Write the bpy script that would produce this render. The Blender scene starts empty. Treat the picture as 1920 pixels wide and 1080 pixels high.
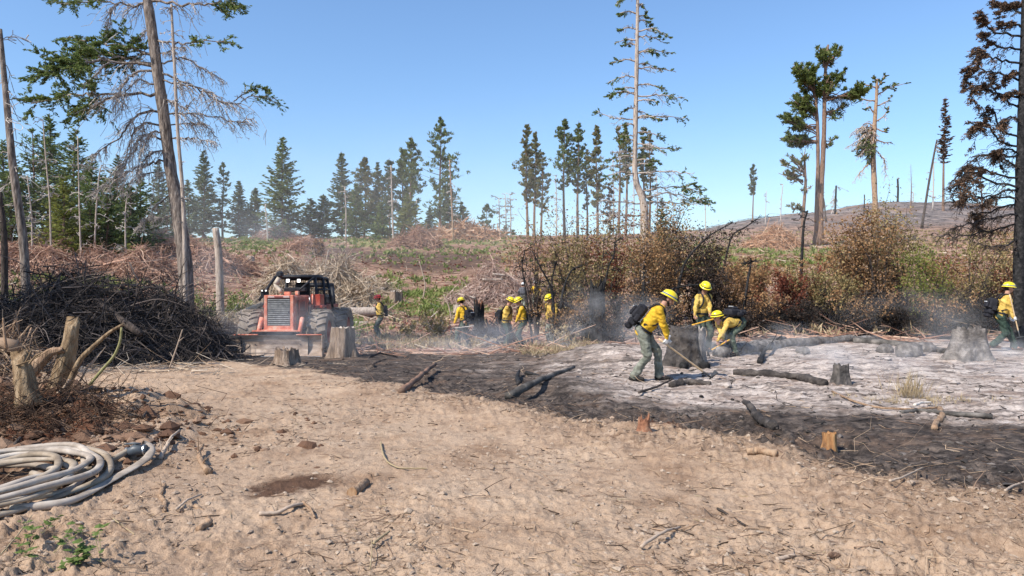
import bpy, math, random
import numpy as np
from mathutils import Vector, Matrix

# ------------------------------------------------------------------ camera, light, sky
F = 1387.0            # focal length in pixels of a 1920 wide frame
CZ = 1.7              # eye height
scene = bpy.context.scene
COL = scene.collection
cam = bpy.data.cameras.new('camera'); cam.sensor_width = 36; cam.lens = 36*F/1920
cam.clip_start = .05; cam.clip_end = 9000
camo = bpy.data.objects.new('camera', cam); COL.objects.link(camo)
camo.location = (0, 0, CZ); camo.rotation_euler = (math.radians(90), 0, 0)
scene.camera = camo
TO_SUN = Vector((-.78, -.62, 0)).normalized()
SUN_EL = math.radians(46)
sun_az = math.atan2(TO_SUN.x, TO_SUN.y)      # from +Y, clockwise
w = bpy.data.worlds.new('World'); scene.world = w; w.use_nodes = True
nt = w.node_tree; nt.nodes.clear()
out = nt.nodes.new('ShaderNodeOutputWorld'); bg = nt.nodes.new('ShaderNodeBackground')
sky = nt.nodes.new('ShaderNodeTexSky'); sky.sky_type = 'NISHITA'; sky.sun_disc = False
sky.sun_elevation = SUN_EL; sky.sun_rotation = sun_az
sky.altitude = 0; sky.air_density = 1.15; sky.dust_density = 0.6; sky.ozone_density = 7
bg.inputs['Strength'].default_value = 0.15
nt.links.new(sky.outputs[0], bg.inputs['Color']); nt.links.new(bg.outputs[0], out.inputs[0])
sl = bpy.data.lights.new('sun', 'SUN'); sl.energy = 5.0; sl.angle = math.radians(.53); sl.color = (1, .94, .84)
so = bpy.data.objects.new('sun', sl); COL.objects.link(so)
sd = Vector((TO_SUN.x*math.cos(SUN_EL), TO_SUN.y*math.cos(SUN_EL), math.sin(SUN_EL)))
so.rotation_euler = sd.to_track_quat('Z', 'Y').to_euler(); so.location = (-20, -10, 30)
scene.view_settings.view_transform = 'Standard'; scene.view_settings.look = 'None'
scene.view_settings.gamma = 1; scene.view_settings.use_curve_mapping = False
scene.view_settings.exposure = 0.42
scene.render.resolution_x = 1024; scene.render.resolution_y = 576
try:
    scene.cycles.max_bounces = 5; scene.cycles.diffuse_bounces = 2; scene.cycles.glossy_bounces = 2
    scene.cycles.transparent_max_bounces = 6; scene.cycles.volume_bounces = 1
    scene.cycles.volume_step_rate = 3; scene.cycles.volume_max_steps = 64
except Exception: pass

rng = np.random.default_rng(7)
def W(px, row, d):
    return np.array([(px-960)/F*d, d, CZ-(row-540)/F*d])

# ------------------------------------------------------------------ noise and terrain height
def hsh(ix, iy, seed):
    n = (ix.astype(np.int64)*374761393 + iy.astype(np.int64)*668265263 + seed*1274126177) & 0xffffffff
    n = ((n ^ (n >> 13)) * 1274126177) & 0xffffffff
    n = (n ^ (n >> 16))
    return (n & 0xffffff).astype(np.float64)/0xffffff
def vnoise(x, y, seed=0):
    x = np.asarray(x, float); y = np.asarray(y, float)
    ix = np.floor(x); iy = np.floor(y); fx = x-ix; fy = y-iy
    fx = fx*fx*(3-2*fx); fy = fy*fy*(3-2*fy)
    a = hsh(ix, iy, seed); b = hsh(ix+1, iy, seed); c = hsh(ix, iy+1, seed); d = hsh(ix+1, iy+1, seed)
    return (a+(b-a)*fx)*(1-fy)+(c+(d-c)*fx)*fy
def fbm(x, y, octv=4, seed=0, gain=.5):
    x = np.asarray(x, float); y = np.asarray(y, float)
    s = 0; a = 1; t = 0
    for o in range(octv):
        c, si = math.cos(.6*o+.3), math.sin(.6*o+.3)
        s = s + a*vnoise((x*c-y*si)*2**o+17.3*o, (x*si+y*c)*2**o+9.1*o, seed+o); t += a; a *= gain
    return s/t-.5
def sm(a, b, x):
    t = np.clip((np.asarray(x, float)-a)/(b-a), 0, 1); return t*t*(3-2*t)

TD = [0, 4, 8, 13.6, 17, 20, 23, 26, 30, 36, 44, 54, 70, 90, 110, 130, 150, 180, 220, 260, 330, 450, 1000, 3000]
TP = [-600, 0, 300, 560, 800, 1000, 1150, 1250, 1330, 1420, 1500, 1560, 1640, 1800, 1900, 2400]
LFT = [0,0,0,0,0,-.05,-.1,-.15,-.1,.6,1.9,3.6,5.9,7.4,8.8,9.8,10.4,11,11,10,9,8,4,0]
L3 = [0,0,0,0,-.1,-.2,-.28,-.35,-.3,.2,1.0,2.6,4.7,6.9,9.0,10.6,11.6,12,11.5,11,10,9,4,0]
CEN = [0,0,0,0,-.1,-.2,-.3,-.43,-.52,-.32,0,.42,2.2,5.1,8.3,10.6,12.3,13.4,13,12,11,9,4,0]
R11 = [0,0,0,0,-.02,-.03,-.05,-.1,-.1,.1,.6,1.5,3.6,6.0,8.7,10.8,12.4,14,15,15.5,14,10,4,0]
def rgt(hill_row):
    zc = 1.7+(540-hill_row)*260/F
    return [0,0,0,0,0,.03,.08,.17,.3,.66,1.2,2.3,4.1,6.5,8.7,10.9,13.2,min(17.5,zc*.7),zc*.86,zc,zc*.9,zc*.6,6,0]
TT = [LFT, LFT, L3, [ (a+b)/2 for a,b in zip(L3,CEN)], CEN, CEN, R11, rgt(446), rgt(430), rgt(411), rgt(401), rgt(390), rgt(380), rgt(379), rgt(388), rgt(400)]
TT = np.array(TT)
_gp = np.linspace(-600, 2400, 240); _gs = np.linspace(0, math.sqrt(3000), 700)
_t = np.array([np.interp(_gs**2, TD, TT[i]) for i in range(len(TP))])
_t = np.array([np.interp(_gp, TP, _t[:, j]) for j in range(len(_gs))]).T
def _blur(a, ax, r):
    k = np.exp(-np.linspace(-2, 2, 2*r+1)**2); k /= k.sum()
    p = [(0,0),(0,0)]; p[ax] = (r, r); b = np.pad(a, p, mode='edge')
    return np.apply_along_axis(lambda v: np.convolve(v, k, 'valid'), ax, b)
_t = _blur(_blur(_t, 0, 4), 1, 4)
def table(px, d):
    u = np.clip((px+600)/3000*239, 0, 238.999); v = np.clip(np.sqrt(np.maximum(d, 0))/math.sqrt(3000)*699, 0, 698.999)
    i = u.astype(int); j = v.astype(int); a = u-i; b = v-j
    return (_t[i,j]*(1-a)+_t[i+1,j]*a)*(1-b)+(_t[i,j+1]*(1-a)+_t[i+1,j+1]*a)*b
# edge of the pale scraped dirt, as distance against column
EP = [-600, 300, 430, 520, 650, 760, 880, 1050, 1200, 1400, 1540, 1700, 1920, 2600]
ED = [21, 19.5, 18.5, 16.6, 13.6, 12.2, 11.4, 9.5, 8.75, 8.1, 7.15, 6.4, 5.75, 4.6]
def pxof(x, y): return 960+F*np.asarray(x, float)/np.maximum(np.asarray(y, float), 2.0)
def coarse(x, y):
    x = np.asarray(x, float); y = np.asarray(y, float); p = pxof(x, y)
    z = table(p, y)
    far = sm(32, 60, y)
    z = z+far*(fbm(x/9, y/9, 3, 5)*.9+fbm(x/2.6, y/2.6, 3, 8)*.35)+sm(180, 260, y)*(fbm(x/26, y/26, 4, 15)*5)
    # bank with the torn up stumps at the left
    z = z+.40*np.exp(-(((x+5.75)/1.7)**2+((y-9.0)/1.25)**2)**1.5)+.4*np.exp(-(((x+8.3)/2.2)**2+((y-10.0)/1.8)**2)**1.3)
    z = z+.13*np.exp(-(((x+4.1)/.8)**2+((y-7.4)/.7)**2))
    # spoil ridge at the edge of the scraped dirt
    e = np.interp(p, EP, ED); q = (y-e)/(.05*e+.12)
    z = z+.09*np.exp(-((q+1.2)/1.5)**2)*sm(500, 900, p)*sm(3,5,y)-.05*np.exp(-((q-2.4)/1.8)**2)*sm(500, 900, p)
    # ash ground humps
    z = z+.42*np.exp(-(((x-2.2)/1.5)**2+((y-17.6)/1.1)**2))*1.0+.22*np.exp(-(((x-7.5)/1.8)**2+((y-15.5)/1.0)**2))
    z = z+.16*np.exp(-(((x-.9)/.9)**2+((y-12.4)/.8)**2))
    return z
def gh(x, y):
    """height of the ground"""
    x = np.asarray(x, float); y = np.asarray(y, float); r = np.hypot(x, y)
    z = coarse(x, y)
    near = 1-sm(16, 40, r); p = pxof(x, y); e = np.interp(p, EP, ED)
    rough = .35+.65*np.clip(sm(-2.6, 0, (y-e)/(.09*e))*sm(600, 1000, p)+sm(1150, 1700, p)+.7*sm(350, 60, p), 0, 1)
    rough = rough*(.7+.6*vnoise(x/1.7+3, y/1.7, 77))
    rough = rough*(1-.62*sm(1.0, 3.2, (y-e)/(.09*e)))
    z = z+fbm(x*.9, y*.9, 3, 21)*.12*(.5+.5*near)
    z = z+near*rough*(fbm(x*3.7, y*3.7, 3, 31)*.10)
    n = 1-np.abs(fbm(x*9, y*9, 3, 41))*2.6
    c = fbm(x*13, y*13, 3, 51)
    crk = 1-sm(.2, 1.5, (y-e)/(.09*e))
    z = z+near*rough*(np.maximum(c-.02, 0)**.7*.10 + c*.034 - np.maximum(n-.86, 0)*.15*crk)+near*(1-crk)*np.maximum(fbm(x*7+5, y*7, 3, 45)-.05, 0)*.09*(1-sm(15, 24, y))
    bank = np.exp(-(((x+5.9)/2.3)**2+((y-8.6)/1.5)**2)**2)
    z = z+bank*(fbm(x*2.1, y*2.1, 3, 47)*.42+np.maximum(fbm(x*5.5, y*5.5, 3, 48), 0)*.32)
    z = z+near*rough*fbm(x*38, y*38, 2, 61)*.016*(1-sm(9, 14, r))
    return z
def G(x, y): return float(gh(np.array([x]), np.array([y]))[0])
def P(px, d, dz=0.0):
    x = (px-960)/F*d; return np.array([x, d, G(x, d)+dz])

# ------------------------------------------------------------------ mesh helpers
class Geo:
    def __init__(s): s.V = []; s.Fq = []; s.Ft = []; s.n = 0; s.mq = []; s.mt = []
    def add(s, v, f, mi=0):
        v = np.asarray(v, float).reshape(-1, 3); f = np.asarray(f, int)
        if len(f) == 0: return
        if f.shape[1] == 4: s.Fq.append(f+s.n); s.mq.append(np.full(len(f), mi))
        else: s.Ft.append(f+s.n); s.mt.append(np.full(len(f), mi))
        s.V.append(v); s.n += len(v)
    def build(s, name, mats, parent=None, smooth=False, loc=None):
        V = np.concatenate(s.V) if s.V else np.zeros((0,3))
        if parent is not None and loc is None: V = V-np.array(parent.location)
        if loc is not None: V = V-np.array(loc)
        me = bpy.data.meshes.new(name)
        q = np.concatenate(s.Fq) if s.Fq else np.zeros((0,4), int)
        t = np.concatenate(s.Ft) if s.Ft else np.zeros((0,3), int)
        me.vertices.add(len(V)); me.vertices.foreach_set('co', V.astype(np.float32).ravel())
        nl = q.size+t.size; me.loops.add(nl)
        me.loops.foreach_set('vertex_index', np.concatenate([q.ravel(), t.ravel()]).astype(np.int32))
        me.polygons.add(len(q)+len(t))
        st = np.concatenate([np.arange(len(q))*4, q.size+np.arange(len(t))*3]).astype(np.int32)
        me.polygons.foreach_set('loop_start', st)
        mi = np.concatenate(s.mq+s.mt).astype(np.int32) if (s.mq or s.mt) else np.zeros(0, np.int32)
        if not isinstance(mats, (list, tuple)): mats = [mats]
        for m in mats: me.materials.append(m)
        me.polygons.foreach_set('material_index', mi)
        me.polygons.foreach_set('use_smooth', np.full(len(mi), bool(smooth)))
        me.update(calc_edges=True)
        o = bpy.data.objects.new(name, me); COL.objects.link(o)
        if parent is not None: o.parent = parent
        elif loc is not None: o.location = loc
        return o
def unit(v): return v/np.maximum(np.linalg.norm(v, axis=-1, keepdims=True), 1e-9)
def tubes(g, P_, R_, sides=5, mi=0, caps=True):
    """P_ (M,K,3) paths, R_ (M,K) radii"""
    P_ = np.asarray(P_, float); R_ = np.asarray(R_, float)
    if P_.ndim == 2: P_ = P_[None]; R_ = R_[None]
    M, K, _ = P_.shape
    T = np.empty_like(P_); T[:, 1:-1] = P_[:, 2:]-P_[:, :-2]; T[:, 0] = P_[:, 1]-P_[:, 0]; T[:, -1] = P_[:, -1]-P_[:, -2]
    T = unit(T); m = unit(P_[:, -1]-P_[:, 0])
    ref = np.where(np.abs(m[:, 2:3]) < .8, np.array([[0, 0, 1.]]), np.array([[1., 0, 0]]))
    ref = np.repeat(ref[:, None], K, 1)
    U = unit(np.cross(T, ref)); Vv = np.cross(T, U)
    a = np.arange(sides)*2*np.pi/sides
    ring = P_[:, :, None]+R_[:, :, None, None]*(np.cos(a)[None, None, :, None]*U[:, :, None]+np.sin(a)[None, None, :, None]*Vv[:, :, None])
    V = ring.reshape(-1, 3)
    i = np.arange(M)[:, None, None]*K*sides; k = np.arange(K-1)[None, :, None]*sides; s = np.arange(sides)[None, None]
    s2 = (s+1) % sides
    q = np.stack([i+k+s, i+k+s2, i+k+sides+s2, i+k+sides+s], -1).reshape(-1, 4)
    if not caps: g.add(V, q, mi); return
    # end caps as fans round the ring's own first vertex
    if sides >= 3:
        c0 = []
        for j in range(1, sides-1):
            c0.append(np.stack([np.arange(M)*K*sides, np.arange(M)*K*sides+j+1, np.arange(M)*K*sides+j], -1))
            b = np.arange(M)*K*sides+(K-1)*sides
            c0.append(np.stack([b, b+j, b+j+1], -1))
        n0 = g.n; g.add(V, q, mi)
        t = np.concatenate(c0); g.Ft.append(t+n0); g.mt.append(np.full(len(t), mi))
def quads(g, C, A, B, mi=0):
    """rhombic leaves: centres and half axes"""
    V = np.stack([C-A, C+B, C+A, C-B], 1).reshape(-1, 3); n = len(C)
    g.add(V, np.arange(n)[:, None]*4+np.arange(4)[None], mi)
def box(g, c, s, mi=0, R=None, bev=0.0):
    """box with chamfered vertical ends; c centre, s full size, R 3x3"""
    c = np.asarray(c, float); h = np.asarray(s, float)/2
    b = min(bev, h.min()*.9)
    if b <= 0:
        v = np.array([[x, y, z] for x in (-1, 1) for y in (-1, 1) for z in (-1, 1)])*h
        f = [[0,1,3,2],[4,6,7,5],[0,4,5,1],[2,3,7,6],[0,2,6,4],[1,5,7,3]]
        if R is not None: v = v@np.asarray(R).T
        g.add(v+c, f, mi); return
    oct_ = lambda hx, hy: np.array([[hx, hy-b],[hx-b, hy],[-hx+b, hy],[-hx, hy-b],[-hx, -hy+b],[-hx+b, -hy],[hx-b, -hy],[hx, -hy+b]])
    rings = []
    for z, ins in ((-h[2], b), (-h[2]+b, 0), (h[2]-b, 0), (h[2], b)):
        o = oct_(h[0]-ins, h[1]-ins); rings.append(np.c_[o, np.full(8, z)])
    v = np.concatenate(rings)
    q = [[k*8+i, k*8+(i+1) % 8, k*8+8+(i+1) % 8, k*8+8+i] for k in range(3) for i in range(8)]
    if R is not None: v = v@np.asarray(R).T
    n0 = g.n; g.add(v+c, q, mi)
    t = [[0, i+1, i] for i in range(1, 7)]+[[24, 24+i, 24+i+1] for i in range(1, 7)]
    g.Ft.append(np.array(t)+n0); g.mt.append(np.full(len(t), mi))
def lathe(g, prof, c=(0,0,0), n=24, mi=0, R=None, sx=1, sy=1):
    a = np.arange(n)*2*np.pi/n; v = np.array([[r*np.cos(t)*sx, r*np.sin(t)*sy, z] for r, z in prof for t in a])
    if R is not None: v = v@np.asarray(R).T
    q = [[k*n+i, k*n+(i+1) % n, k*n+n+(i+1) % n, k*n+n+i] for k in range(len(prof)-1) for i in range(n)]
    g.add(v+np.asarray(c, float), q, mi)
def empty(name, loc):
    o = bpy.data.objects.new(name, None); o.empty_display_size = .2; COL.objects.link(o); o.location = tuple(float(v) for v in loc); return o
def tag(o, label=None, cat=None, group=None, kind=None):
    if label: o['label'] = label
    if cat: o['category'] = cat
    if group: o['group'] = group
    if kind: o['kind'] = kind
    return o
def rand_dir(n, up=None):
    v = rng.normal(size=(n, 3)); v = unit(v)
    if up is not None: v[:, 2] = v[:, 2]*up; v = unit(v)
    return v

# ------------------------------------------------------------------ materials
def new_mat(name):
    m = bpy.data.materials.new(name); m.use_nodes = True; nt = m.node_tree; nt.nodes.clear()
    o = nt.nodes.new('ShaderNodeOutputMaterial'); b = nt.nodes.new('ShaderNodeBsdfPrincipled')
    nt.links.new(b.outputs[0], o.inputs[0]); return m, nt, b, o
def N(nt, t, **kw):
    n = nt.nodes.new(t)
    for k, v in kw.items():
        if k in n.inputs: n.inputs[k].default_value = v
        else: setattr(n, k, v)
    return n
def ramp(nt, stops):
    r = nt.nodes.new('ShaderNodeValToRGB'); e = r.color_ramp.elements
    while len(e) < len(stops): e.new(.5)
    for i, (p, c) in enumerate(stops): e[i].position = p; e[i].color = (*c, 1)
    return r
def mat(name, cols, scale=8, rough=.85, bump=.0, bscale=40, island=0.0, stretch=(1,1,1), trans=0, spec=.2, metal=0, dist=.02, coat=0):
    """cols: list of colours, spread over noise and over the random value of each piece"""
    m, nt, b, o = new_mat(name)
    tc = N(nt, 'ShaderNodeTexCoord'); mp = N(nt, 'ShaderNodeMapping'); mp.inputs['Scale'].default_value = stretch
    nt.links.new(tc.outputs['Object'], mp.inputs[0])
    nz = N(nt, 'ShaderNodeTexNoise', Scale=scale, Detail=5.0, Roughness=.6); nt.links.new(mp.outputs[0], nz.inputs['Vector'])
    st = [(.3+.4*i/max(1, len(cols)-1) if island < .5 else i/max(1, len(cols)-1), c) for i, c in enumerate(cols)]
    r = ramp(nt, st)
    if island > 0:
        ge = N(nt, 'ShaderNodeNewGeometry'); mx = N(nt, 'ShaderNodeMix'); mx.inputs[0].default_value = island
        nt.links.new(nz.outputs[0], mx.inputs[2]); nt.links.new(ge.outputs['Random Per Island'], mx.inputs[3])
        nt.links.new(mx.outputs[0], r.inputs[0])
    else: nt.links.new(nz.outputs[0], r.inputs[0])
    nt.links.new(r.outputs[0], b.inputs['Base Color'])
    b.inputs['Roughness'].default_value = rough; b.inputs['Specular IOR Level'].default_value = spec
    b.inputs['Metallic'].default_value = metal
    if coat: b.inputs['Coat Weight'].default_value = coat
    if bump > 0:
        n2 = N(nt, 'ShaderNodeTexNoise', Scale=bscale, Detail=5.0, Roughness=.65); nt.links.new(mp.outputs[0], n2.inputs['Vector'])
        bp = N(nt, 'ShaderNodeBump', Strength=bump, Distance=dist); nt.links.new(n2.outputs[0], bp.inputs['Height']); nt.links.new(bp.outputs[0], b.inputs['Normal'])
    if trans > 0:
        tr = N(nt, 'ShaderNodeBsdfTranslucent'); ms = N(nt, 'ShaderNodeMixShader'); ms.inputs[0].default_value = trans
        nt.links.new(r.outputs[0], tr.inputs[0]); nt.links.new(b.outputs[0], ms.inputs[1]); nt.links.new(tr.outputs[0], ms.inputs[2]); nt.links.new(ms.outputs[0], o.inputs[0])
    return m
def s2l(r, g, b): return tuple(((c/255+.055)/1.055)**2.4 if c/255 > .04045 else c/255/12.92 for c in (r, g, b))

def bark(name, cols, bump=.9, bscale=7):
    return mat(name, cols, scale=5, stretch=(3, 3, .55), bump=bump, bscale=bscale, dist=.05, rough=.95)
M_bark = bark('bark_grey_brown', [(.045,.035,.03),(.20,.16,.135),(.40,.34,.29)])
M_bark_dark = bark('bark_dark', [(.025,.022,.02),(.07,.055,.047),(.13,.10,.085)])
M_bark_pine = bark('bark_pine', [(.08,.05,.035),(.2,.125,.09),(.30,.2,.14)])
M_bark_pale = bark('bark_pale', [(.22,.17,.14),(.42,.34,.28),(.52,.44,.37)])
M_bark_tan = bark('bark_tan', [(.16,.10,.06),(.34,.22,.14),(.42,.30,.2)])
M_dead = mat('dead_wood_grey', [(.2,.165,.145),(.42,.37,.33),(.58,.52,.47)], island=.6, scale=3)
M_deadtan = mat('dry_stick_wood', [(.2,.14,.10),(.38,.29,.22),(.52,.42,.33)], island=.6, scale=5)
M_char = mat('charred_wood', [(.006,.006,.006),(.02,.019,.019),(.055,.05,.05)], scale=12, bump=.8, bscale=18, rough=.75, dist=.03)
M_charash = mat('charred_ashy_wood', [(0.021,0.018,0.017),(0.084,0.076,0.068),(0.210,0.185,0.164)], scale=4, bump=.8, bscale=16, dist=.03)
M_fir = mat('fir_needles', [(0.042,0.072,0.023),(0.098,0.143,0.046),(0.168,0.215,0.065),(0.252,0.260,0.085)], island=.7, scale=1.2, rough=.6, trans=.42)
M_fir_blue = mat('bluish_needles', [(.065,.092,.045),(.12,.155,.075),(.20,.22,.11)], island=.7, scale=1.2, rough=.6, trans=.42)
M_pine = mat('pine_needles', [(0.054,0.075,0.026),(0.135,0.175,0.052),(0.230,0.250,0.072)], island=.7, scale=1.2, rough=.6, trans=.42)
M_yel = mat('yellow_green_needles', [(.09,.11,.025),(.18,.20,.045),(.27,.27,.07)], island=.7, scale=1.2, rough=.6, trans=.42)
M_scor = mat('scorched_pine_needles', [(0.060,0.078,0.030),(0.132,0.156,0.060),(0.216,0.192,0.072),(0.336,0.192,0.084)], island=.7, scale=.5, rough=.7, trans=.42)
M_burnt = mat('burnt_needles', [(0.018,0.015,0.013),(0.053,0.039,0.030),(0.128,0.075,0.045),(0.195,0.112,0.068)], island=.8, scale=1, rough=.8)
M_rust = mat('rust_leaves', [(0.068,0.043,0.026),(0.212,0.114,0.054),(0.357,0.199,0.090),(0.459,0.323,0.180)], island=.75, scale=.7, rough=.7, trans=.25)
M_red = mat('red_brown_leaves', [(.07,.025,.018),(.17,.05,.03),(.28,.09,.05)], island=.75, scale=.7, rough=.7, trans=.25)
M_olive = mat('olive_leaves', [(0.076,0.067,0.031),(0.190,0.147,0.061),(0.323,0.257,0.116),(0.418,0.294,0.143)], island=.75, scale=.7, rough=.7, trans=.25)
M_scleaf = mat('scorched_dark_leaves', [(.01,.009,.008),(.03,.022,.018),(.07,.04,.025)], island=.75, scale=.7, rough=.8)
M_grass = mat('green_brush', [(.07,.10,.025),(.15,.20,.05),(.24,.27,.085),(.36,.34,.16)], island=.75, scale=.4, rough=.7, trans=.25)
M_straw = mat('dry_straw', [(.22,.16,.09),(.38,.29,.17),(.5,.4,.26)], island=.8, scale=3, rough=.8, trans=.2)
M_slash = mat('slash_red_brown', [(.12,.06,.045),(.30,.165,.115),(.46,.28,.20),(.58,.43,.33)], island=.85, scale=1.5)
M_slashtan = mat('slash_tan', [(.14,.095,.065),(.33,.24,.165),(.52,.41,.30),(.66,.57,.46)], island=.85, scale=1.5)
M_slashor = mat('slash_orange', [(.14,.07,.045),(.38,.2,.115),(.54,.32,.2),(.66,.5,.37)], island=.85, scale=1.5)
M_brushdark = mat('brush_charred_and_shaded', [(.012,.011,.012),(.035,.03,.029),(.085,.07,.065),(.2,.16,.14)], island=.85, scale=1.5)  # charred branches; the shade over the heap is also put into this colour
M_twig = mat('ground_twigs', [(0.080,0.048,0.032),(0.200,0.123,0.081),(0.360,0.247,0.162),(0.500,0.370,0.252)], island=.9, scale=3)
M_twigdark = mat('charred_twigs', [(.008,.008,.008),(.03,.027,.025),(.09,.07,.06)], island=.9, scale=3)
M_cut = mat('fresh_cut_wood', [(0.224,0.112,0.049),(0.336,0.203,0.112),(0.440,0.292,0.182)], scale=14, stretch=(2,2,.5), bump=.4, bscale=30)
M_yelwood = mat('peeled_yellow_wood', [(.09,.055,.035),(.26,.175,.10),(.42,.31,.20)], scale=9, stretch=(1.8,1.8,.5), bump=1.0, bscale=20, dist=.03)
M_green_stem = mat('green_mossy_stem', [(.13,.12,.05),(.25,.23,.10),(.36,.31,.17)], scale=9, bump=.4, bscale=30)
# ------------------------------------------------------------------ ground sheet
def make_ground():
    fine = np.radians(np.linspace(-41, 41, 800)); rest = np.radians(np.linspace(41, 319, 90)[1:-1])
    ang = np.concatenate([fine, rest]); K = len(ang)
    rad = [.0]; r = .4
    while r < 3.2: rad.append(r); r += .25
    row = CZ*739.7/3.2
    while CZ*739.7/row < 13: rad.append(CZ*739.7/row); row -= .95
    while CZ*739.7/row < 30: rad.append(CZ*739.7/row); row -= .55
    r = rad[-1]
    while r < 150: r *= 1.011; rad.append(r)
    while r < 3000: r *= 1.03; rad.append(r)
    rad = np.array(rad[1:]); n = len(rad)
    rr, aa = np.meshgrid(rad, ang, indexing='ij')
    # spread depth rather than radius towards the sides
    x = rr*np.sin(aa); y = rr*np.cos(aa)
    z = gh(x, y)
    V = np.stack([x, y, z], -1).reshape(-1, 3)
    V = np.concatenate([V, [[0, 0, G(0, 0)]]])
    i = np.arange(n-1)[:, None]*K; j = np.arange(K)[None]; j2 = (j+1) % K
    q = np.stack([i+j, i+j2, i+K+j2, i+K+j], -1).reshape(-1, 4)[:, ::-1]
    g = Geo(); g.add(V, q)
    t = np.stack([np.full(K, n*K), (np.arange(K)+1) % K, np.arange(K)], -1)[:, ::-1]
    g.Ft.append(t); g.mt.append(np.zeros(K, int))
    X = V[:, 0]; Y = V[:, 1]; p = pxof(X, Y); e = np.interp(p, EP, ED)
    wob = fbm(X*.8, Y*.8, 3, 90)*1.6+fbm(X*3, Y*3, 4, 91)*1.3
    q_ = (Y-e)/(.09*e)+wob*1.0
    char = sm(-1.0, 1.4, q_)*(Y > 3)
    # width of the black band, then ash
    ashst = np.interp(p, [0, 500, 700, 900, 1100, 1300, 1500, 1700, 1920], [4, 3.5, 2.2, 1.5, 2.0, 2.6, 4.2, 5.5, 6.5])
    ash = sm(ashst-1.8, ashst+2.4, q_)*(1-sm(21, 27, Y+wob*3))*sm(560, 850, p)
    ashw = np.interp(p, [600, 1000, 1150, 1350, 1900], [.2, .36, .62, .95, 1])
    ash = ash*ashw
    # beyond the burn: brown soil with litter
    farz = sm(23, 30, Y+wob*3)*(1-.0)
    farr = sm(1150, 1300, p)
    charfade = 1-farz
    char = np.clip(char*charfade, 0, 1)
    grass = np.zeros_like(X)
    for (pa, da, rp, rd, a) in ((780,118,170,22,1.0),(450,105,110,26,.8),(820,62,95,9,1.0),(800,50,80,6,.9),(640,44,90,5,.8),(640,36,60,5,.6),(1400,80,260,22,.7),(150,46,150,9,.6),(60,33,70,8,.6),(900,120,100,20,.6),(470,36,60,6,.8),(1000,95,90,14,.6)):
        grass = np.maximum(grass, a*np.exp(-(((p-pa)/rp)**2+((Y-da)/rd)**2)**1.5))
    grass = grass*sm(-.28, .22, fbm(X/3, Y/3, 4, 70)+.05)
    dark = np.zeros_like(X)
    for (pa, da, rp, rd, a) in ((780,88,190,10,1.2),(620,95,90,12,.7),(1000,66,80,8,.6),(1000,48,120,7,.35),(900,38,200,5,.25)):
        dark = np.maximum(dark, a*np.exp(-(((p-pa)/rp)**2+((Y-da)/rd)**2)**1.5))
    hill = sm(150, 190, Y)*sm(1180, 1300, p)
    red = np.exp(-(((X+5.7)/1.5)**2+((Y-7.7)/1.5)**2)**1.6)*1.25+.8*np.exp(-(((p-1230)/120)**2+((Y-e-.25)/.35)**2))*(Y < 12)
    wet = .9*np.exp(-(((p-520-60*(Y-6.0))/95)**2+((Y-6.35-(p-520)*.0017)/.33)**2))
    wet = np.maximum(wet, .75*np.exp(-(((X+4.3)/.9)**2+((Y-6.4)/.5)**2)))
    gm = g.build('ground', None or M_ground(), smooth=True)
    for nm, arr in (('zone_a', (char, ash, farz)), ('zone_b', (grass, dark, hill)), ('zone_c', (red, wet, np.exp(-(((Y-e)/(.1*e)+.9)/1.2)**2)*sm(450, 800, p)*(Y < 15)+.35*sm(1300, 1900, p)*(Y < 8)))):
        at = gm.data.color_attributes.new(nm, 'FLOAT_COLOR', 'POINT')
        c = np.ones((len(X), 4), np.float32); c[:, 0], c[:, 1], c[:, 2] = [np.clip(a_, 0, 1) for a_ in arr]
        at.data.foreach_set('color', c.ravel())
    tag(gm, kind='structure')
    return gm
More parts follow.
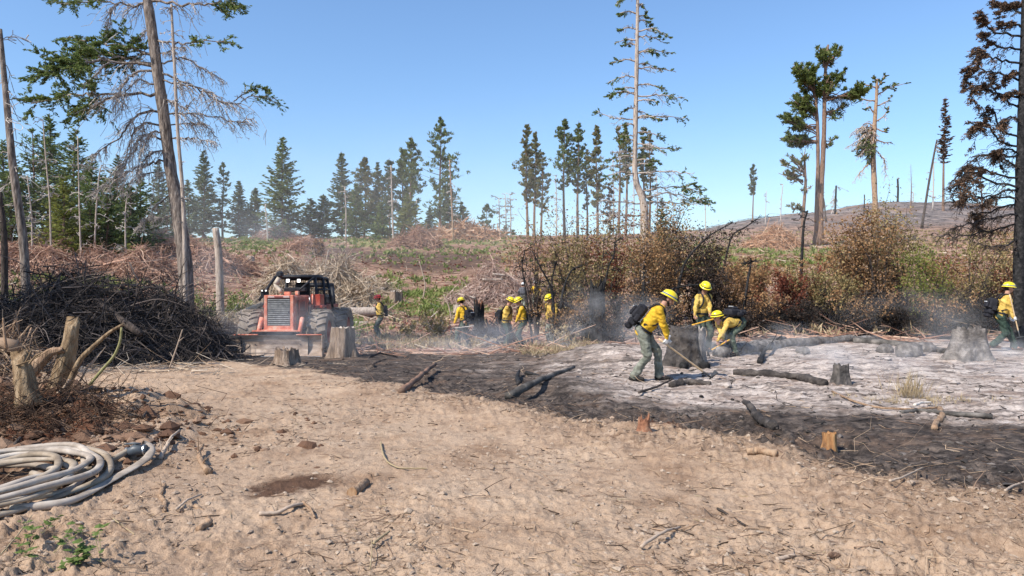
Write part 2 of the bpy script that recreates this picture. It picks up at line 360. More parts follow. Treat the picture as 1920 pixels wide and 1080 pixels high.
def M_ground():
    m, nt, b, o = new_mat('ground_soil_and_ash')
    L = nt.links.new
    tc = N(nt, 'ShaderNodeTexCoord')
    def nz(sc, det=5, rough=.6, stretch=None):
        n = N(nt, 'ShaderNodeTexNoise', Scale=sc, Detail=float(det), Roughness=rough)
        if stretch:
            mp = N(nt, 'ShaderNodeMapping'); mp.inputs['Scale'].default_value = stretch; L(tc.outputs['Object'], mp.inputs[0]); L(mp.outputs[0], n.inputs['Vector'])
        else: L(tc.outputs['Object'], n.inputs['Vector'])
        return n.outputs[0]
    def mix(f, a, c):
        x = N(nt, 'ShaderNodeMix'); x.data_type = 'RGBA'
        for s, v in ((0, f), (6, a), (7, c)):
            if isinstance(v, (int, float)): x.inputs[s].default_value = v
            elif isinstance(v, tuple): x.inputs[s].default_value = (*v, 1)
            else: L(v, x.inputs[s])
        return x.outputs[2]
    def mth(op, a, c=0.0, cl=False):
        x = N(nt, 'ShaderNodeMath'); x.operation = op; x.use_clamp = cl
        for s, v in ((0, a), (1, c)):
            if isinstance(v, (int, float)): x.inputs[s].default_value = v
            else: L(v, x.inputs[s])
        return x.outputs[0]
    def rmp(f, st): r = ramp(nt, st); L(f, r.inputs[0]); return r.outputs[0]
    def att(nm):
        a = N(nt, 'ShaderNodeAttribute'); a.attribute_name = nm; s = N(nt, 'ShaderNodeSeparateColor'); L(a.outputs['Color'], s.inputs[0]); return s.outputs
    A, B, C = att('zone_a'), att('zone_b'), att('zone_c')
    n1 = nz(1.1, 6); n2 = nz(9, 6, .7); n3 = nz(60, 4, .7); nbig = nz(.35, 4)
    def mask(v, n, k=.9):   # ragged threshold of a soft mask
        t = mth('ADD', v, mth('MULTIPLY', mth('SUBTRACT', n, .5), k)); return rmp(t, [(.30, (0,0,0)), (.68, (1,1,1))])
    dirt = rmp(n1, [(.3, (.27,.172,.11)), (.47, (.43,.30,.205)), (.66, (.53,.39,.277))])
    dirt = mix(mth('MULTIPLY', rmp(n2, [(.34, (1,1,1)), (.5, (0,0,0))]), .55), dirt, (.21,.135,.085))
    dirt = mix(mth('MULTIPLY', rmp(n3, [(.3, (1,1,1)), (.46, (0,0,0))]), .5), dirt, (.16,.10,.065))
    dirt = mix(mth('MULTIPLY', rmp(nz(23, 4, .7), [(.56, (0,0,0)), (.72, (1,1,1))]), .5), dirt, (.52,.40,.30))
    dirt = mix(mth('MULTIPLY', rmp(nz(.55, 5, .7), [(.5, (0,0,0)), (.66, (1,1,1))]), .45), dirt, (.24,.155,.105))
    # churned, litter-rich soil along the edge of the burn
    dirt = mix(mth('MULTIPLY', mask(mth('MULTIPLY', C[2], .55), nz(1.8, 7, .78), 1.5), .75), dirt, rmp(nz(14, 5, .75), [(.35, (.10,.06,.04)), (.5, (.25,.165,.11)), (.65, (.45,.33,.24))]))
    # reddish bank, damp soil
    dirt = mix(mask(C[0], nz(2.5, 7, .75), 1.2), dirt, rmp(n2, [(.3, (.045,.022,.014)), (.5, (.12,.052,.03)), (.7, (.24,.12,.07))]))
    dirt = mix(mask(C[1], nz(3.5, 7, .75), 1.6), dirt, rmp(n2, [(.3, (.07,.04,.026)), (.7, (.15,.085,.055))]))
    ch = rmp(nz(3.2, 8, .78, (1, 1.7, 1)), [(.34, (.016,.013,.012)), (.47, (.05,.04,.035)), (.57, (.12,.095,.08)), (.66, (.24,.18,.14)), (.76, (.34,.26,.2))])
    ch = mix(mth('MULTIPLY', rmp(nz(.9, 7, .75), [(.5, (0,0,0)), (.64, (1,1,1))]), .75), ch, rmp(nz(9, 5, .7), [(.3, (.07,.045,.032)), (.7, (.24,.16,.115))]))
    col = mix(mask(A[0], nz(2.2, 7, .75, (1, 1.6, 1)), 1.1), dirt, ch)
    ashc = rmp(nz(1.6, 8, .74, (1, 2.4, 1)), [(.34, (.085,.07,.062)), (.44, (.22,.18,.155)), (.52, (.50,.41,.35)), (.66, (.66,.575,.51))])
    ashc = mix(mth('MULTIPLY', rmp(nz(.8, 6, .75), [(.5, (0,0,0)), (.62, (1,1,1))]), .7), ashc, (.24,.165,.125))
    ashc = mix(mth('MULTIPLY', rmp(nz(18, 5, .7), [(.36, (1,1,1)), (.5, (0,0,0))]), .6), ashc, (.11,.095,.09))
    col = mix(mask(A[1], nz(1.0, 7, .74, (1, 2.0, 1)), 1.3), col, ashc)
    far = rmp(nz(.9, 7, .75), [(.3, (.06,.036,.027)), (.43, (.17,.10,.07)), (.56, (.30,.185,.13)), (.7, (.46,.33,.24))])
    col = mix(mask(A[2], n2, .5), col, far)
    gr = rmp(nz(2.2, 6, .7), [(.3, (.08,.10,.03)), (.5, (.17,.20,.055)), (.7, (.34,.31,.13))])
    col = mix(mth('MULTIPLY', mask(B[0], nz(.7, 6, .7), .8), .85), col, gr)
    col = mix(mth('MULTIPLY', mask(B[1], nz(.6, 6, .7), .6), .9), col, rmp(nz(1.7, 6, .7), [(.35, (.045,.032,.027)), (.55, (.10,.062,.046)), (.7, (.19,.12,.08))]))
    hl = rmp(nz(.22, 8, .75), [(.32, (.06,.05,.05)), (.45, (.13,.11,.105)), (.57, (.22,.18,.165)), (.68, (.33,.24,.18))])
    hl = mix(mth('MULTIPLY', rmp(nz(.05, 3), [(.5, (0,0,0)), (.62, (1,1,1))]), .6), hl, (.24,.14,.09))
    col = mix(B[2], col, hl)
    L(col, b.inputs['Base Color']); b.inputs['Roughness'].default_value = .95; b.inputs['Specular IOR Level'].default_value = .1
    hgt = mth('ADD', mth('MULTIPLY', n2, .5), mth('ADD', mth('MULTIPLY', n3, .35), mth('MULTIPLY', nz(170, 3, .7), .15)))
    bp = N(nt, 'ShaderNodeBump', Strength=.95, Distance=.045); L(hgt, bp.inputs['Height'])
    L(bp.outputs[0], b.inputs['Normal'])
    return m
ground = make_ground()
# ------------------------------------------------------------------ trees
def far_conifer(px, top, base, d, wpx, label, cat='tree', kind='fir', group=None, m=None, crown=.05, dens=1.0, lean=0.0, name='conifer_tree', mb=None, seed=None):
    """a conifer from its top and foot rows and half width in pixels, at distance d"""
    r = np.random.default_rng(seed if seed is not None else int(abs(px*7+top*3+d)))
    b = P(px, d); zb = b[2]; zt = CZ-(top-540)/F*d; H = zt-zb; R = wpx/F*d*(1.45 if d > 80 or px > 700 else 2.0)
    root = empty(name, b); tag(root, label, cat, group)
    lx = lean/F*d
    g = Geo(); hh = np.linspace(0, 1, 8)
    pth = np.stack([b[0]+lx*hh+.12*np.sin(hh*5+px), b[1]+0*hh, zb-.3+(H+.3)*hh], -1)
    rt = (.010*H+.06); tubes(g, pth, rt*(1-hh*.93)+.01, 7, 0)
    g.build('trunk', mb or M_bark_pine, root)
    # whorls
    sp = {'fir': .36, 'pine': .62, 'thin': .62, 'bare': .6}[kind]*max(1, H/14)
    hs = np.arange(crown*H+.2, H*.985, sp); nb = {'fir': 7, 'pine': 6, 'thin': 5, 'bare': 4}[kind]
    n = len(hs)*nb; h = np.repeat(hs, nb)+r.uniform(-.5, .5, n)*sp; t = np.clip(h/H, 0, .99)
    if kind in ('fir',): prof = (1-t)**.85
    elif kind == 'pine': prof = np.minimum(1, (1-t)*2.1)**.8*(.75+.25*np.sin(t*21+px))
    elif kind == 'bare': prof = (1-t)**.6
    else: prof = np.minimum(1, (1-t)*2.3)*(.55+.45*t)
    cr = sm(crown, crown+.18, t)*.6+.4
    L = R*prof*cr*r.uniform(.45, 1.15, n)+.12
    az = r.uniform(0, 2*np.pi, n)
    el = {'fir': r.uniform(-.35, .1, n)+.5*t, 'pine': r.uniform(-.05, .55, n), 'thin': r.uniform(-.1, .5, n), 'bare': r.uniform(-.5, .4, n)}[kind]
    D = np.stack([np.cos(az)*np.cos(el), np.sin(az)*np.cos(el), np.sin(el)], -1)
    B0 = np.stack([b[0]+lx*t, np.full(n, b[1]), zb+h], -1)
    k = np.array([0, .5, 1.])
    up = {'fir': .16, 'pine': .22, 'thin': .2, 'bare': -.1}[kind]
    br = B0[:, None]+D[:, None]*(L[:, None]*k)[..., None]; br[..., 2] += L[:, None]*up*(k**2)[None]-.0
    g = Geo(); tubes(g, br, (L[:, None]*.012+.012)*(1-k*.75)[None], 3, 0, False)
    if kind == 'bare':   # twigs only
        m2 = n*4; idx = r.integers(0, n, m2); tt = r.uniform(.2, 1, m2)
        c = B0[idx]+D[idx]*(L[idx]*tt)[:, None]; dd = unit(D[idx]+r.normal(size=(m2, 3))*.8); ll = L[idx]*.3
        tubes(g, np.stack([c, c+dd*ll[:, None]], 1), np.stack([np.full(m2, .012), np.full(m2, .004)], 1), 3, 0, False)
        tag(g.build('branches', M_dead, root), kind='stuff'); return root
    tag(g.build('branches', mb or M_bark_dark, root), kind='stuff')
    sz = .00105*d*(1.5 if kind == 'fir' else 1.25)          # about a pixel and a half
    g = Geo()
    if kind == 'fir':
        per = np.maximum(3, (L/sz*1.7*dens)).astype(int); idx = np.repeat(np.arange(n), per); m_ = len(idx)
        tt = r.uniform(.12, 1.03, m_); lat = r.uniform(-1, 1, m_)*.33*L[idx]*(1.12-tt)
        side = np.stack([-np.sin(az), np.cos(az), 0*az], -1)[idx]
        c = B0[idx]+D[idx]*(L[idx]*tt)[:, None]+side*lat[:, None]; c[:, 2] += L[idx]*up*tt**2-np.abs(lat)*.35+r.normal(size=m_)*.04
        a = unit(D[idx]*.9+side*np.sign(lat)[:, None]*.8+r.normal(size=(m_, 3))*.25)*(sz*r.uniform(1.0, 2.4, m_))[:, None]
        a[:, 2] -= .2*sz
        bb = unit(np.cross(a, rand_n(r, m_)))*(sz*r.uniform(.35, .8, m_))[:, None]
    else:
        ncl = 3 if kind == 'pine' else 2
        idc = np.repeat(np.arange(n), ncl); tc_ = np.tile(np.linspace(1, .5, ncl), n)*r.uniform(.85, 1.05, n*ncl)
        C = B0[idc]+D[idc]*(L[idc]*tc_)[:, None]; C[:, 2] += L[idc]*up*tc_**2; C += r.normal(size=C.shape)*.06*L[idc][:, None]
        keep = r.random(len(C)) < (.85 if kind == 'pine' else .6); C = C[keep]; idc = idc[keep]
        per = int(17*dens); idx = np.repeat(np.arange(len(C)), per); m_ = len(idx)
        cr_ = np.clip(.15*L[idc][idx]+.12, .12, .5)
        off = r.normal(size=(m_, 3)); off = unit(off)*(r.random(m_)**.5*cr_)[:, None]; off[:, 2] = off[:, 2]*.75+.3*cr_
        c = C[idx]+off; a = unit(off+np.array([0, 0, .25*1.0])*cr_[:, None])*(sz*r.uniform(.9, 2.2, m_))[:, None]
        bb = unit(np.cross(a, rand_n(r, m_)))*(sz*r.uniform(.35, .75, m_))[:, None]
    quads(g, c, a, bb)
    tag(g.build('crown', m or (M_fir if kind == 'fir' else M_pine), root), kind='stuff')
    return root
def rand_n(r, n): return unit(r.normal(size=(n, 3)))

# middle distance: (px, top row, base row, distance, half width, kind, material, crown start, lean, label)
G1 = 'conifers along the edge of the clearing'
TREES = [
 (22,305,450,58,55,'fir',M_fir,.02,0,'dark conifer at the far left edge behind the leaning bare trunk'),
 (62,238,450,62,42,'thin',M_fir,.25,0,'tall thin-topped conifer left of the dense dark conifer, over the left slash'),
 (92,212,450,64,46,'fir',M_fir,.05,0,'dense dark conifer with rounded top, second from the left edge'),
 (140,238,450,60,50,'fir',M_fir,.03,0,'tall spreading conifer with flat layered limbs under the big fir\'s left boughs'),
 (172,300,452,55,46,'fir',M_fir,.02,0,'bushy mid green conifer left of the dead hanging limbs'),
 (118,330,452,52,40,'fir',M_yel,.02,0,'small yellowish conifer at the front of the left clump'),
 (222,290,450,63,34,'fir',M_fir_blue,.04,0,'narrow conifer behind the dead grey limbs of the big fir'),
 (262,330,450,60,34,'fir',M_fir,.04,0,'short conifer just left of the big fir trunk'),
 (298,300,448,74,28,'fir',M_fir_blue,.04,0,'slim conifer directly behind the big fir trunk'),
 (5,262,450,60,40,'fir',M_fir,.03,0,'dark conifer cut by the left frame edge'),
 (200,330,452,54,38,'fir',M_fir,.02,0,'low dense conifer right of the bushy mid green one'),
 (243,345,452,58,34,'fir',M_fir,.02,0,'low dark conifer under the hanging dead limbs'),
 (322,325,450,72,28,'fir',M_fir_blue,.02,0,'low conifer glimpsed between the big fir trunk and pale dead stem'),
 (352,335,448,80,26,'fir',M_fir_blue,.02,0,'low bluish conifer just right of the pale dead stem foot'),
 (382,282,446,86,30,'fir',M_fir_blue,.04,0,'pointed bluish conifer just right of the pale dead stem'),
 (418,305,446,88,22,'thin',M_fir_blue,.1,0,'thin greyish conifer between the pointed bluish one and the short hazy pair'),
 (448,340,446,90,26,'fir',M_fir_blue,.03,0,'short hazy conifer left of the broad dense conifer'),
 (478,352,446,92,24,'fir',M_fir_blue,.03,0,'smallest hazy conifer tucked against the left side of the broad dense conifer'),
 (530,256,444,86,46,'fir',M_pine,.04,0,'broad dense cone shaped conifer standing alone left of centre'),
 (582,372,446,90,26,'fir',M_fir_blue,.03,0,'low bush-like conifer right of the broad dense conifer'),
 (606,365,446,90,30,'fir',M_fir,.03,0,'low dark conifer left of the open-limbed conifer'),
 (641,283,446,92,30,'fir',M_fir_blue,.05,0,'open-limbed bluish conifer with drooping left boughs'),
 (684,296,446,92,26,'pine',M_scor,.15,0,'brownish green conifer with two tops, middle of the centre clump'),
 (668,345,447,88,30,'fir',M_fir,.03,0,'low bright green conifer at the foot of the two-topped tree'),
 (708,303,446,94,20,'fir',M_fir_blue,.05,0,'slender pale spire conifer right of the two-topped tree'),
 (730,296,446,92,17,'pine',M_fir_blue,.3,0,'slender loose conifer with pale bare lower trunk, left of the tall pine pair'),
 (756,282,446,94,24,'pine',M_pine,.12,0,'shorter dark pine pressed against the left of the pair'),
 (770,255,446,92,24,'pine',M_pine,.18,0,'taller pine of the pair, right of the slender loose conifer'),
 (765,370,448,88,34,'fir',M_yel,.02,0,'low yellow green conifer at the foot of the pine pair'),
 (716,375,448,86,28,'fir',M_fir,.02,0,'low dark green conifer between the slender conifers'),
 (826,220,446,90,34,'pine',M_pine,.16,0,'tallest pine of the tree line, pointed, on the right of the centre clump'),
 (842,340,446,92,24,'fir',M_fir,.05,0,'low dark green conifer at the right foot of the tallest pine'),
 (866,378,446,96,18,'fir',M_fir,.03,0,'small dark green conifer beside the orange log heap'),
 (806,390,446,98,14,'fir',M_fir_blue,.05,0,'tiny dark conifer at the left foot of the tallest pine'),
 (913,384,446,112,15,'thin',M_fir_blue,.05,0,'small lone scruffy conifer right of the orange log heap'),
 (948,424,446,150,9,'fir',M_fir,.03,0,'tiny far conifer under the bare spindly snags'),
 (962,432,448,150,9,'fir',M_fir_blue,.03,0,'lowest far conifer left of the scorched pines'),
 (988,235,448,80,18,'pine',M_scor,.35,0,'scorched pine with rust lower boughs, leftmost of the burnt pine row'),
 (1003,250,448,82,18,'pine',M_scor,.35,0,'thin scorched pine, second from the left in the burnt pine row'),
 (1016,285,448,80,15,'thin',M_scor,.3,0,'short scorched pine right of the leftmost pair'),
 (1058,222,446,84,30,'pine',M_pine,.42,0,'wide-topped green pine with a long bare lower trunk'),
 (1084,226,448,84,19,'pine',M_pine,.4,0,'narrow green pine touching the wide-topped one'),
 (1100,283,448,86,12,'thin',M_scor,.35,0,'spindly grey pine between the narrow pine and the rust-skirted pine'),
 (1119,237,446,80,20,'pine',M_scor,.3,0,'column shaped pine with a rust coloured skirt'),
 (1161,232,448,78,20,'thin',M_scor,.4,0,'thin pine left of the tall crooked pale trunk'),
 (1174,228,448,80,18,'pine',M_pine,.5,0,'dark pine partly behind the tall crooked pale trunk'),
 (1143,345,448,86,12,'thin',M_burnt,.1,0,'small burnt spire low behind the burnt pine row'),
 (1207,236,448,82,17,'pine',M_pine,.5,0,'dark pine just right of the tall crooked pale trunk'),
 (1218,246,448,84,13,'thin',M_scor,.3,0,'pale thin snag-like pine, rightmost of the burnt pine row'),
 (1240,370,446,62,20,'fir',M_fir_blue,.1,0,'small grey-green conifer in the brush under the drooping right boughs'),
 (1412,305,412,190,9,'thin',M_fir_blue,.45,0,'lone small-topped tree at the left foot of the burnt hill'),
 (1768,180,392,200,24,'fir',M_burnt,.42,5,'droopy dark conifer with bare lower trunk on the burnt hill'),
 (1708,308,378,200,9,'bare',M_burnt,.15,0,'small ragged burnt tree on the crest of the hill'),
 (1840,320,440,60,26,'thin',M_burnt,.3,0,'thin burnt conifer behind the drooping burnt boughs at right'),
]
KN = {'fir': 'conifer_tree', 'pine': 'pine_tree', 'thin': 'thin_conifer_tree', 'bare': 'burnt_tree'}
for (px, top, base, d, wp, kind, m_, cr, ln, lab) in TREES:
    d = d*1.37 if (d > 70 and px < 1300) else (d*1.22 if px < 400 else d)
    far_conifer(px, top, base, d, wp, lab, kind=kind, m=m_, crown=cr, lean=ln, name=KN[kind], group=G1, dens=1.0)
# trees that stand outside the left of the frame and shade the brush pile
for i, (x, y, H, lab) in enumerate([(-17.5,12.6,12,'tall conifer standing left of the frame beside the brush pile'),(-19.3,8.6,15,'tall conifer at the rear of the left stand'),(-16.6,16.3,9.5,'shorter dense conifer nearest the brush pile'),(-15.6,10.2,11.5,'short conifer at the front of the left stand'),(-23,11.0,19,'outermost conifer of the left stand'),(-16.0,14.3,10.5,'middle conifer of the left stand nearest the frame edge'),(-17.6,14.9,11.5,'tallest narrow conifer behind the middle one of the left stand')]):
    px_ = 960+F*x/y; far_conifer(px_, 540-(H-1.7+G(x, y))/y*F, 0, y, 1.9/y*F, lab, kind='fir', m=M_fir, crown=.02, name='conifer_tree', group='conifers left of the frame', dens=.6)

# bare snags: polyline of (px,row), distance, width at foot and top in px
def snag(pts, d, w0, w1, label, name='dead_tree', m=None, twigs=14, tl=22, group=None, sides=8, cat='dead tree', tm=None, seed=3, drop=.2):
    r = np.random.default_rng(seed+abs(int(pts[0][0]))); pts = np.array(pts, float)
    path = np.array([W(p[0], p[1], d) for p in pts]); path[:, 1] += r.normal(size=len(path))*.05
    b = P(pts[0][0], d); path[0, 2] = min(path[0, 2], b[2]-.1)
    root = empty(name, b); tag(root, label, cat, group)
    t = np.linspace(0, 1, len(path)*4); tk = np.linspace(0, 1, len(path))
    pp = np.stack([np.interp(t, tk, path[:, i]) for i in range(3)], -1)
    for _ in range(2): pp[1:-1] = (pp[:-2]+2*pp[1:-1]+pp[2:])/4
    rr = (w0+(w1-w0)*t)/2/F*d*(.68 if d > 45 else 1); rr[0] *= 1.3
    g = Geo(); tubes(g, pp, rr, sides, 0); g.build('trunk', m or M_bark_dark, root, smooth=True)
    if twigs:
        g = Geo(); idx = r.integers(len(pp)//5, len(pp), twigs); c = pp[idx]; az = r.uniform(0, 2*np.pi, twigs)
        L = tl/F*d*r.uniform(.25, 1, twigs); dr = np.stack([np.cos(az), np.sin(az)*.7, r.uniform(-drop-.2, .5, twigs)], -1)
        k = np.linspace(0, 1, 5); br = c[:, None]+dr[:, None]*(L[:, None]*k)[..., None]; br[..., 2] -= drop*L[:, None]*k**2
        br[:, 1:] += r.normal(size=br[:, 1:].shape)*.05*L[:, None, None]
        tubes(g, br, (.0009*d*.5+.006)*np.ones((twigs, 1))*(1-.7*k), 3, 0, False)
        n2 = twigs*5; i2 = r.integers(0, twigs, n2); s2 = r.integers(1, 5, n2); c2 = br[i2, s2]; d2 = unit(dr[i2]+r.normal(size=(n2, 3))*.7); d2[:, 2] -= drop
        tubes(g, np.stack([c2, c2+d2*(L[i2]*.3)[:, None]], 1), np.full((n2, 2), .0004*d+.002), 3, 0, False)
        tag(g.build('branches', tm or M_dead, root), kind='stuff')
    return root
GS = 'bare snags on and before the burnt hill'
snag([(1683,378),(1684,355),(1683,335)], 235, 6, 5, 'short thick black snag standing on the hill crest', m=M_char, twigs=3, tl=6, group=GS)
snag([(1728,418),(1740,350),(1752,285),(1757,262)], 160, 7, 4, 'slanting bare dark pole leaning right before the hill', m=M_bark_dark, twigs=12, tl=14, group=GS)
snag([(1749,385),(1750,330),(1750,300)], 200, 4, 3, 'thin upright bare pole between the slanting pole and the droopy conifer', m=M_dead, twigs=4, tl=10, group=GS)
snag([(1566,394),(1567,370),(1568,348)], 200, 6, 5, 'black stub snag with arching twigs right of the twin pines', m=M_char, twigs=12, tl=26, group=GS, drop=.6)
snag([(1549,398),(1545,375),(1540,360)], 180, 5, 3, 'small curved snag touching the foot of the twin pines', m=M_bark_dark, twigs=4, tl=10, group=GS)
snag([(1435,405),(1436,385),(1437,358)], 170, 2.5, 1.5, 'very thin pale snag left of the small rusty pine', m=M_dead, twigs=8, tl=8, group=GS)
snag([(1463,400),(1465,375),(1468,346)], 150, 3, 2, 'thin leaning snag just left of the small rusty pine', m=M_dead, twigs=8, tl=8, group=GS)
snag([(1620,390),(1621,365)], 190, 4, 3, 'low dark stub on the hill left of the broken-top tree', m=M_char, twigs=3, tl=6, group=GS)
snag([(1323,430),(1323,400),(1322,375)], 120, 3, 2, 'thin bare stem right of the drooping boughs', m=M_dead, twigs=5, tl=8, group=GS)
snag([(1712,390),(1713,360)], 220, 3, 2, 'short grey stub on the crest beside the ragged burnt tree', m=M_dead, twigs=4, tl=6, group=GS)
GP = 'bare spindly snags behind the centre clearing'
for (x, t, s, lab) in ((936,372,'a','leftmost pale spindly snag of the far group'),(948,365,'b','middle pale spindly snag of the far group'),(957,366,'c','right pale spindly snag of the far group'),(1043,330,'d','thin bare stem left of the wide-topped pine'),(1150,300,'e','pale bare stem left of the thin pine'),(1188,300,'f','bare grey stem beside the crooked pale trunk'),(1232,330,'g','bare stem right of the crooked pale trunk')):
    snag([(x,446),(x+1,(446+t)/2),(x-1,t)], 128, 4, 2, lab, m=M_dead, twigs=26, tl=14, group=GP, drop=.1)
snag([(780,440),(779,400),(781,375)], 126, 3.5999999999999996, 2.4, 'pale dead stem low in the centre clump', m=M_bark_pale, twigs=8, tl=9, group=GP)
snag([(738,447),(736,410),(735,370),(733,310)], 114, 6.0, 3.0, 'pale bare trunk in front of the slender loose conifer', m=M_bark_pale, twigs=20, tl=12, group=GP)
snag([(850,446),(847,380),(843,300)], 119, 6.0, 3.0, 'reddish bare trunk against the right side of the tallest pine', m=M_bark_tan, twigs=24, tl=14, group=GP)
snag([(648,446),(649,400),(646,350)], 116, 4.8, 2.4, 'thin grey trunk under the open-limbed conifer', m=M_bark_pale, twigs=16, tl=12, group=GP)
snag([(502,446),(500,410),(497,385)], 114, 4.8, 2.4, 'thin grey stem in front of the broad dense conifer', m=M_dead, twigs=12, tl=12, group=GP)
snag([(415,520),(412,480),(405,428)], 31, 15, 12, 'short broken pale trunk right of the pale dead stem', m=M_bark_pale, twigs=0, group=None, name='broken_tree', sides=10)
# ------------------------------------------------------------------ individually drawn trees
def grow(root, trunks, limbs, d, fol, fsz, barkm, twm, seed=1, ntw=9, droop=.5, tw_len=.30, ftype='spray', fcount=1.0, dead_droop=.9, limb_r=.5):
    """trunks: list of (pts, w0, w1); limbs: (pts, w px, start of foliage 0..1 or None, density)"""
    r = np.random.default_rng(seed)
    for pts, w0, w1 in trunks:
        path = np.array([W(p[0], p[1], d) for p in pts], float); k = len(path)*5
        t = np.linspace(0, 1, k); tk = np.linspace(0, 1, len(path)); pp = np.stack([np.interp(t, tk, path[:, i]) for i in range(3)], -1)
        for _ in range(3): pp[1:-1] = (pp[:-2]+2*pp[1:-1]+pp[2:])/4
        rr = (w0+(w1-w0)*t)/2/F*d*(1+.05*r.normal(size=k)); rr[0] *= 1.45; rr[1] *= 1.2; pp[0, 2] -= .25
        g = Geo(); tubes(g, pp, rr, 22, 0); V = g.V[0].reshape(k, 22, 3); an = np.arange(22)*2*np.pi/22; hh_ = np.linspace(0, path[-1][2]-path[0][2], k)[:, None]
        g.V[0] = (pp[:, None]+(V-pp[:, None])*(1+.30*fbm(np.cos(an)[None]*3+0*hh_, np.sin(an)[None]*3+hh_*.8, 3, 13))[..., None]).reshape(-1, 3); g.build('trunk', barkm, root, smooth=True)
    tw_dead = Geo(); C = []; A_ = []; B_ = []
    for pts, w_, fs, dens in limbs:
        pts = np.array(pts, float); k = max(8, len(pts)*4); t = np.linspace(0, 1, k); tk = np.linspace(0, 1, len(pts))
        q = np.stack([np.interp(t, tk, pts[:, i]) for i in range(2)], -1)
        for _ in range(2): q[1:-1] = (q[:-2]+2*q[1:-1]+q[2:])/4
        path = np.array([W(a, b, d) for a, b in q]); L = np.linalg.norm(np.diff(path, axis=0), axis=1).sum()
        dy = r.uniform(-.55, .55)*L; path[:, 1] += dy*t; path[1:] += r.normal(size=(k-1, 3))*.012*L
        # keep the picture position while moving in depth
        s = (d+dy*t)/d; path[:, 0] *= s; path[:, 2] = CZ+(path[:, 2]-CZ)*s
        g = Geo(); rr = (w_*.78*(1-.82*t)+.6)/2/F*d; tubes(g, path, rr, 6, 0); g.build('limb', barkm, root, smooth=True)
        n = int(ntw*max(2, L)*(1.6 if fs is None else 1.3)); tt = r.uniform(.08, 1, n); f = tt*(k-1); i0 = np.minimum(f.astype(int), k-2); c0 = path[i0]+(path[i0+1]-path[i0])*(f-i0)[:, None]
        tan = unit(path[i0+1]-path[i0]); lat = r.normal(size=(n, 3)); lat -= (lat*tan).sum(1)[:, None]*tan; lat = unit(lat); lat[:, 2] *= .5
        live = np.zeros(n, bool) if fs is None else tt > fs
        ll = np.clip(L*tw_len*r.uniform(.35, 1, n)*(1.15-.55*tt), .12, 1.7*max(1, d/60))
        dirs = unit(tan*.8+lat*.9); kk = np.linspace(0, 1, 5); dr_ = np.where(live, droop*.4, dead_droop)
        tw = c0[:, None]+dirs[:, None]*(ll[:, None]*kk)[..., None]; tw[..., 2] -= (dr_*ll)[:, None]*kk**2*.8
        tw[:, 1:] += r.normal(size=tw[:, 1:].shape)*(.035*ll)[:, None, None]
        tubes(tw_dead, tw, (.00034*d+.006)*limb_r*2*np.ones((n, 1))*(1-.7*kk), 3, 0, False)
        nd = np.where(~live)[0]
        if len(nd):
            m2 = len(nd)*4; i2 = np.repeat(nd, 4); s2 = r.integers(1, 5, m2); c2 = tw[i2, s2]; d2 = unit(dirs[i2]*.6+r.normal(size=(m2, 3))*.6); d2[:, 2] -= dead_droop*.7
            l2 = ll[i2]*r.uniform(.15, .5, m2); mid = c2+d2*(l2*.5)[:, None]+r.normal(size=(m2, 3))*.03
            tubes(tw_dead, np.stack([c2, mid, c2+d2*l2[:, None]], 1), np.full((m2, 3), .00026*d+.001), 3, 0, False)
        lv = np.where(live)[0]
        if len(lv):
            # second order live twigs carrying the needles
            per = int(6); i2 = np.repeat(lv, per); m2 = len(i2); u = r.uniform(.15, 1, m2)*4; j = np.minimum(u.astype(int), 3)
            c2 = tw[i2, j]+(tw[i2, j+1]-tw[i2, j])*(u-j)[:, None]; d2 = unit(dirs[i2]+r.normal(size=(m2, 3))*np.array([.7, .7, .25])); l2 = ll[i2]*r.uniform(.2, .5, m2)
            nn = np.maximum(2, (dens*fcount*14*l2/.3)).astype(int); i3 = np.repeat(np.arange(m2), nn); m3 = len(i3); v = r.uniform(0, 1.05, m3)
            c3 = c2[i3]+d2[i3]*(l2[i3]*v)[:, None]; c3[:, 2] -= droop*.35*l2[i3]*v**2
            if ftype == 'tuft': o = unit(r.normal(size=(m3, 3)))*(r.random(m3)**.5*fsz*.95)[:, None]; c3 = c3+o; a3 = unit(o+d2[i3]*.08+np.array([0,0,.05]))
            else: c3 = c3+r.normal(size=(m3, 3))*np.array([.03,.03,.015]); a3 = unit(d2[i3]+r.normal(size=(m3, 3))*np.array([.55,.55,.25]))
            C.append(c3); A_.append(a3*(fsz*r.uniform(.6, 1.3, m3))[:, None]); B_.append(unit(np.cross(a3, unit(r.normal(size=(m3, 3)))))*(fsz*.3*r.uniform(.6, 1.3, m3))[:, None])
    tag(tw_dead.build('twigs', twm, root), kind='stuff')
    if C: g = Geo(); quads(g, np.concatenate(C), np.concatenate(A_), np.concatenate(B_)); tag(g.build('foliage', fol, root), kind='stuff')

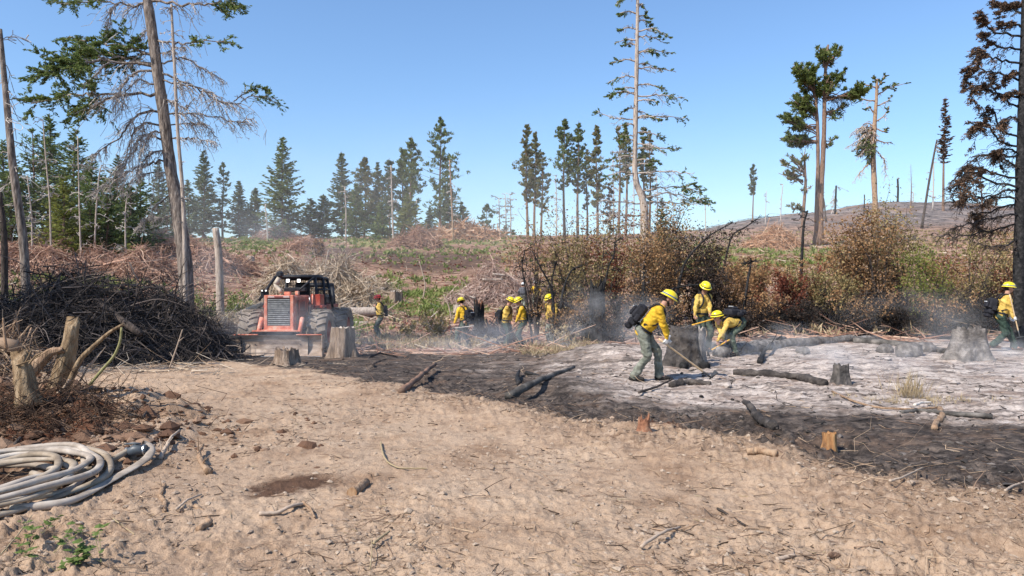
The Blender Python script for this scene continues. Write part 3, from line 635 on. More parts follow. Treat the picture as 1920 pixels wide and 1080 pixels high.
# the big leaning fir at the left
d = 24; b = P(352, d); t = empty('fir_tree', b); tag(t, 'big leaning half-dead fir with grey furrowed trunk and hanging dead limbs', 'tree')
b_row = 540-(b[2]-CZ)/d*F
LT = [([(284,5),(250,12),(222,7),(169,2),(111,9)],6,.55,.8),([(284,2),(330,8),(378,9),(418,2),(445,15)],6,.55,.8),([(285,-30),(230,-40),(170,-30),(120,-5)],6,.4,1),([(285,-20),(350,-30),(400,-15),(440,0)],5,.5,.8),
 ([(222,8),(209,18),(203,40),(201,64)],3,None,0),
 ([(292,105),(255,95),(225,88),(180,80),(122,72)],7,.12,1.6),([(294,120),(240,112),(200,108),(150,112),(105,126)],7,.2,1.6),([(294,125),(209,113),(155,116),(110,128),(76,142)],7,.25,1.3),([(240,112),(200,100),(165,96),(135,98)],4,.1,1.8),
 ([(298,173),(222,178),(180,176),(142,178),(65,190)],7,.42,1.3),([(222,178),(191,191),(165,205),(147,213),(120,230)],6,.25,1.3),([(205,116),(190,130),(170,152),(150,160)],4,.5,.7),
 ([(295,133),(262,134),(245,142),(230,160),(222,180),(215,213)],6,None,0),([(300,160),(262,150),(240,165),(228,200)],4,None,0),([(304,213),(270,205),(250,222),(235,250),(205,272),(172,292)],6,None,0),
 ([(308,235),(268,230),(250,250),(235,290),(218,330)],5,None,0),([(310,262),(275,252),(258,270),(232,312),(200,350)],5,None,0),([(316,300),(280,306),(250,318),(215,342),(168,366)],5,None,0),
 ([(312,250),(282,245),(262,290),(256,335)],4,None,0),([(322,325),(300,322),(272,326),(250,340)],4,None,0),([(326,360),(300,380),(280,400),(262,430)],3,None,0),([(318,282),(290,284),(270,300),(258,322)],4,None,0),
 ([(292,73),(315,80),(338,82),(378,78),(430,76)],5,.62,.8),([(300,118),(330,110),(342,107),(362,118),(378,129),(400,138),(422,154)],4,None,0),([(303,138),(330,146),(355,160),(400,182),(427,195),(467,182),(520,184)],5,.82,.5),
 ([(303,150),(340,160),(378,164),(405,180),(428,196)],4,None,0),([(438,190),(460,175),(480,165),(500,168)],2.5,.3,.5),([(312,213),(345,212),(382,215),(444,229),(475,224)],4,None,0),([(316,235),(350,230),(384,233),(408,260)],3,None,0),([(320,260),(352,258),(382,262),(400,266)],3,None,0),
 ([(292,60),(275,55),(262,72),(240,78)],4,.5,1.0),([(296,100),(315,98),(330,90),(346,88)],3,None,0),([(300,180),(330,196),(352,204),(362,186)],3,None,0),([(330,400),(305,410),(285,404),(262,415)],3,None,0)]
grow(t, [([(352,b_row+4),(348,500),(340,440),(330,370),(320,320),(308,220),(297,150),(287,70),(276,0),(270,-70)],27,16)], LT, d, M_fir, .07, M_bark, M_dead, seed=11, ntw=10, fcount=1.1)
snag([(351,550),(347,450),(341,350),(334,250),(330,140),(322,20),(321,8)], 23.4, 9, 4, 'slender pale dead stem hugging the right side of the big leaning fir', m=M_bark_pale, twigs=34, tl=22, name='dead_tree', drop=.3)
snag([(55,572),(45,450),(30,330),(18,220),(10,150),(0,55)], 22, 17, 8, 'leaning bare trunk with peeling bark at the far left edge', m=M_bark, twigs=20, tl=60, name='bare_tree', sides=12, drop=.35)
snag([(8,520),(6,440),(-4,360)], 24, 14, 9, 'dark short trunk cut by the left frame edge', m=M_bark_dark, twigs=10, tl=50, name='dark_tree', sides=10)
for (pts, lab) in (([(96,452),(94,380),(86,300),(80,225)],'thin pale stem in front of the dense dark conifer'),([(152,452),(150,400),(146,255)],'tall thin pale stem in front of the spreading conifer'),([(60,455),(58,400),(52,330)],'grey stem low in the left clump'),([(176,455),(180,400),(186,330),(190,310)],'slanting grey dead stem left of the hanging limbs'),([(236,452),(236,400),(238,360)],'pale stem under the dead hanging limbs')):
    snag(pts, 60, 5, 2.5, lab, m=M_bark_pale, twigs=22, tl=26, group='thin dead stems in the left clump', drop=.25)
# tall crooked pale tree right of centre
d = 38; b = P(1207, d); t = empty('crooked_fir_tree', b); tag(t, 'tall pale-trunked fir with crooked lower trunk and sparse drooping boughs', 'tree')
limbs = []; rr_ = random.Random(5)
for i, row in enumerate(range(-20, 330, 15)):
    s = -1 if i % 2 else 1; L = rr_.uniform(30, 62)*(.55+.45*row/330+.1) + (26 if s > 0 and row > 60 else 0)*rr_.random()
    if -20 <= row < 140: L *= 1.0
    dr = rr_.uniform(0, 14); x0 = 1193
    limbs.append(([(x0,row),(x0+s*L*.35,row-4+dr*.1),(x0+s*L*.7,row-3+dr*.5),(x0+s*L,row+dr)], 3.2, .42 if row < 260 else .5, 1.0))
    if i % 3 == 0: limbs.append(([(x0,row+6),(x0-s*L*.3,row+3),(x0-s*L*.75,row+10)], 2.6, .45, .9))
limbs += [([(1192,225),(1150,222),(1120,208)],3,.55,1.1),([(1193,222),(1240,218),(1285,222)],3,.5,1.3),([(1194,60),(1225,50),(1256,72)],3,.4,1.2),([(1195,180),(1240,178),(1284,184)],3,.45,1.2),
 ([(1194,178),(1165,170),(1145,180)],3,.4,1.2),([(1193,98),(1220,92),(1262,100)],3,.4,1.1),([(1196,270),(1225,272),(1250,292)],3,.5,1.0),([(1194,325),(1240,322),(1275,322),(1302,326)],3.5,.55,1.4),
 ([(1198,360),(1240,352),(1280,350),(1312,360)],3.5,.5,1.5),([(1199,372),(1250,362),(1290,370),(1330,386)],3.5,.5,1.5),([(1203,380),(1250,378),(1290,382),(1322,378)],3,.55,1.2),([(1280,350),(1300,345),(1310,350)],2,.1,1.5),
 ([(1200,382),(1160,378),(1120,376)],3,None,0),([(1202,404),(1160,402),(1100,404)],3,None,0),([(1190,310),(1165,308),(1140,312)],2.5,None,0),([(1191,290),(1170,283),(1150,286)],2.5,None,0),([(1205,420),(1160,425),(1130,418)],2.5,None,0)]
brow = 540-(b[2]-CZ)/d*F
grow(t, [([(1209,brow+3),(1208,415),(1208,388),(1203,366),(1193,345),(1190,320),(1191,260),(1193,160),(1195,60),(1196,-60)],17,5)], limbs, d, M_fir, .10, M_bark_pale, M_dead, seed=4, ntw=4.5, droop=.7, fcount=.32, dead_droop=.3)

# twin pines
d = 98
b = P(1533, d); brow = 540-(b[2]-CZ)/d*F
t = empty('twin_pine_tree', b); tag(t, 'twin-trunked tall pine with dark bushy boughs on its left, right of centre', 'tree')
def clump(cx, cy, rx, ry, n, x0, y0, rs, w=3, fs=.35, dens=1.6):
    out = []
    for i in range(n):
        a = rs.uniform(0, 6.28); q = rs.random()**.5; ex, ey = cx+rx*q*math.cos(a), cy+ry*q*math.sin(a)
        out.append(([(x0, y0+rs.uniform(-8, 12)), ((x0*.55+ex*.45), (y0*.5+ey*.5)+4), (ex, ey)], w*rs.uniform(.6, 1), fs, dens))
    return out
rs = random.Random(9)
limbs = clump(1508,130,28,22,16,1526,170,rs)+clump(1496,190,26,20,14,1530,215,rs)+clump(1480,228,20,14,8,1532,240,rs)+clump(1482,260,22,12,8,1533,262,rs)
limbs += clump(1556,100,26,22,20,1547,120,rs)+clump(1570,145,30,14,14,1546,160,rs)+clump(1600,172,30,7,10,1548,180,rs,fs=.55)+clump(1545,165,24,18,12,1546,180,rs)
limbs += clump(1572,200,20,25,6,1545,215,rs,dens=.6)+clump(1560,262,18,20,4,1544,270,rs,dens=.5)+clump(1520,165,22,26,10,1530,190,rs)
grow(t, [([(1530,brow+2),(1532,380),(1534,300),(1533,231),(1529,176),(1522,140)],9,3.5),([(1537,brow+2),(1540,350),(1545,260),(1546,185),(1548,116),(1553,84)],11,3.5)], limbs, d, M_pine, .25, M_bark_pine, M_bark_dark, seed=6, ntw=1.6, ftype='tuft', fcount=.62, tw_len=.35, droop=.1)
d = 96; b = P(1508, d); brow = 540-(b[2]-CZ)/d*F
t = empty('small_pine_tree', b); tag(t, 'small pine with yellowing lower tufts left of the twin-trunked pine', 'tree')
limbs = clump(1490,300,26,18,10,1508,320,rs)+clump(1470,325,16,14,7,1506,335,rs)+clump(1512,285,12,12,5,1508,300,rs)+clump(1480,385,26,8,5,1506,392,rs,dens=.6)+clump(1512,350,14,14,4,1508,352,rs,dens=.6)
grow(t, [([(1503,brow+2),(1506,400),(1511,345),(1508,290)],8,3)], limbs, d, M_scor, .24, M_bark_pine, M_dead, seed=8, ntw=1.5, ftype='tuft', fcount=.3, tw_len=.35, droop=.1)
# broken-top tree with a witches' broom
d = 112; b = P(1641, d); brow = 540-(b[2]-CZ)/d*F
t = empty('broken_top_tree', b); tag(t, 'pale-trunked ragged tree with a tangled ball of twigs under its broken top', 'tree')
limbs = []
for i in range(44):
    a = rs.uniform(1.9, 4.9); q = rs.uniform(12, 46); ex, ey = 1632+q*math.cos(a), 262+q*.95*math.sin(a)*-1*.8
    limbs.append(([(1640, 262+rs.uniform(-30, 20)), ((1640+ex)/2, ey-6), (ex, ey+10)], 2.5, None if i % 3 else .4, .8))
limbs += [([(1642,180),(1665,165),(1697,157)],3,.3,.8),([(1643,165),(1620,158),(1612,160)],3,.2,1.2),([(1643,170),(1655,150),(1660,140)],3,.2,1.2),([(1642,190),(1612,185),(1598,180)],3,.4,1.2),([(1644,160),(1640,148),(1638,143)],3,.1,1.2),([(1642,200),(1665,190),(1672,180)],3,.5,.7),([(1641,230),(1660,215),(1668,198)],3,.5,.5),
 ([(1640,300),(1615,320),(1606,332)],3.5,None,0),([(1642,262),(1660,268),(1672,266)],3,None,0),([(1646,285),(1658,300),(1662,330)],2.5,None,0),([(1642,240),(1656,248),(1664,240)],3,.3,.8),([(1641,215),(1630,200),(1618,205)],3,.3,.8)]
grow(t, [([(1643,brow+3),(1641,380),(1637,300),(1640,231),(1643,190),(1644,148)],12,4)], limbs, d, M_pine, .27, M_bark_tan, M_dead, seed=12, ntw=2.8, fcount=.4, dead_droop=.8)

# burnt conifer at the right edge
d = 20.5; b = P(1909, d); brow = 540-(b[2]-CZ)/d*F
t = empty('burnt_conifer_tree', b); tag(t, 'large burnt conifer with black trunk and curled brown drooping boughs, right edge', 'tree')
def bigX(x): return 1420+x/2.16
arcs = [([(1080,60),(1000,20),(950,5)],.3),([(1080,150),(960,130),(915,90),(900,50)],.4),([(1080,200),(980,190),(930,170),(905,120)],.4),([(1080,260),(990,250),(930,230),(895,190),(890,250)],.4),([(1080,330),(960,300),(890,270),(850,290),(845,350)],.35),([(1080,400),(960,380),(900,340),(860,370),(880,410)],.35),
 ([(1080,440),(1000,410),(950,350),(940,300)],.4),([(1080,560),(1000,540),(950,450),(935,440),(925,480)],.6),([(1080,600),(980,575),(930,500),(890,490),(880,600)],.45),([(1080,500),(1030,470),(990,490),(1000,560)],.4),([(1080,620),(1000,600),(960,620),(1000,700)],.5),
 ([(1080,720),(980,715),(900,680),(850,670),(820,700)],.35),([(1080,760),(950,740),(870,690),(830,720),(850,800)],.4),([(1080,700),(990,640),(960,610)],.6),([(1080,800),(960,800),(880,790),(800,830),(780,770)],None),([(1075,830),(980,840),(880,880),(860,850),(900,930)],.5),
 ([(1075,870),(960,880),(870,900),(780,930)],None),([(1075,900),(960,930),(820,960),(720,950)],None),([(1080,400),(1040,370),(1010,380)],.2),([(1080,110),(1030,90),(980,100),(975,40)],.2),([(1080,30),(1040,10),(990,30)],.1),([(1080,300),(1030,290),(1000,320)],.3),([(1070,770),(1000,770),(950,800),(920,830)],.6),([(1075,960),(1000,1000),(900,990)],None),
 ([(1070,640),(950,620),(880,640),(780,745)],None),([(1080,180),(1120,150),(1150,200)],.2),([(1080,380),(1130,360),(1160,420)],.2),([(1080,560),(1130,540),(1160,600)],.3),([(1080,700),(1130,690),(1170,760)],.3)]
limbs = [([(bigX(x), y/2.16) for x, y in p_], 5, f_, 1.3) for p_, f_ in arcs]
grow(t, [([(1909,brow+3),(1911,480),(1914,350),(1917,200),(1922,60),(1925,-60)],20,13)], limbs, d, M_burnt, .05, M_char, M_bark_dark, seed=14, ntw=14, droop=1.9, fcount=1.7, tw_len=.21, dead_droop=.6)
# ------------------------------------------------------------------ ground picking and litter
def PG(px, row, dmin=4.0):
    """point of the ground seen at a pixel"""
    d = np.concatenate([np.arange(dmin, 30, .02), np.arange(30, 160, .2)]); x = (px-960)/F*d; z = gh(x, d); zr = CZ-(row-540)/F*d
    k = np.argmax(zr <= z); return np.array([x[k], d[k], z[k]])
def scatter_sticks(name, n, sample, rad, length, m, lift=.5, up=.25, bend=.15, K=4, sides=3, kind='stuff', seed=1, label=None):
    r = np.random.default_rng(seed); x, y = sample(r, n); n = len(x)
    L = length[0]+(length[1]-length[0])*r.random(n)**2.2; R_ = rad[0]+(rad[1]-rad[0])*r.random(n)**3; sc = np.clip(y/12, .6, 7)**.55; R_ = R_*sc
    az = r.uniform(0, np.pi*2, n); k = np.linspace(-.5, .5, K)
    px_ = x[:, None]+np.cos(az)[:, None]*L[:, None]*k; py_ = y[:, None]+np.sin(az)[:, None]*L[:, None]*k
    px_[:, 1:-1] += r.normal(size=(n, K-2))*bend*L[:, None]; py_[:, 1:-1] += r.normal(size=(n, K-2))*bend*L[:, None]
    pz = gh(px_.ravel(), py_.ravel()).reshape(n, K)
    flat = pz.mean(1)[:, None]*.6+pz*.4; tl = r.normal(size=n)*up
    pz = np.maximum(flat, pz-.004)+R_[:, None]*lift+np.maximum(0, tl)[:, None]*(k+.5)[None]*L[:, None]
    g = Geo(); tubes(g, np.stack([px_, py_, pz], -1), R_[:, None]*(1-.55*np.linspace(0, 1, K))[None], sides, 0, False)
    o = g.build(name, m); tag(o, label, kind=kind); return o
def fan(a, b, p0=-150, p1=2070):
    def f(r, n):
        d = np.exp(r.uniform(np.log(a), np.log(b), n)); p = r.uniform(p0, p1, n); return (p-960)/F*d, d
    return f
def masked(base, test):
    def f(r, n):
        x, y = base(r, n); k = test(x, y, r); return x[k], y[k]
    return f
def edge_q(x, y): p = pxof(x, y); e = np.interp(p, EP, ED); return (y-e)/(.09*e)
dirtside = lambda x, y, r: (edge_q(x, y) < .3) & (r.random(len(x)) < .25+.75*vnoise(x*1.1, y*1.1, 5)**2*1.6)
charside = lambda x, y, r: (edge_q(x, y) > .2)
scatter_sticks('twig_litter', 9500, masked(fan(4.1, 14), dirtside), (.0012, .006), (.03, .34), M_twig, seed=2, bend=.2)
scatter_sticks('pale_chip_litter', 1500, masked(fan(4.1, 14), dirtside), (.002, .007), (.02, .12), M_straw, seed=3, bend=.05, K=3)
scatter_sticks('dark_root_litter', 5200, masked(fan(4.1, 14), dirtside), (.0012, .008), (.03, .26), mat('dark_roots', [(.03,.02,.014),(.07,.045,.03),(.12,.08,.05)], island=.8), seed=33, bend=.28)
nr = lambda x, y, r: (np.abs(edge_q(x, y)+.4) < .8) & (pxof(x, y) > 560)
scatter_sticks('root_mat', 7500, masked(fan(4.5, 15), nr), (.0015, .007), (.06, .4), M_twig, seed=4, up=.5, bend=.2)
scatter_sticks('charred_litter', 1700, masked(fan(6, 25, 500, 2070), charside), (.003, .014), (.03, .35), M_twigdark, seed=5, bend=.15)
scatter_sticks('burnt_ground_straw', 1500, masked(fan(6, 25, 500, 2070), charside), (.002, .007), (.05, .5), M_twig, seed=6, bend=.12)
scatter_sticks('bank_roots', 1500, lambda r, n: (r.normal(size=n)*1.1-5.9, r.normal(size=n)*.95+8.2), (.002, .008), (.06, .5), mat('bank_root_bark', [(.035,.02,.013),(.09,.05,.03),(.2,.12,.075)], island=.85), seed=7, up=.6, bend=.22)
nogap = lambda x, y, r: ~((np.abs(y-88) < 9) & (np.abs(pxof(x, y)-760) < 190) & (r.random(len(x)) < .8))
scatter_sticks('slash_litter', 15000, masked(fan(22, 135), nogap), (.008, .022), (.3, 2.4), M_slash, seed=8, up=.18, bend=.09, K=3)
scatter_sticks('pale_slash_litter', 5000, masked(fan(24, 125), nogap), (.008, .02), (.3, 2.2), M_slashtan, seed=9, up=.22, bend=.1, K=3)
scatter_sticks('brush_edge_litter', 1900, masked(fan(15, 26, -200, 640), lambda x, y, r: (pxof(x, y) < 420) | (y > 24) | (r.random(len(x)) < .12)), (.005, .013), (.15, 1.2), M_slashtan, seed=10, up=.3, bend=.1, K=4)
# clods and chips of soil
def clods(name, n, sample, size, m, seed):
    r = np.random.default_rng(seed); x, y = sample(r, n); n = len(x); s = size[0]+(size[1]-size[0])*r.random(n)**3
    ico = np.array([[0,0,1],[.9,0,.3],[.28,.85,.3],[-.72,.5,.3],[-.72,-.5,.3],[.28,-.85,.3],[.7,.5,-.4],[-.3,.8,-.4],[-.9,0,-.4],[-.3,-.8,-.4],[.7,-.5,-.4]])
    f = np.array([[0,1,2],[0,2,3],[0,3,4],[0,4,5],[0,5,1],[1,6,2],[2,7,3],[3,8,4],[4,9,5],[5,10,1],[6,7,2],[7,8,3],[8,9,4],[9,10,5],[10,6,1]])
    v = ico[None]*s[:, None, None]*r.uniform(.55, 1.3, (n, 11, 1))*np.stack([r.uniform(.7, 1.5, n), r.uniform(.7, 1.3, n), r.uniform(.35, .8, n)], -1)[:, None]
    a = r.uniform(0, 6.28, n); c, si = np.cos(a)[:, None], np.sin(a)[:, None]; vx = v[..., 0]*c-v[..., 1]*si; vy = v[..., 0]*si+v[..., 1]*c
    v = np.stack([vx+x[:, None], vy+y[:, None], v[..., 2]+(gh(x, y)+s*.1)[:, None]], -1)
    g = Geo(); g.add(v.reshape(-1, 3), (np.arange(n)[:, None, None]*11+f[None]).reshape(-1, 3)); o = g.build(name, m); tag(o, kind='stuff'); return o
M_clod = mat('soil_clods', [(.22,.15,.10),(.33,.245,.18),(.42,.33,.25)], island=.8, bump=.6, bscale=60)
M_clodc = mat('charred_clods', [(.012,.011,.01),(.04,.034,.03),(.09,.075,.065),(.2,.17,.15)], island=.8)
M_clodr = mat('reddish_clods', [(.06,.03,.018),(.15,.08,.048),(.30,.20,.135)], island=.8, bump=.8, bscale=40)
clods('soil_clods', 15000, masked(fan(4.1, 13), dirtside), (.004, .03), M_clod, 1)
clods('spoil_clods', 3400, masked(fan(4.3, 13), nr), (.008, .05), M_clod, 2)
clods('charred_clods', 4200, masked(fan(6, 22, 560, 2070), lambda x, y, r: (edge_q(x, y) > .1) & (r.random(len(x)) < np.where(edge_q(x, y) > 3, .35, 1))), (.008, .045), M_clodc, 3)
clods('ash_lumps', 420, masked(fan(9, 22, 1000, 2070), lambda x, y, r: edge_q(x, y) > 5.5), (.02, .09), mat('ash_lump_soil', [(.08,.07,.06),(.3,.25,.22),(.5,.43,.38)], island=.7, bump=.8, bscale=30), 15)
clods('bank_lumps', 260, lambda r, n: (r.normal(size=n)*1.3-5.6, r.normal(size=n)*.9+8.0), (.04, .17), M_clodr, 14)
clods('bank_clods', 2200, lambda r, n: (r.normal(size=n)*1.1-5.5, r.normal(size=n)*.8+7.9), (.01, .06), M_clodr, 4)

# ------------------------------------------------------------------ slash piles
def pile(lobes, label, m, n, r_=(.008, .03), L_=(.4, 1.8), name='slash_pile', nlog=5, logm=None, base_m=None, spread=1.0, arch=0, group=None, seed=1, cat='brush pile', loft=.35):
    """lobes: (px, d, half width m, half depth m, height m)"""
    r = np.random.default_rng(seed); Ls = [((px-960)/F*d, d, a, b, h) for px, d, a, b, h in lobes]
    x0, y0 = Ls[0][0], Ls[0][1]; root = empty(name, (x0, y0, G(x0, y0))); tag(root, label, cat, group)
    def hgt(x, y):
        z = np.zeros_like(x)
        for cx, cy, a, b, h in Ls:
            q = np.sqrt(((x-cx)/a)**2+((y-cy)/b)**2); z = np.maximum(z, h*np.clip(1-q**1.5, 0, 1)*(.8+.4*vnoise(x*1.3, y*1.3, seed)))
        return z
    g = Geo()
    for cx, cy, a, b, h in Ls:
        u = np.linspace(-1, 1, 26); X, Y = np.meshgrid(cx+u*a*.97, cy+u*b*.97); Z = gh(X.ravel(), Y.ravel())+hgt(X.ravel(), Y.ravel())*.72+fbm(X.ravel()*2.5, Y.ravel()*2.5, 3, 3)*.3*min(1, h)-.12
        i = np.arange(25)[:, None]*26+np.arange(25)[None]; q = np.stack([i, i+1, i+27, i+26], -1).reshape(-1, 4)
        g.add(np.stack([X.ravel(), Y.ravel(), Z], -1), q)
    g.build('mound', base_m or m, root)
    K = 5; k = np.linspace(-.5, .5, K); wts = np.array([a*b*h for _, _, a, b, h in Ls]); wts /= wts.sum(); li = r.choice(len(Ls), n, p=wts)
    A = np.array(Ls)[li]; q = r.random(n)**.5*spread; th = r.uniform(0, 6.28, n); x = A[:, 0]+A[:, 2]*q*np.cos(th); y = A[:, 1]+A[:, 3]*q*np.sin(th)
    hh = hgt(x, y); z = gh(x, y)+hh*(.62+.45*r.random(n))+.03
    L = L_[0]+(L_[1]-L_[0])*r.random(n)**1.8; R = r_[0]+(r_[1]-r_[0])*r.random(n)**3
    D = r.normal(size=(n, 3)); D[:, 2] *= loft; D = unit(D); D[:, 2] = D[:, 2]*np.where(hh > .3, 1, .4)
    # lie roughly along the slope of the heap
    e = .15; gx = (hgt(x+e, y)-hgt(x-e, y))/(2*e); gy = (hgt(x, y+e)-hgt(x, y-e))/(2*e); D[:, 2] += np.clip(D[:, 0]*gx+D[:, 1]*gy, -1.2, 1.2)*.7; D = unit(D)
    p = np.stack([x, y, z], -1)[:, None]+D[:, None]*(L[:, None]*k)[..., None]; p[:, :, :] += np.cumsum(r.normal(size=(n, K, 3))*.035*L[:, None, None], 1)
    p[..., 2] = np.maximum(p[..., 2], coarse(p[..., 0].ravel(), p[..., 1].ravel()).reshape(n, K)+.01)
    g = Geo(); tubes(g, p, R[:, None]*(1-.6*np.linspace(0, 1, K))[None], 3, 0, False)
    if arch:   # long thin limbs that spring out of the heap
        na = arch; li = r.choice(len(Ls), na, p=wts); A = np.array(Ls)[li]; x = A[:, 0]+A[:, 2]*r.uniform(-.8, .8, na); y = A[:, 1]+A[:, 3]*r.uniform(-.5, .5, na); z = gh(x, y)+hgt(x, y)*.8
        K2 = 9; kk = np.linspace(0, 1, K2); L = r.uniform(.7, 1.9, na); az = r.uniform(0, 6.28, na); D = np.stack([np.cos(az), np.sin(az)*.5, r.uniform(.5, 1.4, na)], -1)
        p = np.stack([x, y, z], -1)[:, None]+D[:, None]*(L[:, None]*kk)[..., None]; p[..., 2] -= (L[:, None]*kk**2)*r.uniform(.1, .9, (na, 1)); p += np.cumsum(r.normal(size=p.shape)*.03, 1)*kk[None, :, None]
        tubes(g, p, .016*(1-.8*kk)[None]*r.uniform(.5, 1.5, (na, 1)), 4, 0, False)
        n3 = na*7; i3 = r.integers(0, na, n3); j3 = r.integers(2, K2, n3); c = p[i3, j3]; d3 = unit(D[i3]*.6+r.normal(size=(n3, 3))); l3 = r.uniform(.15, .6, n3)
        q3 = c[:, None]+d3[:, None]*(l3[:, None]*np.linspace(0, 1, 4))[..., None]; q3 += np.cumsum(r.normal(size=q3.shape)*.015, 1)
        tubes(g, q3, .005*(1-.6*np.linspace(0, 1, 4))[None]*np.ones((n3, 1)), 3, 0, False)
    tag(g.build('branches', m, root), kind='stuff')
    for i in range(nlog):
        a = Ls[r.integers(0, len(Ls))]; cx = a[0]+a[2]*r.uniform(-.6, .6); cy = a[1]-a[3]*r.uniform(.1, .7); az = r.uniform(-.8, .8); l = r.uniform(.9, 2.4)*(1 if a[2] > 1.5 else .6); t = np.linspace(-.5, .5, 7)
        X = cx+np.cos(az)*l*t; Y = cy+np.sin(az)*l*t*.6; zz = gh(X, Y)+hgt(X, Y)*1.0; zz = np.linspace(zz[0], zz[-1], 7)*.5+zz.mean()*.5+.08
        g = Geo(); tubes(g, np.stack([X, Y, zz], -1), r.uniform(.05, .11)*(1+.06*r.normal(size=7)), 8, 0); g.build('log', logm or m, root, smooth=True)
    return root
M_slashpink = mat('slash_pinkish_brown', [(.15,.09,.075),(.34,.22,.175),(.52,.37,.30),(.68,.56,.48)], island=.85, scale=1.5)
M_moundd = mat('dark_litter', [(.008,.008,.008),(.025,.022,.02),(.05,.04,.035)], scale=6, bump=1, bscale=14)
M_moundr = mat('brown_litter', [(.045,.028,.02),(.12,.075,.052),(.22,.145,.10)], scale=5, bump=1, bscale=10, dist=.1)
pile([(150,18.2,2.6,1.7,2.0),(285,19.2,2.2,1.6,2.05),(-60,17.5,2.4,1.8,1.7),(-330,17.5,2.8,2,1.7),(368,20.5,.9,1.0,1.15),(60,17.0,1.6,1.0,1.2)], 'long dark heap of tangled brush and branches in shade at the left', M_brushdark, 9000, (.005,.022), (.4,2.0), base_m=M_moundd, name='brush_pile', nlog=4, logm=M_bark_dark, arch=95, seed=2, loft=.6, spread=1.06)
pile([(620,44,2.5,1.8,3.3),(545,46,2.2,1.6,2.9),(680,43,1.1,1.1,1.7)], 'tall tan and brown slash heap behind the skidder', M_slashtan, 5200, (.012,.04), (.6,3.2), base_m=M_moundr, nlog=7, logm=M_bark_pale, arch=14, seed=3, loft=.5)
pile([(925,56,2.9,1.8,2.9),(985,58,2.0,1.5,2.2),(865,54,1.6,1.2,1.2)], 'low red-brown slash heap above the pair of firefighters', M_slashpink, 4200, (.012,.035), (.5,2.4), base_m=M_moundr, nlog=4, logm=M_bark_pale, seed=4)
pile([(872,122,4.6,2.5,2.6),(825,123,3.6,2,1.5),(918,122,3,2,1.3)], 'orange-brown heap of cut logs on the ridge right of the tallest pine', M_slashor, 2600, (.03,.11), (1,5), base_m=M_moundr, nlog=10, logm=M_slashor, seed=5)
pile([(788,104,3.4,2,2.6),(755,103,2.4,1.6,1.5)], 'brown slash heap left of the orange log heap', M_slash, 1500, (.02,.06), (1,4), base_m=M_moundr, nlog=3, seed=6)
pile([(522,118,3.8,2,2.0)], 'small reddish slash heap below the broad dense conifer', M_slash, 1000, (.02,.05), (1,4), base_m=M_moundr, nlog=1, seed=7)
pile([(575,92,3.0,2,1.9)], 'reddish slash heap on the slope above the tall tan heap', M_slash, 900, (.02,.05), (1,3.5), base_m=M_moundr, nlog=2, seed=8)
pile([(395,60,3.0,2,1.9),(450,62,2.2,1.6,1.2)], 'red-brown slash heap right of the big fir trunk', M_slash, 1900, (.014,.04), (.7,3), base_m=M_moundr, nlog=4, seed=9)
pile([(265,52,3.0,2,2.0),(190,54,2.6,1.8,1.6)], 'red-brown slash heap left of the big fir trunk', M_slash, 2400, (.014,.04), (.7,3), base_m=M_moundr, nlog=4, seed=10)
pile([(95,50,3.0,2,1.7),(20,50,2.6,2,1.8)], 'brown slash heap at the left edge of the slope', M_slash, 2200, (.014,.04), (.7,3), base_m=M_moundr, nlog=3, seed=11)
pile([(1090,58,2.4,1.5,1.3)], 'reddish slash heap half hidden by the scorched shrubs', M_slash, 1100, (.014,.04), (.7,3), base_m=M_moundr, nlog=2, seed=31)
pile([(700,58,2.0,1.3,.8),(660,60,1.5,1.2,.7)], 'low pale slash heap right of the tall tan heap', M_slashtan, 1100, (.014,.04), (.7,3), base_m=M_moundr, nlog=3, logm=M_bark_pale, seed=32)
pile([(300,78,3.2,2,2.0),(350,80,2.5,2,1.6)], 'far red-brown slash heap behind the big fir trunk', M_slash, 1200, (.02,.05), (1,3.5), base_m=M_moundr, nlog=2, seed=33)
pile([(120,72,3.2,2,1.8)], 'far reddish slash heap below the left conifers', M_slash, 900, (.02,.05), (1,3.5), base_m=M_moundr, nlog=2, seed=34)
pile([(1010,92,2.8,1.8,1.3)], 'far reddish slash heap under the leftmost scorched pines', M_slash, 700, (.02,.05), (1,3.5), base_m=M_moundr, nlog=2, seed=35)
pile([(340,29,1.6,1.1,1.0),(290,31,1.4,1.1,1.1)], 'brown tangle of limbs at the foot of the big fir', M_slashtan, 1800, (.006,.022), (.4,1.8), base_m=M_moundr, nlog=3, seed=36, loft=.5)
pile([(1455,92,3.4,2,2.7),(1425,90,2.4,2,1.7)], 'orange-brown slash heap under the twin pines', M_slashor, 2200, (.015,.06), (.8,3), base_m=M_moundr, nlog=5, logm=M_slashor, seed=12)
pile([(445,26,1.1,.9,1.2),(410,25,1.0,.9,1.0),(485,29,1.3,1,1.5)], 'grey-brown tangle of brush left of the skidder', M_slashtan, 2200, (.006,.02), (.3,1.5), base_m=M_moundr, name='brush_pile', nlog=2, seed=13, loft=.5)
pile([(890,28.5,.9,.6,.55),(930,29,1.1,.6,.6)], 'burnt roots and branches behind the middle firefighters', M_twigdark, 900, (.01,.035), (.3,1.4), base_m=M_moundd, name='charred_brush_pile', nlog=2, logm=M_char, seed=14, loft=.8)
pile([(1570,27,3.0,.8,.7),(1700,26.5,2.4,.8,.7),(1850,26,2.6,.9,.8),(1420,27,1.8,.8,.6)], 'band of charred limbs lying along the foot of the scorched shrubs', M_twigdark, 3000, (.008,.035), (.4,2.0), base_m=M_moundd, name='charred_brush_pile', nlog=5, logm=M_charash, seed=15, loft=.6)
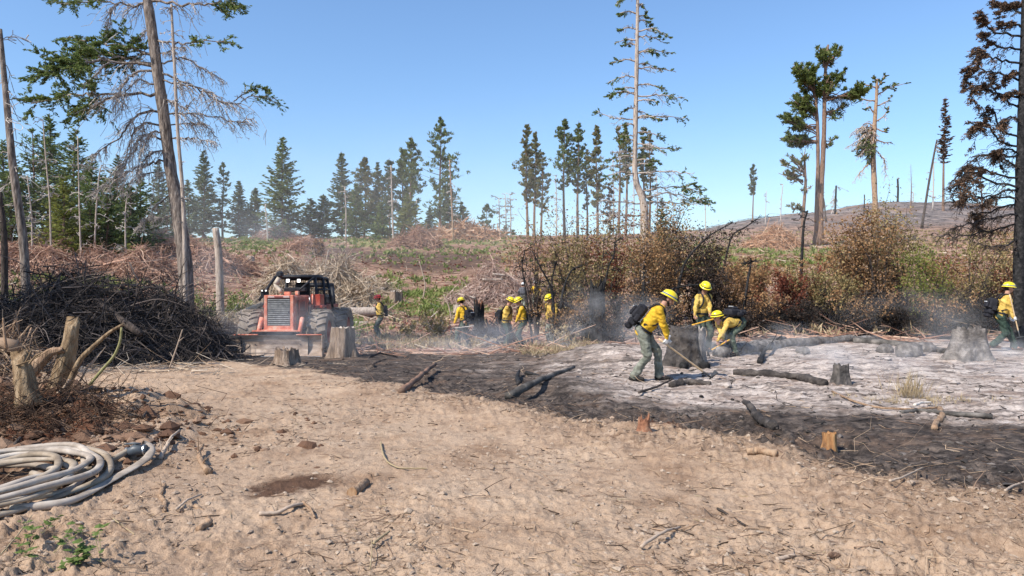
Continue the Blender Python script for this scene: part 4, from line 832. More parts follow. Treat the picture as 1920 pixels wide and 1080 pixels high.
pile([(0,11.5,1.0,.8,.75),(-110,11,1.4,1,.9)], 'brown tangle of uprooted roots at the left frame edge behind the torn stumps', M_twig, 1300, (.004,.015), (.2,1.1), base_m=M_moundr, name='root_pile', nlog=1, seed=16, loft=.8)

# ------------------------------------------------------------------ grass, ferns, low brush
def tufts(name, n, sample, h, m, seed, blades=7, wd=.012, flop=.6, kind='stuff', label=None):
    r = np.random.default_rng(seed); x, y = sample(r, n); n = len(x); i = np.repeat(np.arange(n), blades); k = len(i); hh = (h[0]+(h[1]-h[0])*r.random(n))[i]*r.uniform(.5, 1.1, k)
    z0 = gh(x, y); d = np.stack([r.normal(size=k)*flop, r.normal(size=k)*flop, np.ones(k)], -1); d = unit(d); c = np.stack([x[i]+r.normal(size=k)*.22*hh, y[i]+r.normal(size=k)*.22*hh, z0[i]], -1)
    sc = np.clip(y[i]/12, .7, 9)[:, None]; a = d*(hh/2)[:, None]; b = unit(np.cross(d, r.normal(size=(k, 3))))*wd*sc*r.uniform(.6, 1.5, (k, 1))
    g = Geo(); quads(g, c+a, a, b); o = g.build(name, m); tag(o, label, kind=kind); return o
def gmask(areas):
    def f(x, y, r):
        p = pxof(x, y); v = np.zeros_like(x)
        for (pa, da, rp, rd, a) in areas: v = np.maximum(v, a*np.exp(-(((p-pa)/rp)**2+((y-da)/rd)**2)**1.5))
        return r.random(len(x)) < v*sm(-.2, .15, fbm(x/3, y/3, 4, 70)+.05)
    return f
GA = ((780,112,190,26,1.0),(450,105,110,26,.8),(800,60,130,12,1.0),(800,50,80,6,.9),(660,44,100,6,.9),(640,36,60,5,.6),(1400,80,260,22,.7),(150,46,150,9,.6),(60,33,70,8,.6),(900,120,100,20,.6),(470,36,60,6,.8),(1000,95,90,14,.6))
tufts('green_ground_cover', 27000, masked(fan(28, 140), gmask(GA)), (.2, .65), M_grass, 1, blades=11, wd=.0095)
tufts('dry_grass', 5000, fan(24, 120), (.15, .5), M_straw, 2, blades=4)
tufts('dry_grass_at_burn_edge', 150, fan(20, 25.5, 980, 1120), (.1, .5), M_straw, 3, blades=9, wd=.005, flop=1.0)
tufts('dry_grass_by_the_road', 500, masked(fan(25.5, 31, 700, 900), lambda x, y, r: y > 0), (.15, .5), M_straw, 4, blades=9, wd=.006)

def shrub(px, d, wm, hm, label, m, m2=None, nl=2200, name='shrub', group=None, seed=None, stemm=None, up=.9, leaf=.0028, dark=.35, nstem=9, cat='shrub', openf=.5, clear=0):
    r = np.random.default_rng(seed or int(px*3+d*11)); b = P(px, d); root = empty(name, b); tag(root, label, cat, group)
    K = 7; k = np.linspace(0, 1, K); az = r.uniform(0, 6.28, nstem); sp = r.uniform(.1, 1, nstem)*wm
    H = hm*r.uniform(.6, 1.05, nstem); p = b[None, None]+np.stack([np.cos(az)[:, None]*sp[:, None]*k**1.2, np.sin(az)[:, None]*sp[:, None]*.7*k**1.2, H[:, None]*k**up], -1)
    p[:, 1:] += np.cumsum(r.normal(size=(nstem, K-1, 3))*.035*hm/2, 1); p[:, 0, 2] -= .1
    g = Geo(); tubes(g, p, (.022*(hm/3)+.006)*(1-.8*k)[None]*r.uniform(.6, 1.4, (nstem, 1)), 5, 0, False)
    n2 = nstem*9; i2 = r.integers(0, nstem, n2); j2 = r.integers(1, K, n2); c = p[i2, j2]; out = np.stack([np.cos(az[i2]), np.sin(az[i2]), .5+0*az[i2]], -1); d2 = unit(out*.4+r.normal(size=(n2, 3))*np.array([.8,.8,.5])+np.array([0,0,.25])); l2 = r.uniform(.15, .5, n2)*hm*.5
    kk = np.linspace(0, 1, 5); q = c[:, None]+d2[:, None]*(l2[:, None]*kk)[..., None]; q += np.cumsum(r.normal(size=q.shape)*.02*hm/2, 1)
    tubes(g, q, (.008*(hm/3)+.003)*(1-.7*kk)[None]*np.ones((n2, 1)), 3, 0, False)
    tag(g.build('stems', stemm or M_bark_dark, root), kind='stuff')
    # leaves sit in bunches on the side twigs
    nb = max(20, nl//14); ib = r.integers(0, n2, nb); jb = r.integers(1, 5, nb); cb = q[ib, jb]; i = np.repeat(np.arange(nb), 14); n = len(i)
    cc = cb[i]+r.normal(size=(n, 3))*.075*hm/2*(1+openf); s = leaf*d*.62*r.uniform(.5, 1.3, n); a = rand_n(r, n)*s[:, None]; bb = unit(np.cross(a, rand_n(r, n)))*(s*.55)[:, None]
    low = (cc[:, 2]-b[2]) < hm*dark*r.uniform(.4, 1.5, n)
    if clear: kp = (cc[:, 2]-b[2]) > clear*hm; cc, a, bb, low = cc[kp], a[kp], bb[kp], low[kp]
    for nm, sel, mm in (('foliage', ~low, m), ('charred_foliage', low, m2 or M_scleaf)):
        if sel.sum() > 10: g = Geo(); quads(g, cc[sel], a[sel], bb[sel]); tag(g.build(nm, mm, root), kind='stuff')
    return root
SG = 'scorched shrubs along the far side of the ash'
SH = [
 (1006,29,1.0,3.9,M_rust,1500,'tall rust-leaved shrub at the left end of the scorched row, its shoots against the sky'),
 (1062,28,1.0,3.2,M_olive,1900,'olive and rust shrub behind the three middle firefighters'),
 (1075,30,1.5,3.7,M_rust,2400,'bright rust shrub under the wide-topped pine'),
 (1118,28,1.4,3.0,M_olive,3000,'olive shrub with pale twigs above the smoking black stump'),
 (1160,30,1.5,3.4,M_red,3000,'red-brown shrub left of the crooked pale trunk'),
 (1200,26,1.4,3.0,M_rust,3200,'rust shrub directly behind the raking firefighter'),
 (1232,31,1.3,4.0,M_olive,2600,'tall grey-olive shrub right of the crooked pale trunk'),
 (1262,27,1.2,3.6,M_rust,2600,'rust and black shrub above the yellow helmet of the raking firefighter'),
 (1305,28,1.3,3.5,M_scleaf,3600,'blackened dense shrub above the standing firefighter'),
 (1335,26.5,1.2,2.8,M_scleaf,2600,'charcoal coloured shrub just right of the standing firefighter'),
 (1372,28,1.5,2.3,M_rust,2600,'orange-brown shrub above the crouching firefighter'),
 (1415,33,1.2,2.2,M_rust,2800,'orange-brown shrub below the orange slash heap'),
 (1462,27,1.6,2.0,M_red,2600,'low red-brown shrub behind the black log'),
 (1510,29,1.6,2.3,M_rust,2800,'rust shrub under the small yellowing pine'),
 (1552,27,1.5,2.2,M_olive,2400,'thin olive shrub above the long grey log'),
 (1600,28,1.6,3.4,M_rust,3400,'broad rust shrub left of the broken-top tree foot'),
 (1648,27,1.5,3.2,M_rust,3200,'rust shrub with red patches in front of the broken-top tree'),
 (1690,29,1.4,3.6,M_olive,3000,'olive-rust shrub just right of the broken-top tree foot'),
 (1735,25.5,1.0,2.7,M_yel,2600,'yellow-green drooping shrub with conifer-like sprays'),
 (1775,27,1.3,2.4,M_rust,2800,'rust shrub between the yellow-green shrub and the burnt conifer'),
 (1820,26,1.4,2.8,M_olive,2600,'grey-brown shrub behind the big ash-grey stump'),
 (1865,28,1.5,3.2,M_red,2800,'red-brown shrub left of the burnt conifer trunk'),
 (1915,27,1.5,3.0,M_rust,2600,'brown shrub behind the walking firefighter'),
 (1985,26,1.7,3.0,M_olive,2000,'brown shrub just outside the right frame edge'),
]
for px, d, w_, h, m, nl, lab in SH: shrub(px, d, w_, h*(1.2 if px < 1260 or 1580 < px < 1700 else 1.0), lab, m, nl=int(nl*1.5), group=SG, nstem=11, clear=.6 if px == 1006 else 0)
# a second, lower and darker line in front and bare scorched brush behind
for i, (px, d, h, lab) in enumerate([(1060,25,1.3,'low charred shrub right of the firefighter with the orange tool handle'),(1150,24,1.2,'low charred shrub left of the raking firefighter'),(1235,24,1.4,'low charred shrub between the raking and the standing firefighter'),(1390,24,1.1,'low charred shrub behind the crouching firefighter'),(1440,25,1.3,'low charred shrub left of the black log'),(1500,24.5,1.3,'low charred shrub behind the black log'),(1620,24,1.4,'low charred shrub behind the right end of the grey log'),(1680,24,1.4,'low charred shrub with arching roots behind the ash lumps'),(1760,24,1.3,'low charred shrub left of the big ash-grey stump'),(1850,24.5,1.5,'low charred shrub left of the walking firefighter'),(1100,26,1.5,'low charred shrub beside the smoking black stump')]):
    shrub(px, d, 1.2, h, lab, M_scleaf if i % 2 else M_rust, m2=M_scleaf, nl=1800, group='low charred shrubs behind the logs', dark=.6, stemm=M_char, nstem=14, name='charred_shrub')
for px, d, w_, h, m, nl, lab in [(818,29,1.1,1.3,M_olive,1400,'low olive shrub between the red-helmeted and the lone middle firefighter'),(765,31,.8,.8,M_olive,800,'small dry shrub right of the red-helmeted firefighter'),(1052,24,.7,.8,M_straw,700,'pale dry shrub in front of the firefighter with the orange tool handle'),(905,26,.8,.5,M_straw,500,'pale low dry shrub beside the lone middle firefighter'),(455,33,1.3,1.6,M_grass,1600,'dull green shrub left of the skidder cab'),(395,34,1.5,1.4,M_grass,1500,'green shrub at the foot of the broken trunk'),(40,27,1.6,1.9,M_grass,1600,'green shrub beyond the dark brush at the left edge'),(240,62,1.6,1.6,M_yel,900,'yellow-leaved shrub under the left conifers'),(600,88,1.6,2.0,M_rust,800,'small rust shrub at the foot of the centre clump'),(1340,60,2.2,2.0,M_olive,1600,'olive brush on the slope left of the orange slash heap'),(1580,48,2.2,2.2,M_rust,1800,'rust brush on the slope under the twin pines')]:
    shrub(px, d, w_, h, lab, m, nl=nl, dark=.1, stemm=M_dead)
GB = 'bare black branches rising from the scorched shrubs'
for pts, w0, lab in (([(1040,592),(1038,560),(1030,530),(1012,500),(998,470)],7,'black curved branch leaning left behind the middle firefighters'),([(1045,590),(1052,560),(1060,530),(1072,505),(1090,498)],7,'black branch curving right behind the middle firefighters'),([(1040,560),(1034,530),(1040,500),(1042,490)],4,'thin black upright branch between the two curved ones'),([(1000,560),(985,540),(978,500),(984,470)],4,'thin black branch beside the far white-helmeted pair'),([(1115,530),(1140,500),(1152,480),(1152,455),(1165,445)],4,'dark forked branch above the smoking stump'),([(1205,580),(1206,540),(1208,500),(1215,470)],9,'black upright stem behind the raking firefighter'),([(1215,575),(1240,560),(1262,540),(1300,534),(1340,532)],6,'black branch arching right over the standing firefighter'),([(1255,530),(1280,500),(1300,470),(1330,440),(1372,418)],6,'long dark branch reaching up right to the hill'),([(1388,550),(1402,525),(1410,495),(1408,485)],6,'crooked black branch above the crouching firefighter'),([(1340,460),(1370,440),(1400,425),(1420,410)],4,'dark arching twig with black leaves against the hill'),([(1500,445),(1506,420),(1514,395)],7,'black stub trunk right of the orange slash heap')):
    snag(pts, 25.5 if pts[0][1] > 500 else 34, w0, 2, lab, m=M_char, twigs=10, tl=30, tm=M_char, name='charred_branch', group=GB, sides=6, drop=.1, cat='branch')
# hill and slope dressing
def fan2(a, b, p0, p1):
    def f(r, n): d = r.uniform(a, b, n); p = r.uniform(p0, p1, n); return (p-960)/F*d, d
    return f
scatter_sticks('hill_deadfall', 1600, fan2(150, 262, 1280, 2070), (.012, .03), (1, 7), M_charash, seed=21, up=.12, K=3)
tufts('hill_scrub', 2200, fan2(60, 150, 1250, 2070), (.15, .5), M_olive, 22, blades=8, flop=1.2)
tufts('rust_scrub', 5200, masked(fan2(32, 75, 1000, 2070), lambda x, y, r: r.random(len(x)) < vnoise(x/4, y/4, 7)), (.12, .4), M_rust, 23, blades=9, flop=1.4)
tufts('red_brown_litter', 6000, masked(fan(30, 130, -100, 1100), lambda x, y, r: r.random(len(x)) < vnoise(x/4, y/4, 9)), (.1, .3), M_red, 24, blades=6, flop=1.5)
M_cutor = mat('orange_cut_wood', [(.10,.05,.03),(.34,.17,.07),(.48,.29,.14)], scale=9, stretch=(2,2,.5), bump=.8, bscale=20)
M_redwood = mat('broken_red_wood', [(.12,.05,.03),(.28,.13,.075),(.42,.25,.16)], scale=12, bump=.6)
# ------------------------------------------------------------------ stumps, logs, sticks
def stump(px, row, d, wpx, hpx, label, m, top=None, jag=.05, flare=.5, name='tree_stump', seed=1, lean=0, n=40, cat='tree stump', group=None, depth=.9, cut=True):
    r = np.random.default_rng(seed)
    if d is None: d = PG(px, row)[1]
    x = (px-960)/F*d; zb = min(G(x, d), CZ-(row-540)/F*d)-.06; R = wpx/2/F*d; H = CZ-(row-hpx-540)/F*d-zb
    root = empty(name, (x, d, G(x, d))); tag(root, label, cat, group)
    a = np.arange(n)*2*np.pi/n; ph = r.uniform(0, 6.28, 4); K = 16; k = np.linspace(0, 1, K); V = []; rgh = lambda q: 1+.34*fbm(np.cos(a)*2.2+seed, np.sin(a)*2.2+q*H/max(R, .05)*.9, 4, seed+7)+.16*fbm(np.cos(a)*7+seed, np.sin(a)*7+q*1.2, 2, seed+9)
    lob = 1+.10*np.sin(3*a+ph[0])+.08*np.sin(5*a+ph[1])+.05*np.sin(9*a+ph[2])+r.normal(size=n)*.02
    jz = jag*H*np.abs(np.sin(4*a+ph[3])+r.normal(size=n)*.6)
    for i in range(K):
        f = 1+flare*(1-k[i])**3*(1+.5*np.sin(5*a+ph[1])); rr = R*(1-.12*k[i])*lob*f*rgh(k[i])
        z = zb+H*k[i]+(jz if i == K-1 else (jz*.4 if i == K-2 else 0)); V.append(np.stack([x+lean*H*k[i]+rr*np.cos(a), d+rr*np.sin(a)*depth, z+0*a], -1))
    g = Geo(); q = [[i*n+j, i*n+(j+1) % n, i*n+n+(j+1) % n, i*n+n+j] for i in range(K-1) for j in range(n)]
    g.add(np.concatenate(V), q); g.build('bark', m, root, smooth=True)
    T = V[-1]; c = T.mean(0); g = Geo(); R2 = c+(T-c)*np.array([.97, .97, 1])-[0, 0, .004]; M2 = c+(T-c)*np.array([.5, .5, .4])-[0, 0, .02]
    vv = np.concatenate([R2, M2+r.normal(size=M2.shape)*.006, [c-[0, 0, .015]]])
    g.add(vv, [[j, (j+1) % n, n+(j+1) % n, n+j] for j in range(n)]); g.Ft.append(np.array([[n+j, n+(j+1) % n, 2*n] for j in range(n)])); g.mt.append(np.zeros(n, int))
    g.build('cut_face', top or m, root); return root
M_stumpash = mat('ash_covered_wood', [(.06,.052,.048),(.17,.15,.135),(.33,.295,.27)], scale=6, bump=1, bscale=11, dist=.08)
M_stumpg = bark('stump_bark', [(.08,.065,.055),(.19,.16,.14),(.30,.26,.23)])
M_stumptop = mat('weathered_cut', [(.25,.2,.16),(.42,.36,.3),(.52,.46,.4)], scale=12, bump=.3)
M_stumpb = bark('brown_stump_bark', [(.10,.07,.05),(.24,.175,.13),(.38,.30,.235)])
M_soot = mat('sooty_bark', [(.02,.018,.017),(.06,.05,.045),(.13,.11,.095)], scale=5, bump=1, bscale=10, dist=.08)
stump(536,688,17.4,46,30,'low weathered stump standing in front of the skidder blade', M_stumpb, top=M_stumpb, jag=.12, seed=3, flare=.9)
stump(644,660,20.5,48,44,'wide brown stump beside the skidder rear wheels', M_stumpb, M_stumptop, seed=4, flare=.25, jag=.05)
stump(1284,664,15.8,56,48,'big charred smoking stump between the raking and standing firefighters', M_soot, M_soot, seed=5, jag=.05, flare=.45)
stump(1311,658,16.6,22,36,'narrow grey stump in front of the standing firefighter', M_stumpash, M_stumptop, seed=6, jag=.12, flare=.1)
stump(1812,668,17.4,60,46,'big round ash-grey stump left of the walking firefighter', M_stumpash, M_stumpash, seed=7, jag=.12, flare=.45, lean=.1)
stump(1579,729,13.0,32,42,'small charred stump alone on the white ash', M_char if False else mat('sooty_stump', [(.04,.036,.033),(.10,.088,.08),(.18,.155,.14)], scale=6, bump=1, bscale=14, dist=.05), seed=8, jag=.07, flare=.7, lean=-.06)
stump(1556,858,8.0,26,44,'small stump with freshly cut orange wood at the edge of the black ground', M_cutor, M_cutor, seed=9, jag=.06, flare=.5)
stump(1120,618,24.5,30,66,'upright blackened stump smoking at the foot of the shrubs', M_char, M_char, seed=10, jag=.2, flare=.4, name='charred_stump')
stump(742,572,54,26,24,'pale cut stump on the slope above the red-helmeted firefighter', M_stumpb, M_stumptop, seed=11, jag=.1, flare=.15)
stump(898,612,29,18,28,'small burnt snag with a reddish side behind the lone middle firefighter', M_char, M_redwood, seed=13, jag=.25, flare=.2, name='charred_stump')
for (px, d, hp, lab) in ((860,46,16,'pale splintered stump on the green patch'),(470,70,12,'cut stump on the hazy left slope'),(700,66,8,'pale stump left of the dark soil'),(580,118,6,'tiny stump under the centre clump'),(935,68,8,'small pale stump above the red-brown heap'),(340,40,14,'grey stump behind the big fir'),(1060,60,8,'small stump seen through the scorched shrubs')):
    b = P(px, d); stump(px, 540-(b[2]-CZ)/d*F, d, hp*1.2, hp, lab, M_bark_pale, M_stumptop, seed=px, jag=.15, flare=.2, n=14)

def log(pts, w0, w1, label, m, name='log', cat='log', ends=None, sides=12, seed=1, group=None, sink=.25, nz_=.05, K=22, twigs=0, endm=None, tm=None):
    """pts: list of (px,row[,lift m]) on the ground"""
    r = np.random.default_rng(seed+int(abs(pts[0][0]))); G3 = []
    for p in pts:
        q = PG(p[0], p[1]); q = q.copy()
        if len(p) > 2 and p[2] and G3:      # lifted: stays near the depth where the piece leaves the ground
            dp = G3[-1][1]; dd = q[1]-dp; q = W(p[0], p[1], dp+(.6*dd if abs(dd) < 5 else 0))
        G3.append(q)
    if max(w0, w1) < 8: sink = -.5
    G3 = np.array(G3); d = G3[:, 1].mean(); t = np.linspace(0, 1, K); tk = np.linspace(0, 1, len(G3)); pp = np.stack([np.interp(t, tk, G3[:, i]) for i in range(3)], -1)
    for _ in range(2): pp[1:-1] = (pp[:-2]+2*pp[1:-1]+pp[2:])/4
    rr = (w0+(w1-w0)*t)/2/F*d; pp[:, 2] += rr*(1-sink*2)
    b = (pp[0]+pp[-1])/2; b = np.array([b[0], b[1], G(b[0], b[1])])
    L = np.linalg.norm(pp[-1]-pp[0])
    pp[1:-1] += r.normal(size=(K-2, 3))*np.minimum(.13*rr[1:-1, None], .006*L)
    g = Geo(); tubes(g, pp, rr*(1+nz_*r.normal(size=K)), sides, 0)
    if sides > 6: V = g.V[0].reshape(K, sides, 3); an = np.arange(sides)*2*np.pi/sides; g.V[0] = (pp[:, None]+(V-pp[:, None])*(1+.22*fbm(np.cos(an)[None]*2+seed+0*pp[:, :1], np.sin(an)[None]*2+np.arange(K)[:, None]*.6, 3, seed))[..., None]).reshape(-1, 3)
    if twigs == 0 and not endm:
        o = g.build(name, m, loc=tuple(b), smooth=sides > 5); tag(o, label, cat, group); return o
    root = empty(name, b); tag(root, label, cat, group); g.build('stem', m, root, smooth=sides > 5)
    if endm:
        for e, (i, j) in enumerate(((0, 1), (-1, -2))):
            dr = unit(pp[i]-pp[j]); g = Geo(); tubes(g, np.array([pp[i]-dr*.01, pp[i]+dr*.006]), np.array([rr[i], rr[i]])*1.01, sides, 0); g.build('sawn_end', endm, root)
    for i in range(twigs):
        j = r.integers(1, K-1); dd = unit(r.normal(size=3)+np.array([0, 0, .9])); l = r.uniform(.15, .5)*L*.35; kk = np.linspace(0, 1, 5)
        q = pp[j]+dd*(l*kk)[:, None]; q += np.cumsum(r.normal(size=q.shape)*.02*l, 0); g = Geo(); tubes(g, q, rr[j]*.35*(1-.6*kk), 5, 0); g.build('side_branch', tm or m, root)
    return root
LG = None
log([(1345,668),(1450,652),(1560,643),(1650,638)],22,15,'long ash-grey log lying behind the white ash', M_stumpash, seed=1, K=20)
log([(1320,655),(1400,652),(1470,640)],16,14,'short ash-grey log crossing the left end of the long one', M_stumpash, seed=2)
log([(1448,612),(1520,607),(1605,606)],20,18,'thick black log under the scorched shrubs', M_char, seed=3)
log([(1600,642),(1700,650),(1780,664)],15,12,'half-buried grey log left of the big ash-grey stump', M_charash, seed=4)
log([(1660,628),(1760,636),(1850,640)],9,7,'thin dark pole behind the big ash-grey stump', M_char, seed=5)
log([(1375,702),(1440,705),(1500,712),(1545,724)],13,15,'knobbly charred limb lying on the ash left of the small charred stump', M_soot, seed=6, nz_=.16, K=18)
log([(1258,726),(1290,720),(1332,722)],13,10,'charred chunk under the end of the raking tool', M_soot, seed=7, nz_=.15)
log([(1198,742),(1230,730),(1262,713,.06)],5,3,'thin dark stick on the ash in front of the raking firefighter', M_bark_dark, seed=8, sides=6, cat='stick', name='stick', twigs=2)
log([(952,748),(1010,716,.06),(1076,690,.22)],15,7,'grey forked log raised on the burn edge', M_charash, seed=9, K=16, name='forked_log')
log([(752,738),(785,710,.1),(816,684,.34)],11,8,'brown stick leaning up out of the blackened soil', mat('singed_stick', [(.05,.04,.035),(.16,.10,.07),(.32,.18,.12)], scale=2), seed=10, cat='stick', name='leaning_stick', sides=8)
log([(972,722),(970,706,.1),(974,696,.18)],9,5,'short black upright stub left of the forked log', M_char, seed=11, cat='stick', name='charred_stub', sides=7)
log([(986,702),(998,703,.08),(1010,706,.05)],9,5,'stubby black log end beside the upright stub', M_char, seed=12, cat='stick', name='charred_stub', sides=7)
log([(1452,815),(1425,790,.05),(1404,762,.2),(1396,756,.25)],17,10,'charred stick standing askew left of the freshly cut stump', M_soot, seed=13, cat='stick', name='charred_stick', twigs=1, nz_=.12)
log([(1560,738),(1600,757),(1650,770),(1710,772),(1760,768)],4.5,4,'long thin curved reddish stick lying on the grey ground', M_bark_tan, seed=14, cat='stick', name='curved_stick', sides=6, K=24)
log([(1762,768),(1768,782),(1756,796),(1752,806)],10,11,'hooked pinkish root right of the long curved stick', M_bark_tan, seed=15, cat='root', name='hooked_root', sides=8)
log([(1690,776),(1720,772),(1775,778),(1860,784)],8,10,'dark half-buried branch behind the hooked root', M_charash, seed=16, cat='branch', name='buried_branch', sides=8)
log([(1715,766,.03),(1728,760,.06),(1745,758,.06)],6,4,'bleached white root knuckle beside the hooked root', mat('bleached_wood', [(.5,.43,.36),(.7,.62,.54)], scale=9), seed=17, cat='root', name='bleached_root', sides=7)
log([(1668,912),(1690,900,.02),(1731,879,.08)],5,3,'pale thin stick pointing up right at the edge of the black ground', M_deadtan, seed=18, cat='stick', name='pale_stick', sides=6)
log([(1400,855),(1425,853),(1456,855)],14,13,'short brown log half sunk in the dirt left of the freshly cut stump', M_bark_tan, seed=19, name='short_log')
log([(1885,925),(1900,915,.05),(1922,907,.12)],5,4,'pale stick rising at the right frame edge', M_deadtan, seed=20, cat='stick', name='pale_stick', sides=6, twigs=1)
log([(660,930),(672,920),(686,909)],19,17,'short sawn chunk of branch on the bare dirt', M_bark_tan, endm=M_cut, seed=21, name='branch_chunk', sides=12, K=8, nz_=.03)
log([(486,970),(520,964,.02),(545,950,.05),(572,946,.03)],8,6,'bent grey branch on the damp patch of dirt', M_deadtan, seed=22, cat='stick', name='bent_branch', sides=7, twigs=1)
log([(568,948,.03),(582,958,.03),(590,976)],6,4,'dark-ended twig curling down beside the bent branch', M_bark_tan, seed=23, cat='stick', name='curled_twig', sides=7)
log([(366,952,.02),(388,968,.03),(394,985),(372,998)],9,12,'thick curved root lying on the dirt right of the hose', M_bark_tan, seed=24, cat='root', name='curved_root', sides=9)
log([(330,962),(350,942,.02),(378,930)],5,3,'thin pale root above the curved root', M_deadtan, seed=25, cat='root', name='thin_root', sides=6)
log([(308,912,.04),(300,930),(310,945),(309,962)],9,7,'short forked root stub on the dirt right of the hose valve', M_bark_tan, seed=26, cat='root', name='forked_root', sides=8, twigs=2)
log([(714,832),(716,848),(724,868),(745,882),(800,882)],3.5,2.5,'thin pale looping twig in the middle of the dirt', M_straw, seed=27, cat='twig', name='looping_twig', sides=5, K=22)
log([(1202,1034),(1225,1015,.01),(1250,1000,.02),(1275,994)],7,5,'wavy pale stick near the bottom right of the dirt', M_deadtan, seed=28, cat='stick', name='wavy_stick', sides=6)
log([(1456,1054),(1472,1047,.01),(1490,1042,.02)],10,7,'short pale broken stick near the bottom edge', M_deadtan, seed=29, cat='stick', name='broken_stick', sides=7)
log([(700,1030),(712,1014,.01),(730,1000,.02)],6,4,'pale split stick near the bottom middle', M_straw, seed=30, cat='stick', name='split_stick', sides=6)
log([(694,1070),(697,1040,.02),(697,1010,.04)],2.5,1.5,'straight pale straw standing near the bottom middle', M_straw, seed=31, cat='twig', name='straw', sides=4)
log([(1222,995),(1260,1000,.02),(1310,985)],3,3,'thin brown twig on the dirt above the wavy stick', M_twig, seed=32, cat='twig', name='brown_twig', sides=5)
log([(1345,960),(1375,975,.02),(1396,992)],5,4,'dark curved root poking from the dirt right of centre', M_bark_dark, seed=33, cat='root', name='dark_root', sides=6)
log([(300,862),(312,840,.05),(320,822,.10),(336,808,.14)],9,4,'grey root arching out of the dirt right of the valve', M_deadtan, seed=34, cat='root', name='arched_root', sides=7, twigs=3)
log([(392,890),(378,870,.03),(372,850,.10),(380,836,.14)],12,6,'knotted dark root standing up out of the dirt', M_bark_tan, seed=35, cat='root', name='knotted_root', sides=8, twigs=4, nz_=.15)
log([(220,775,.02),(245,782,.05),(278,784,.03)],13,7,'slab of brown bark lying on the loosened dirt', M_bark_tan, seed=36, cat='bark', name='bark_slab', sides=7, twigs=1)
log([(268,790),(276,775,.05),(282,758,.12)],6,3,'dark splinter standing beside the bark slab', M_bark_dark, seed=37, cat='splinter', name='splinter', sides=5)
log([(1425,682),(1430,664,.1),(1446,645,.22),(1466,630,.34)],10,3,'charred twisted root pointing up right from the ash', M_char, seed=38, cat='root', name='charred_root', sides=7, twigs=2)
log([(1344,668),(1354,660,.06),(1350,652,.1)],10,6,'small charred stub at the hands of the crouching firefighter', M_char, seed=39, cat='root', name='charred_root', sides=7, twigs=2)
log([(1383,668),(1390,655,.06),(1384,642,.16)],8,4,'small charred stub right of the crouching firefighter', M_char, seed=40, cat='root', name='charred_root', sides=7, twigs=2)
log([(1280,690),(1300,684),(1325,690)],14,16,'charred stump root lying before the big smoking stump', M_char, seed=41, cat='root', name='charred_root', sides=9, nz_=.15)
log([(700,690),(690,676,.05),(712,665,.12),(745,672,.1)],5,3,'dark curved twig standing on the blackened soil', M_bark_dark, seed=42, cat='twig', name='curved_twig', sides=5)
for (px, row, s, lab) in ((1705,655,26,'lumpy ash-covered root ball left of the big ash-grey stump'),(1735,650,20,'smaller ash-covered lump against the root ball'),(1660,652,16,'small ash-covered lump at the right end of the long log'),(1505,656,13,'grey ash lump beside the long log')):
    c = PG(px, row+s*.5); rr_ = s/F*c[1]; g = Geo(); n = 18; a = np.linspace(0, np.pi, 12); rg = np.random.default_rng(px); V = []
    for al in a:
        for th in np.arange(n)*2*np.pi/n:
            v = np.array([math.sin(al)*math.cos(th), math.sin(al)*math.sin(th)*.8, math.cos(al)*.7]); V.append(v)
    V = np.array(V); dsp = 1+.5*fbm(V[:, 0]*2.2+px, V[:, 1]*2.2+V[:, 2]*3, 4, px); V = V*dsp[:, None]*rr_+c+[0, 0, rr_*.25]
    g.add(V, [[i*n+j, i*n+(j+1) % n, i*n+n+(j+1) % n, i*n+n+j] for i in range(11) for j in range(n)]); o = g.build('root_ball', M_stumpash, loc=tuple(c), smooth=True); tag(o, lab, 'root ball')
# pine cone near the bottom edge
c = PG(1566, 1050); g = Geo(); rg = np.random.default_rng(3)
for i in range(60):
    t = i/60; a = i*2.4; R = .018*math.sin(math.pi*(.1+.85*t)); p = c+np.array([.03-.075*t, 0, .016]); o_ = np.array([-.3, math.cos(a), math.sin(a)]); quads(g, (p+o_*R)[None], (unit(o_+np.array([.5, 0, 0]))*.009)[None], (np.cross(o_, [1, 0, 0])*.008)[None])
tubes(g, np.array([c+[.035, 0, .016], c+[0, 0, .018], c+[-.045, 0, .016]]), np.array([.006, .016, .004]), 8, 0)
o = g.build('pine_cone', M_bark_pine, loc=tuple(c)); tag(o, 'brown pine cone on the dirt near the bottom edge', 'pine cone')
# reddish broken root chunk
c = PG(1212, 806); stump(1208, 806, c[1], 24, 13, 'freshly broken reddish stump butt at the edge of the black ground', M_redwood, M_redwood, jag=.5, flare=.6, seed=21, n=22)
# dry weed on the ash
tf = tufts('dry_weed', 46, lambda r, n: (r.normal(size=n)*.10+(1706-960)/F*11.6, r.normal(size=n)*.10+11.6), (.1, .55), M_straw, 31, blades=6, wd=.004, flop=.25, kind=None)
tag(tf, 'tall dry weed clump on the grey ground right of the small charred stump', 'weed'); del tf
tufts('dry_stubble', 60, lambda r, n: (r.normal(size=n)*.55+6.0, r.normal(size=n)*.22+11.1), (.05, .16), M_straw, 32, blades=8, wd=.004, flop=.5)

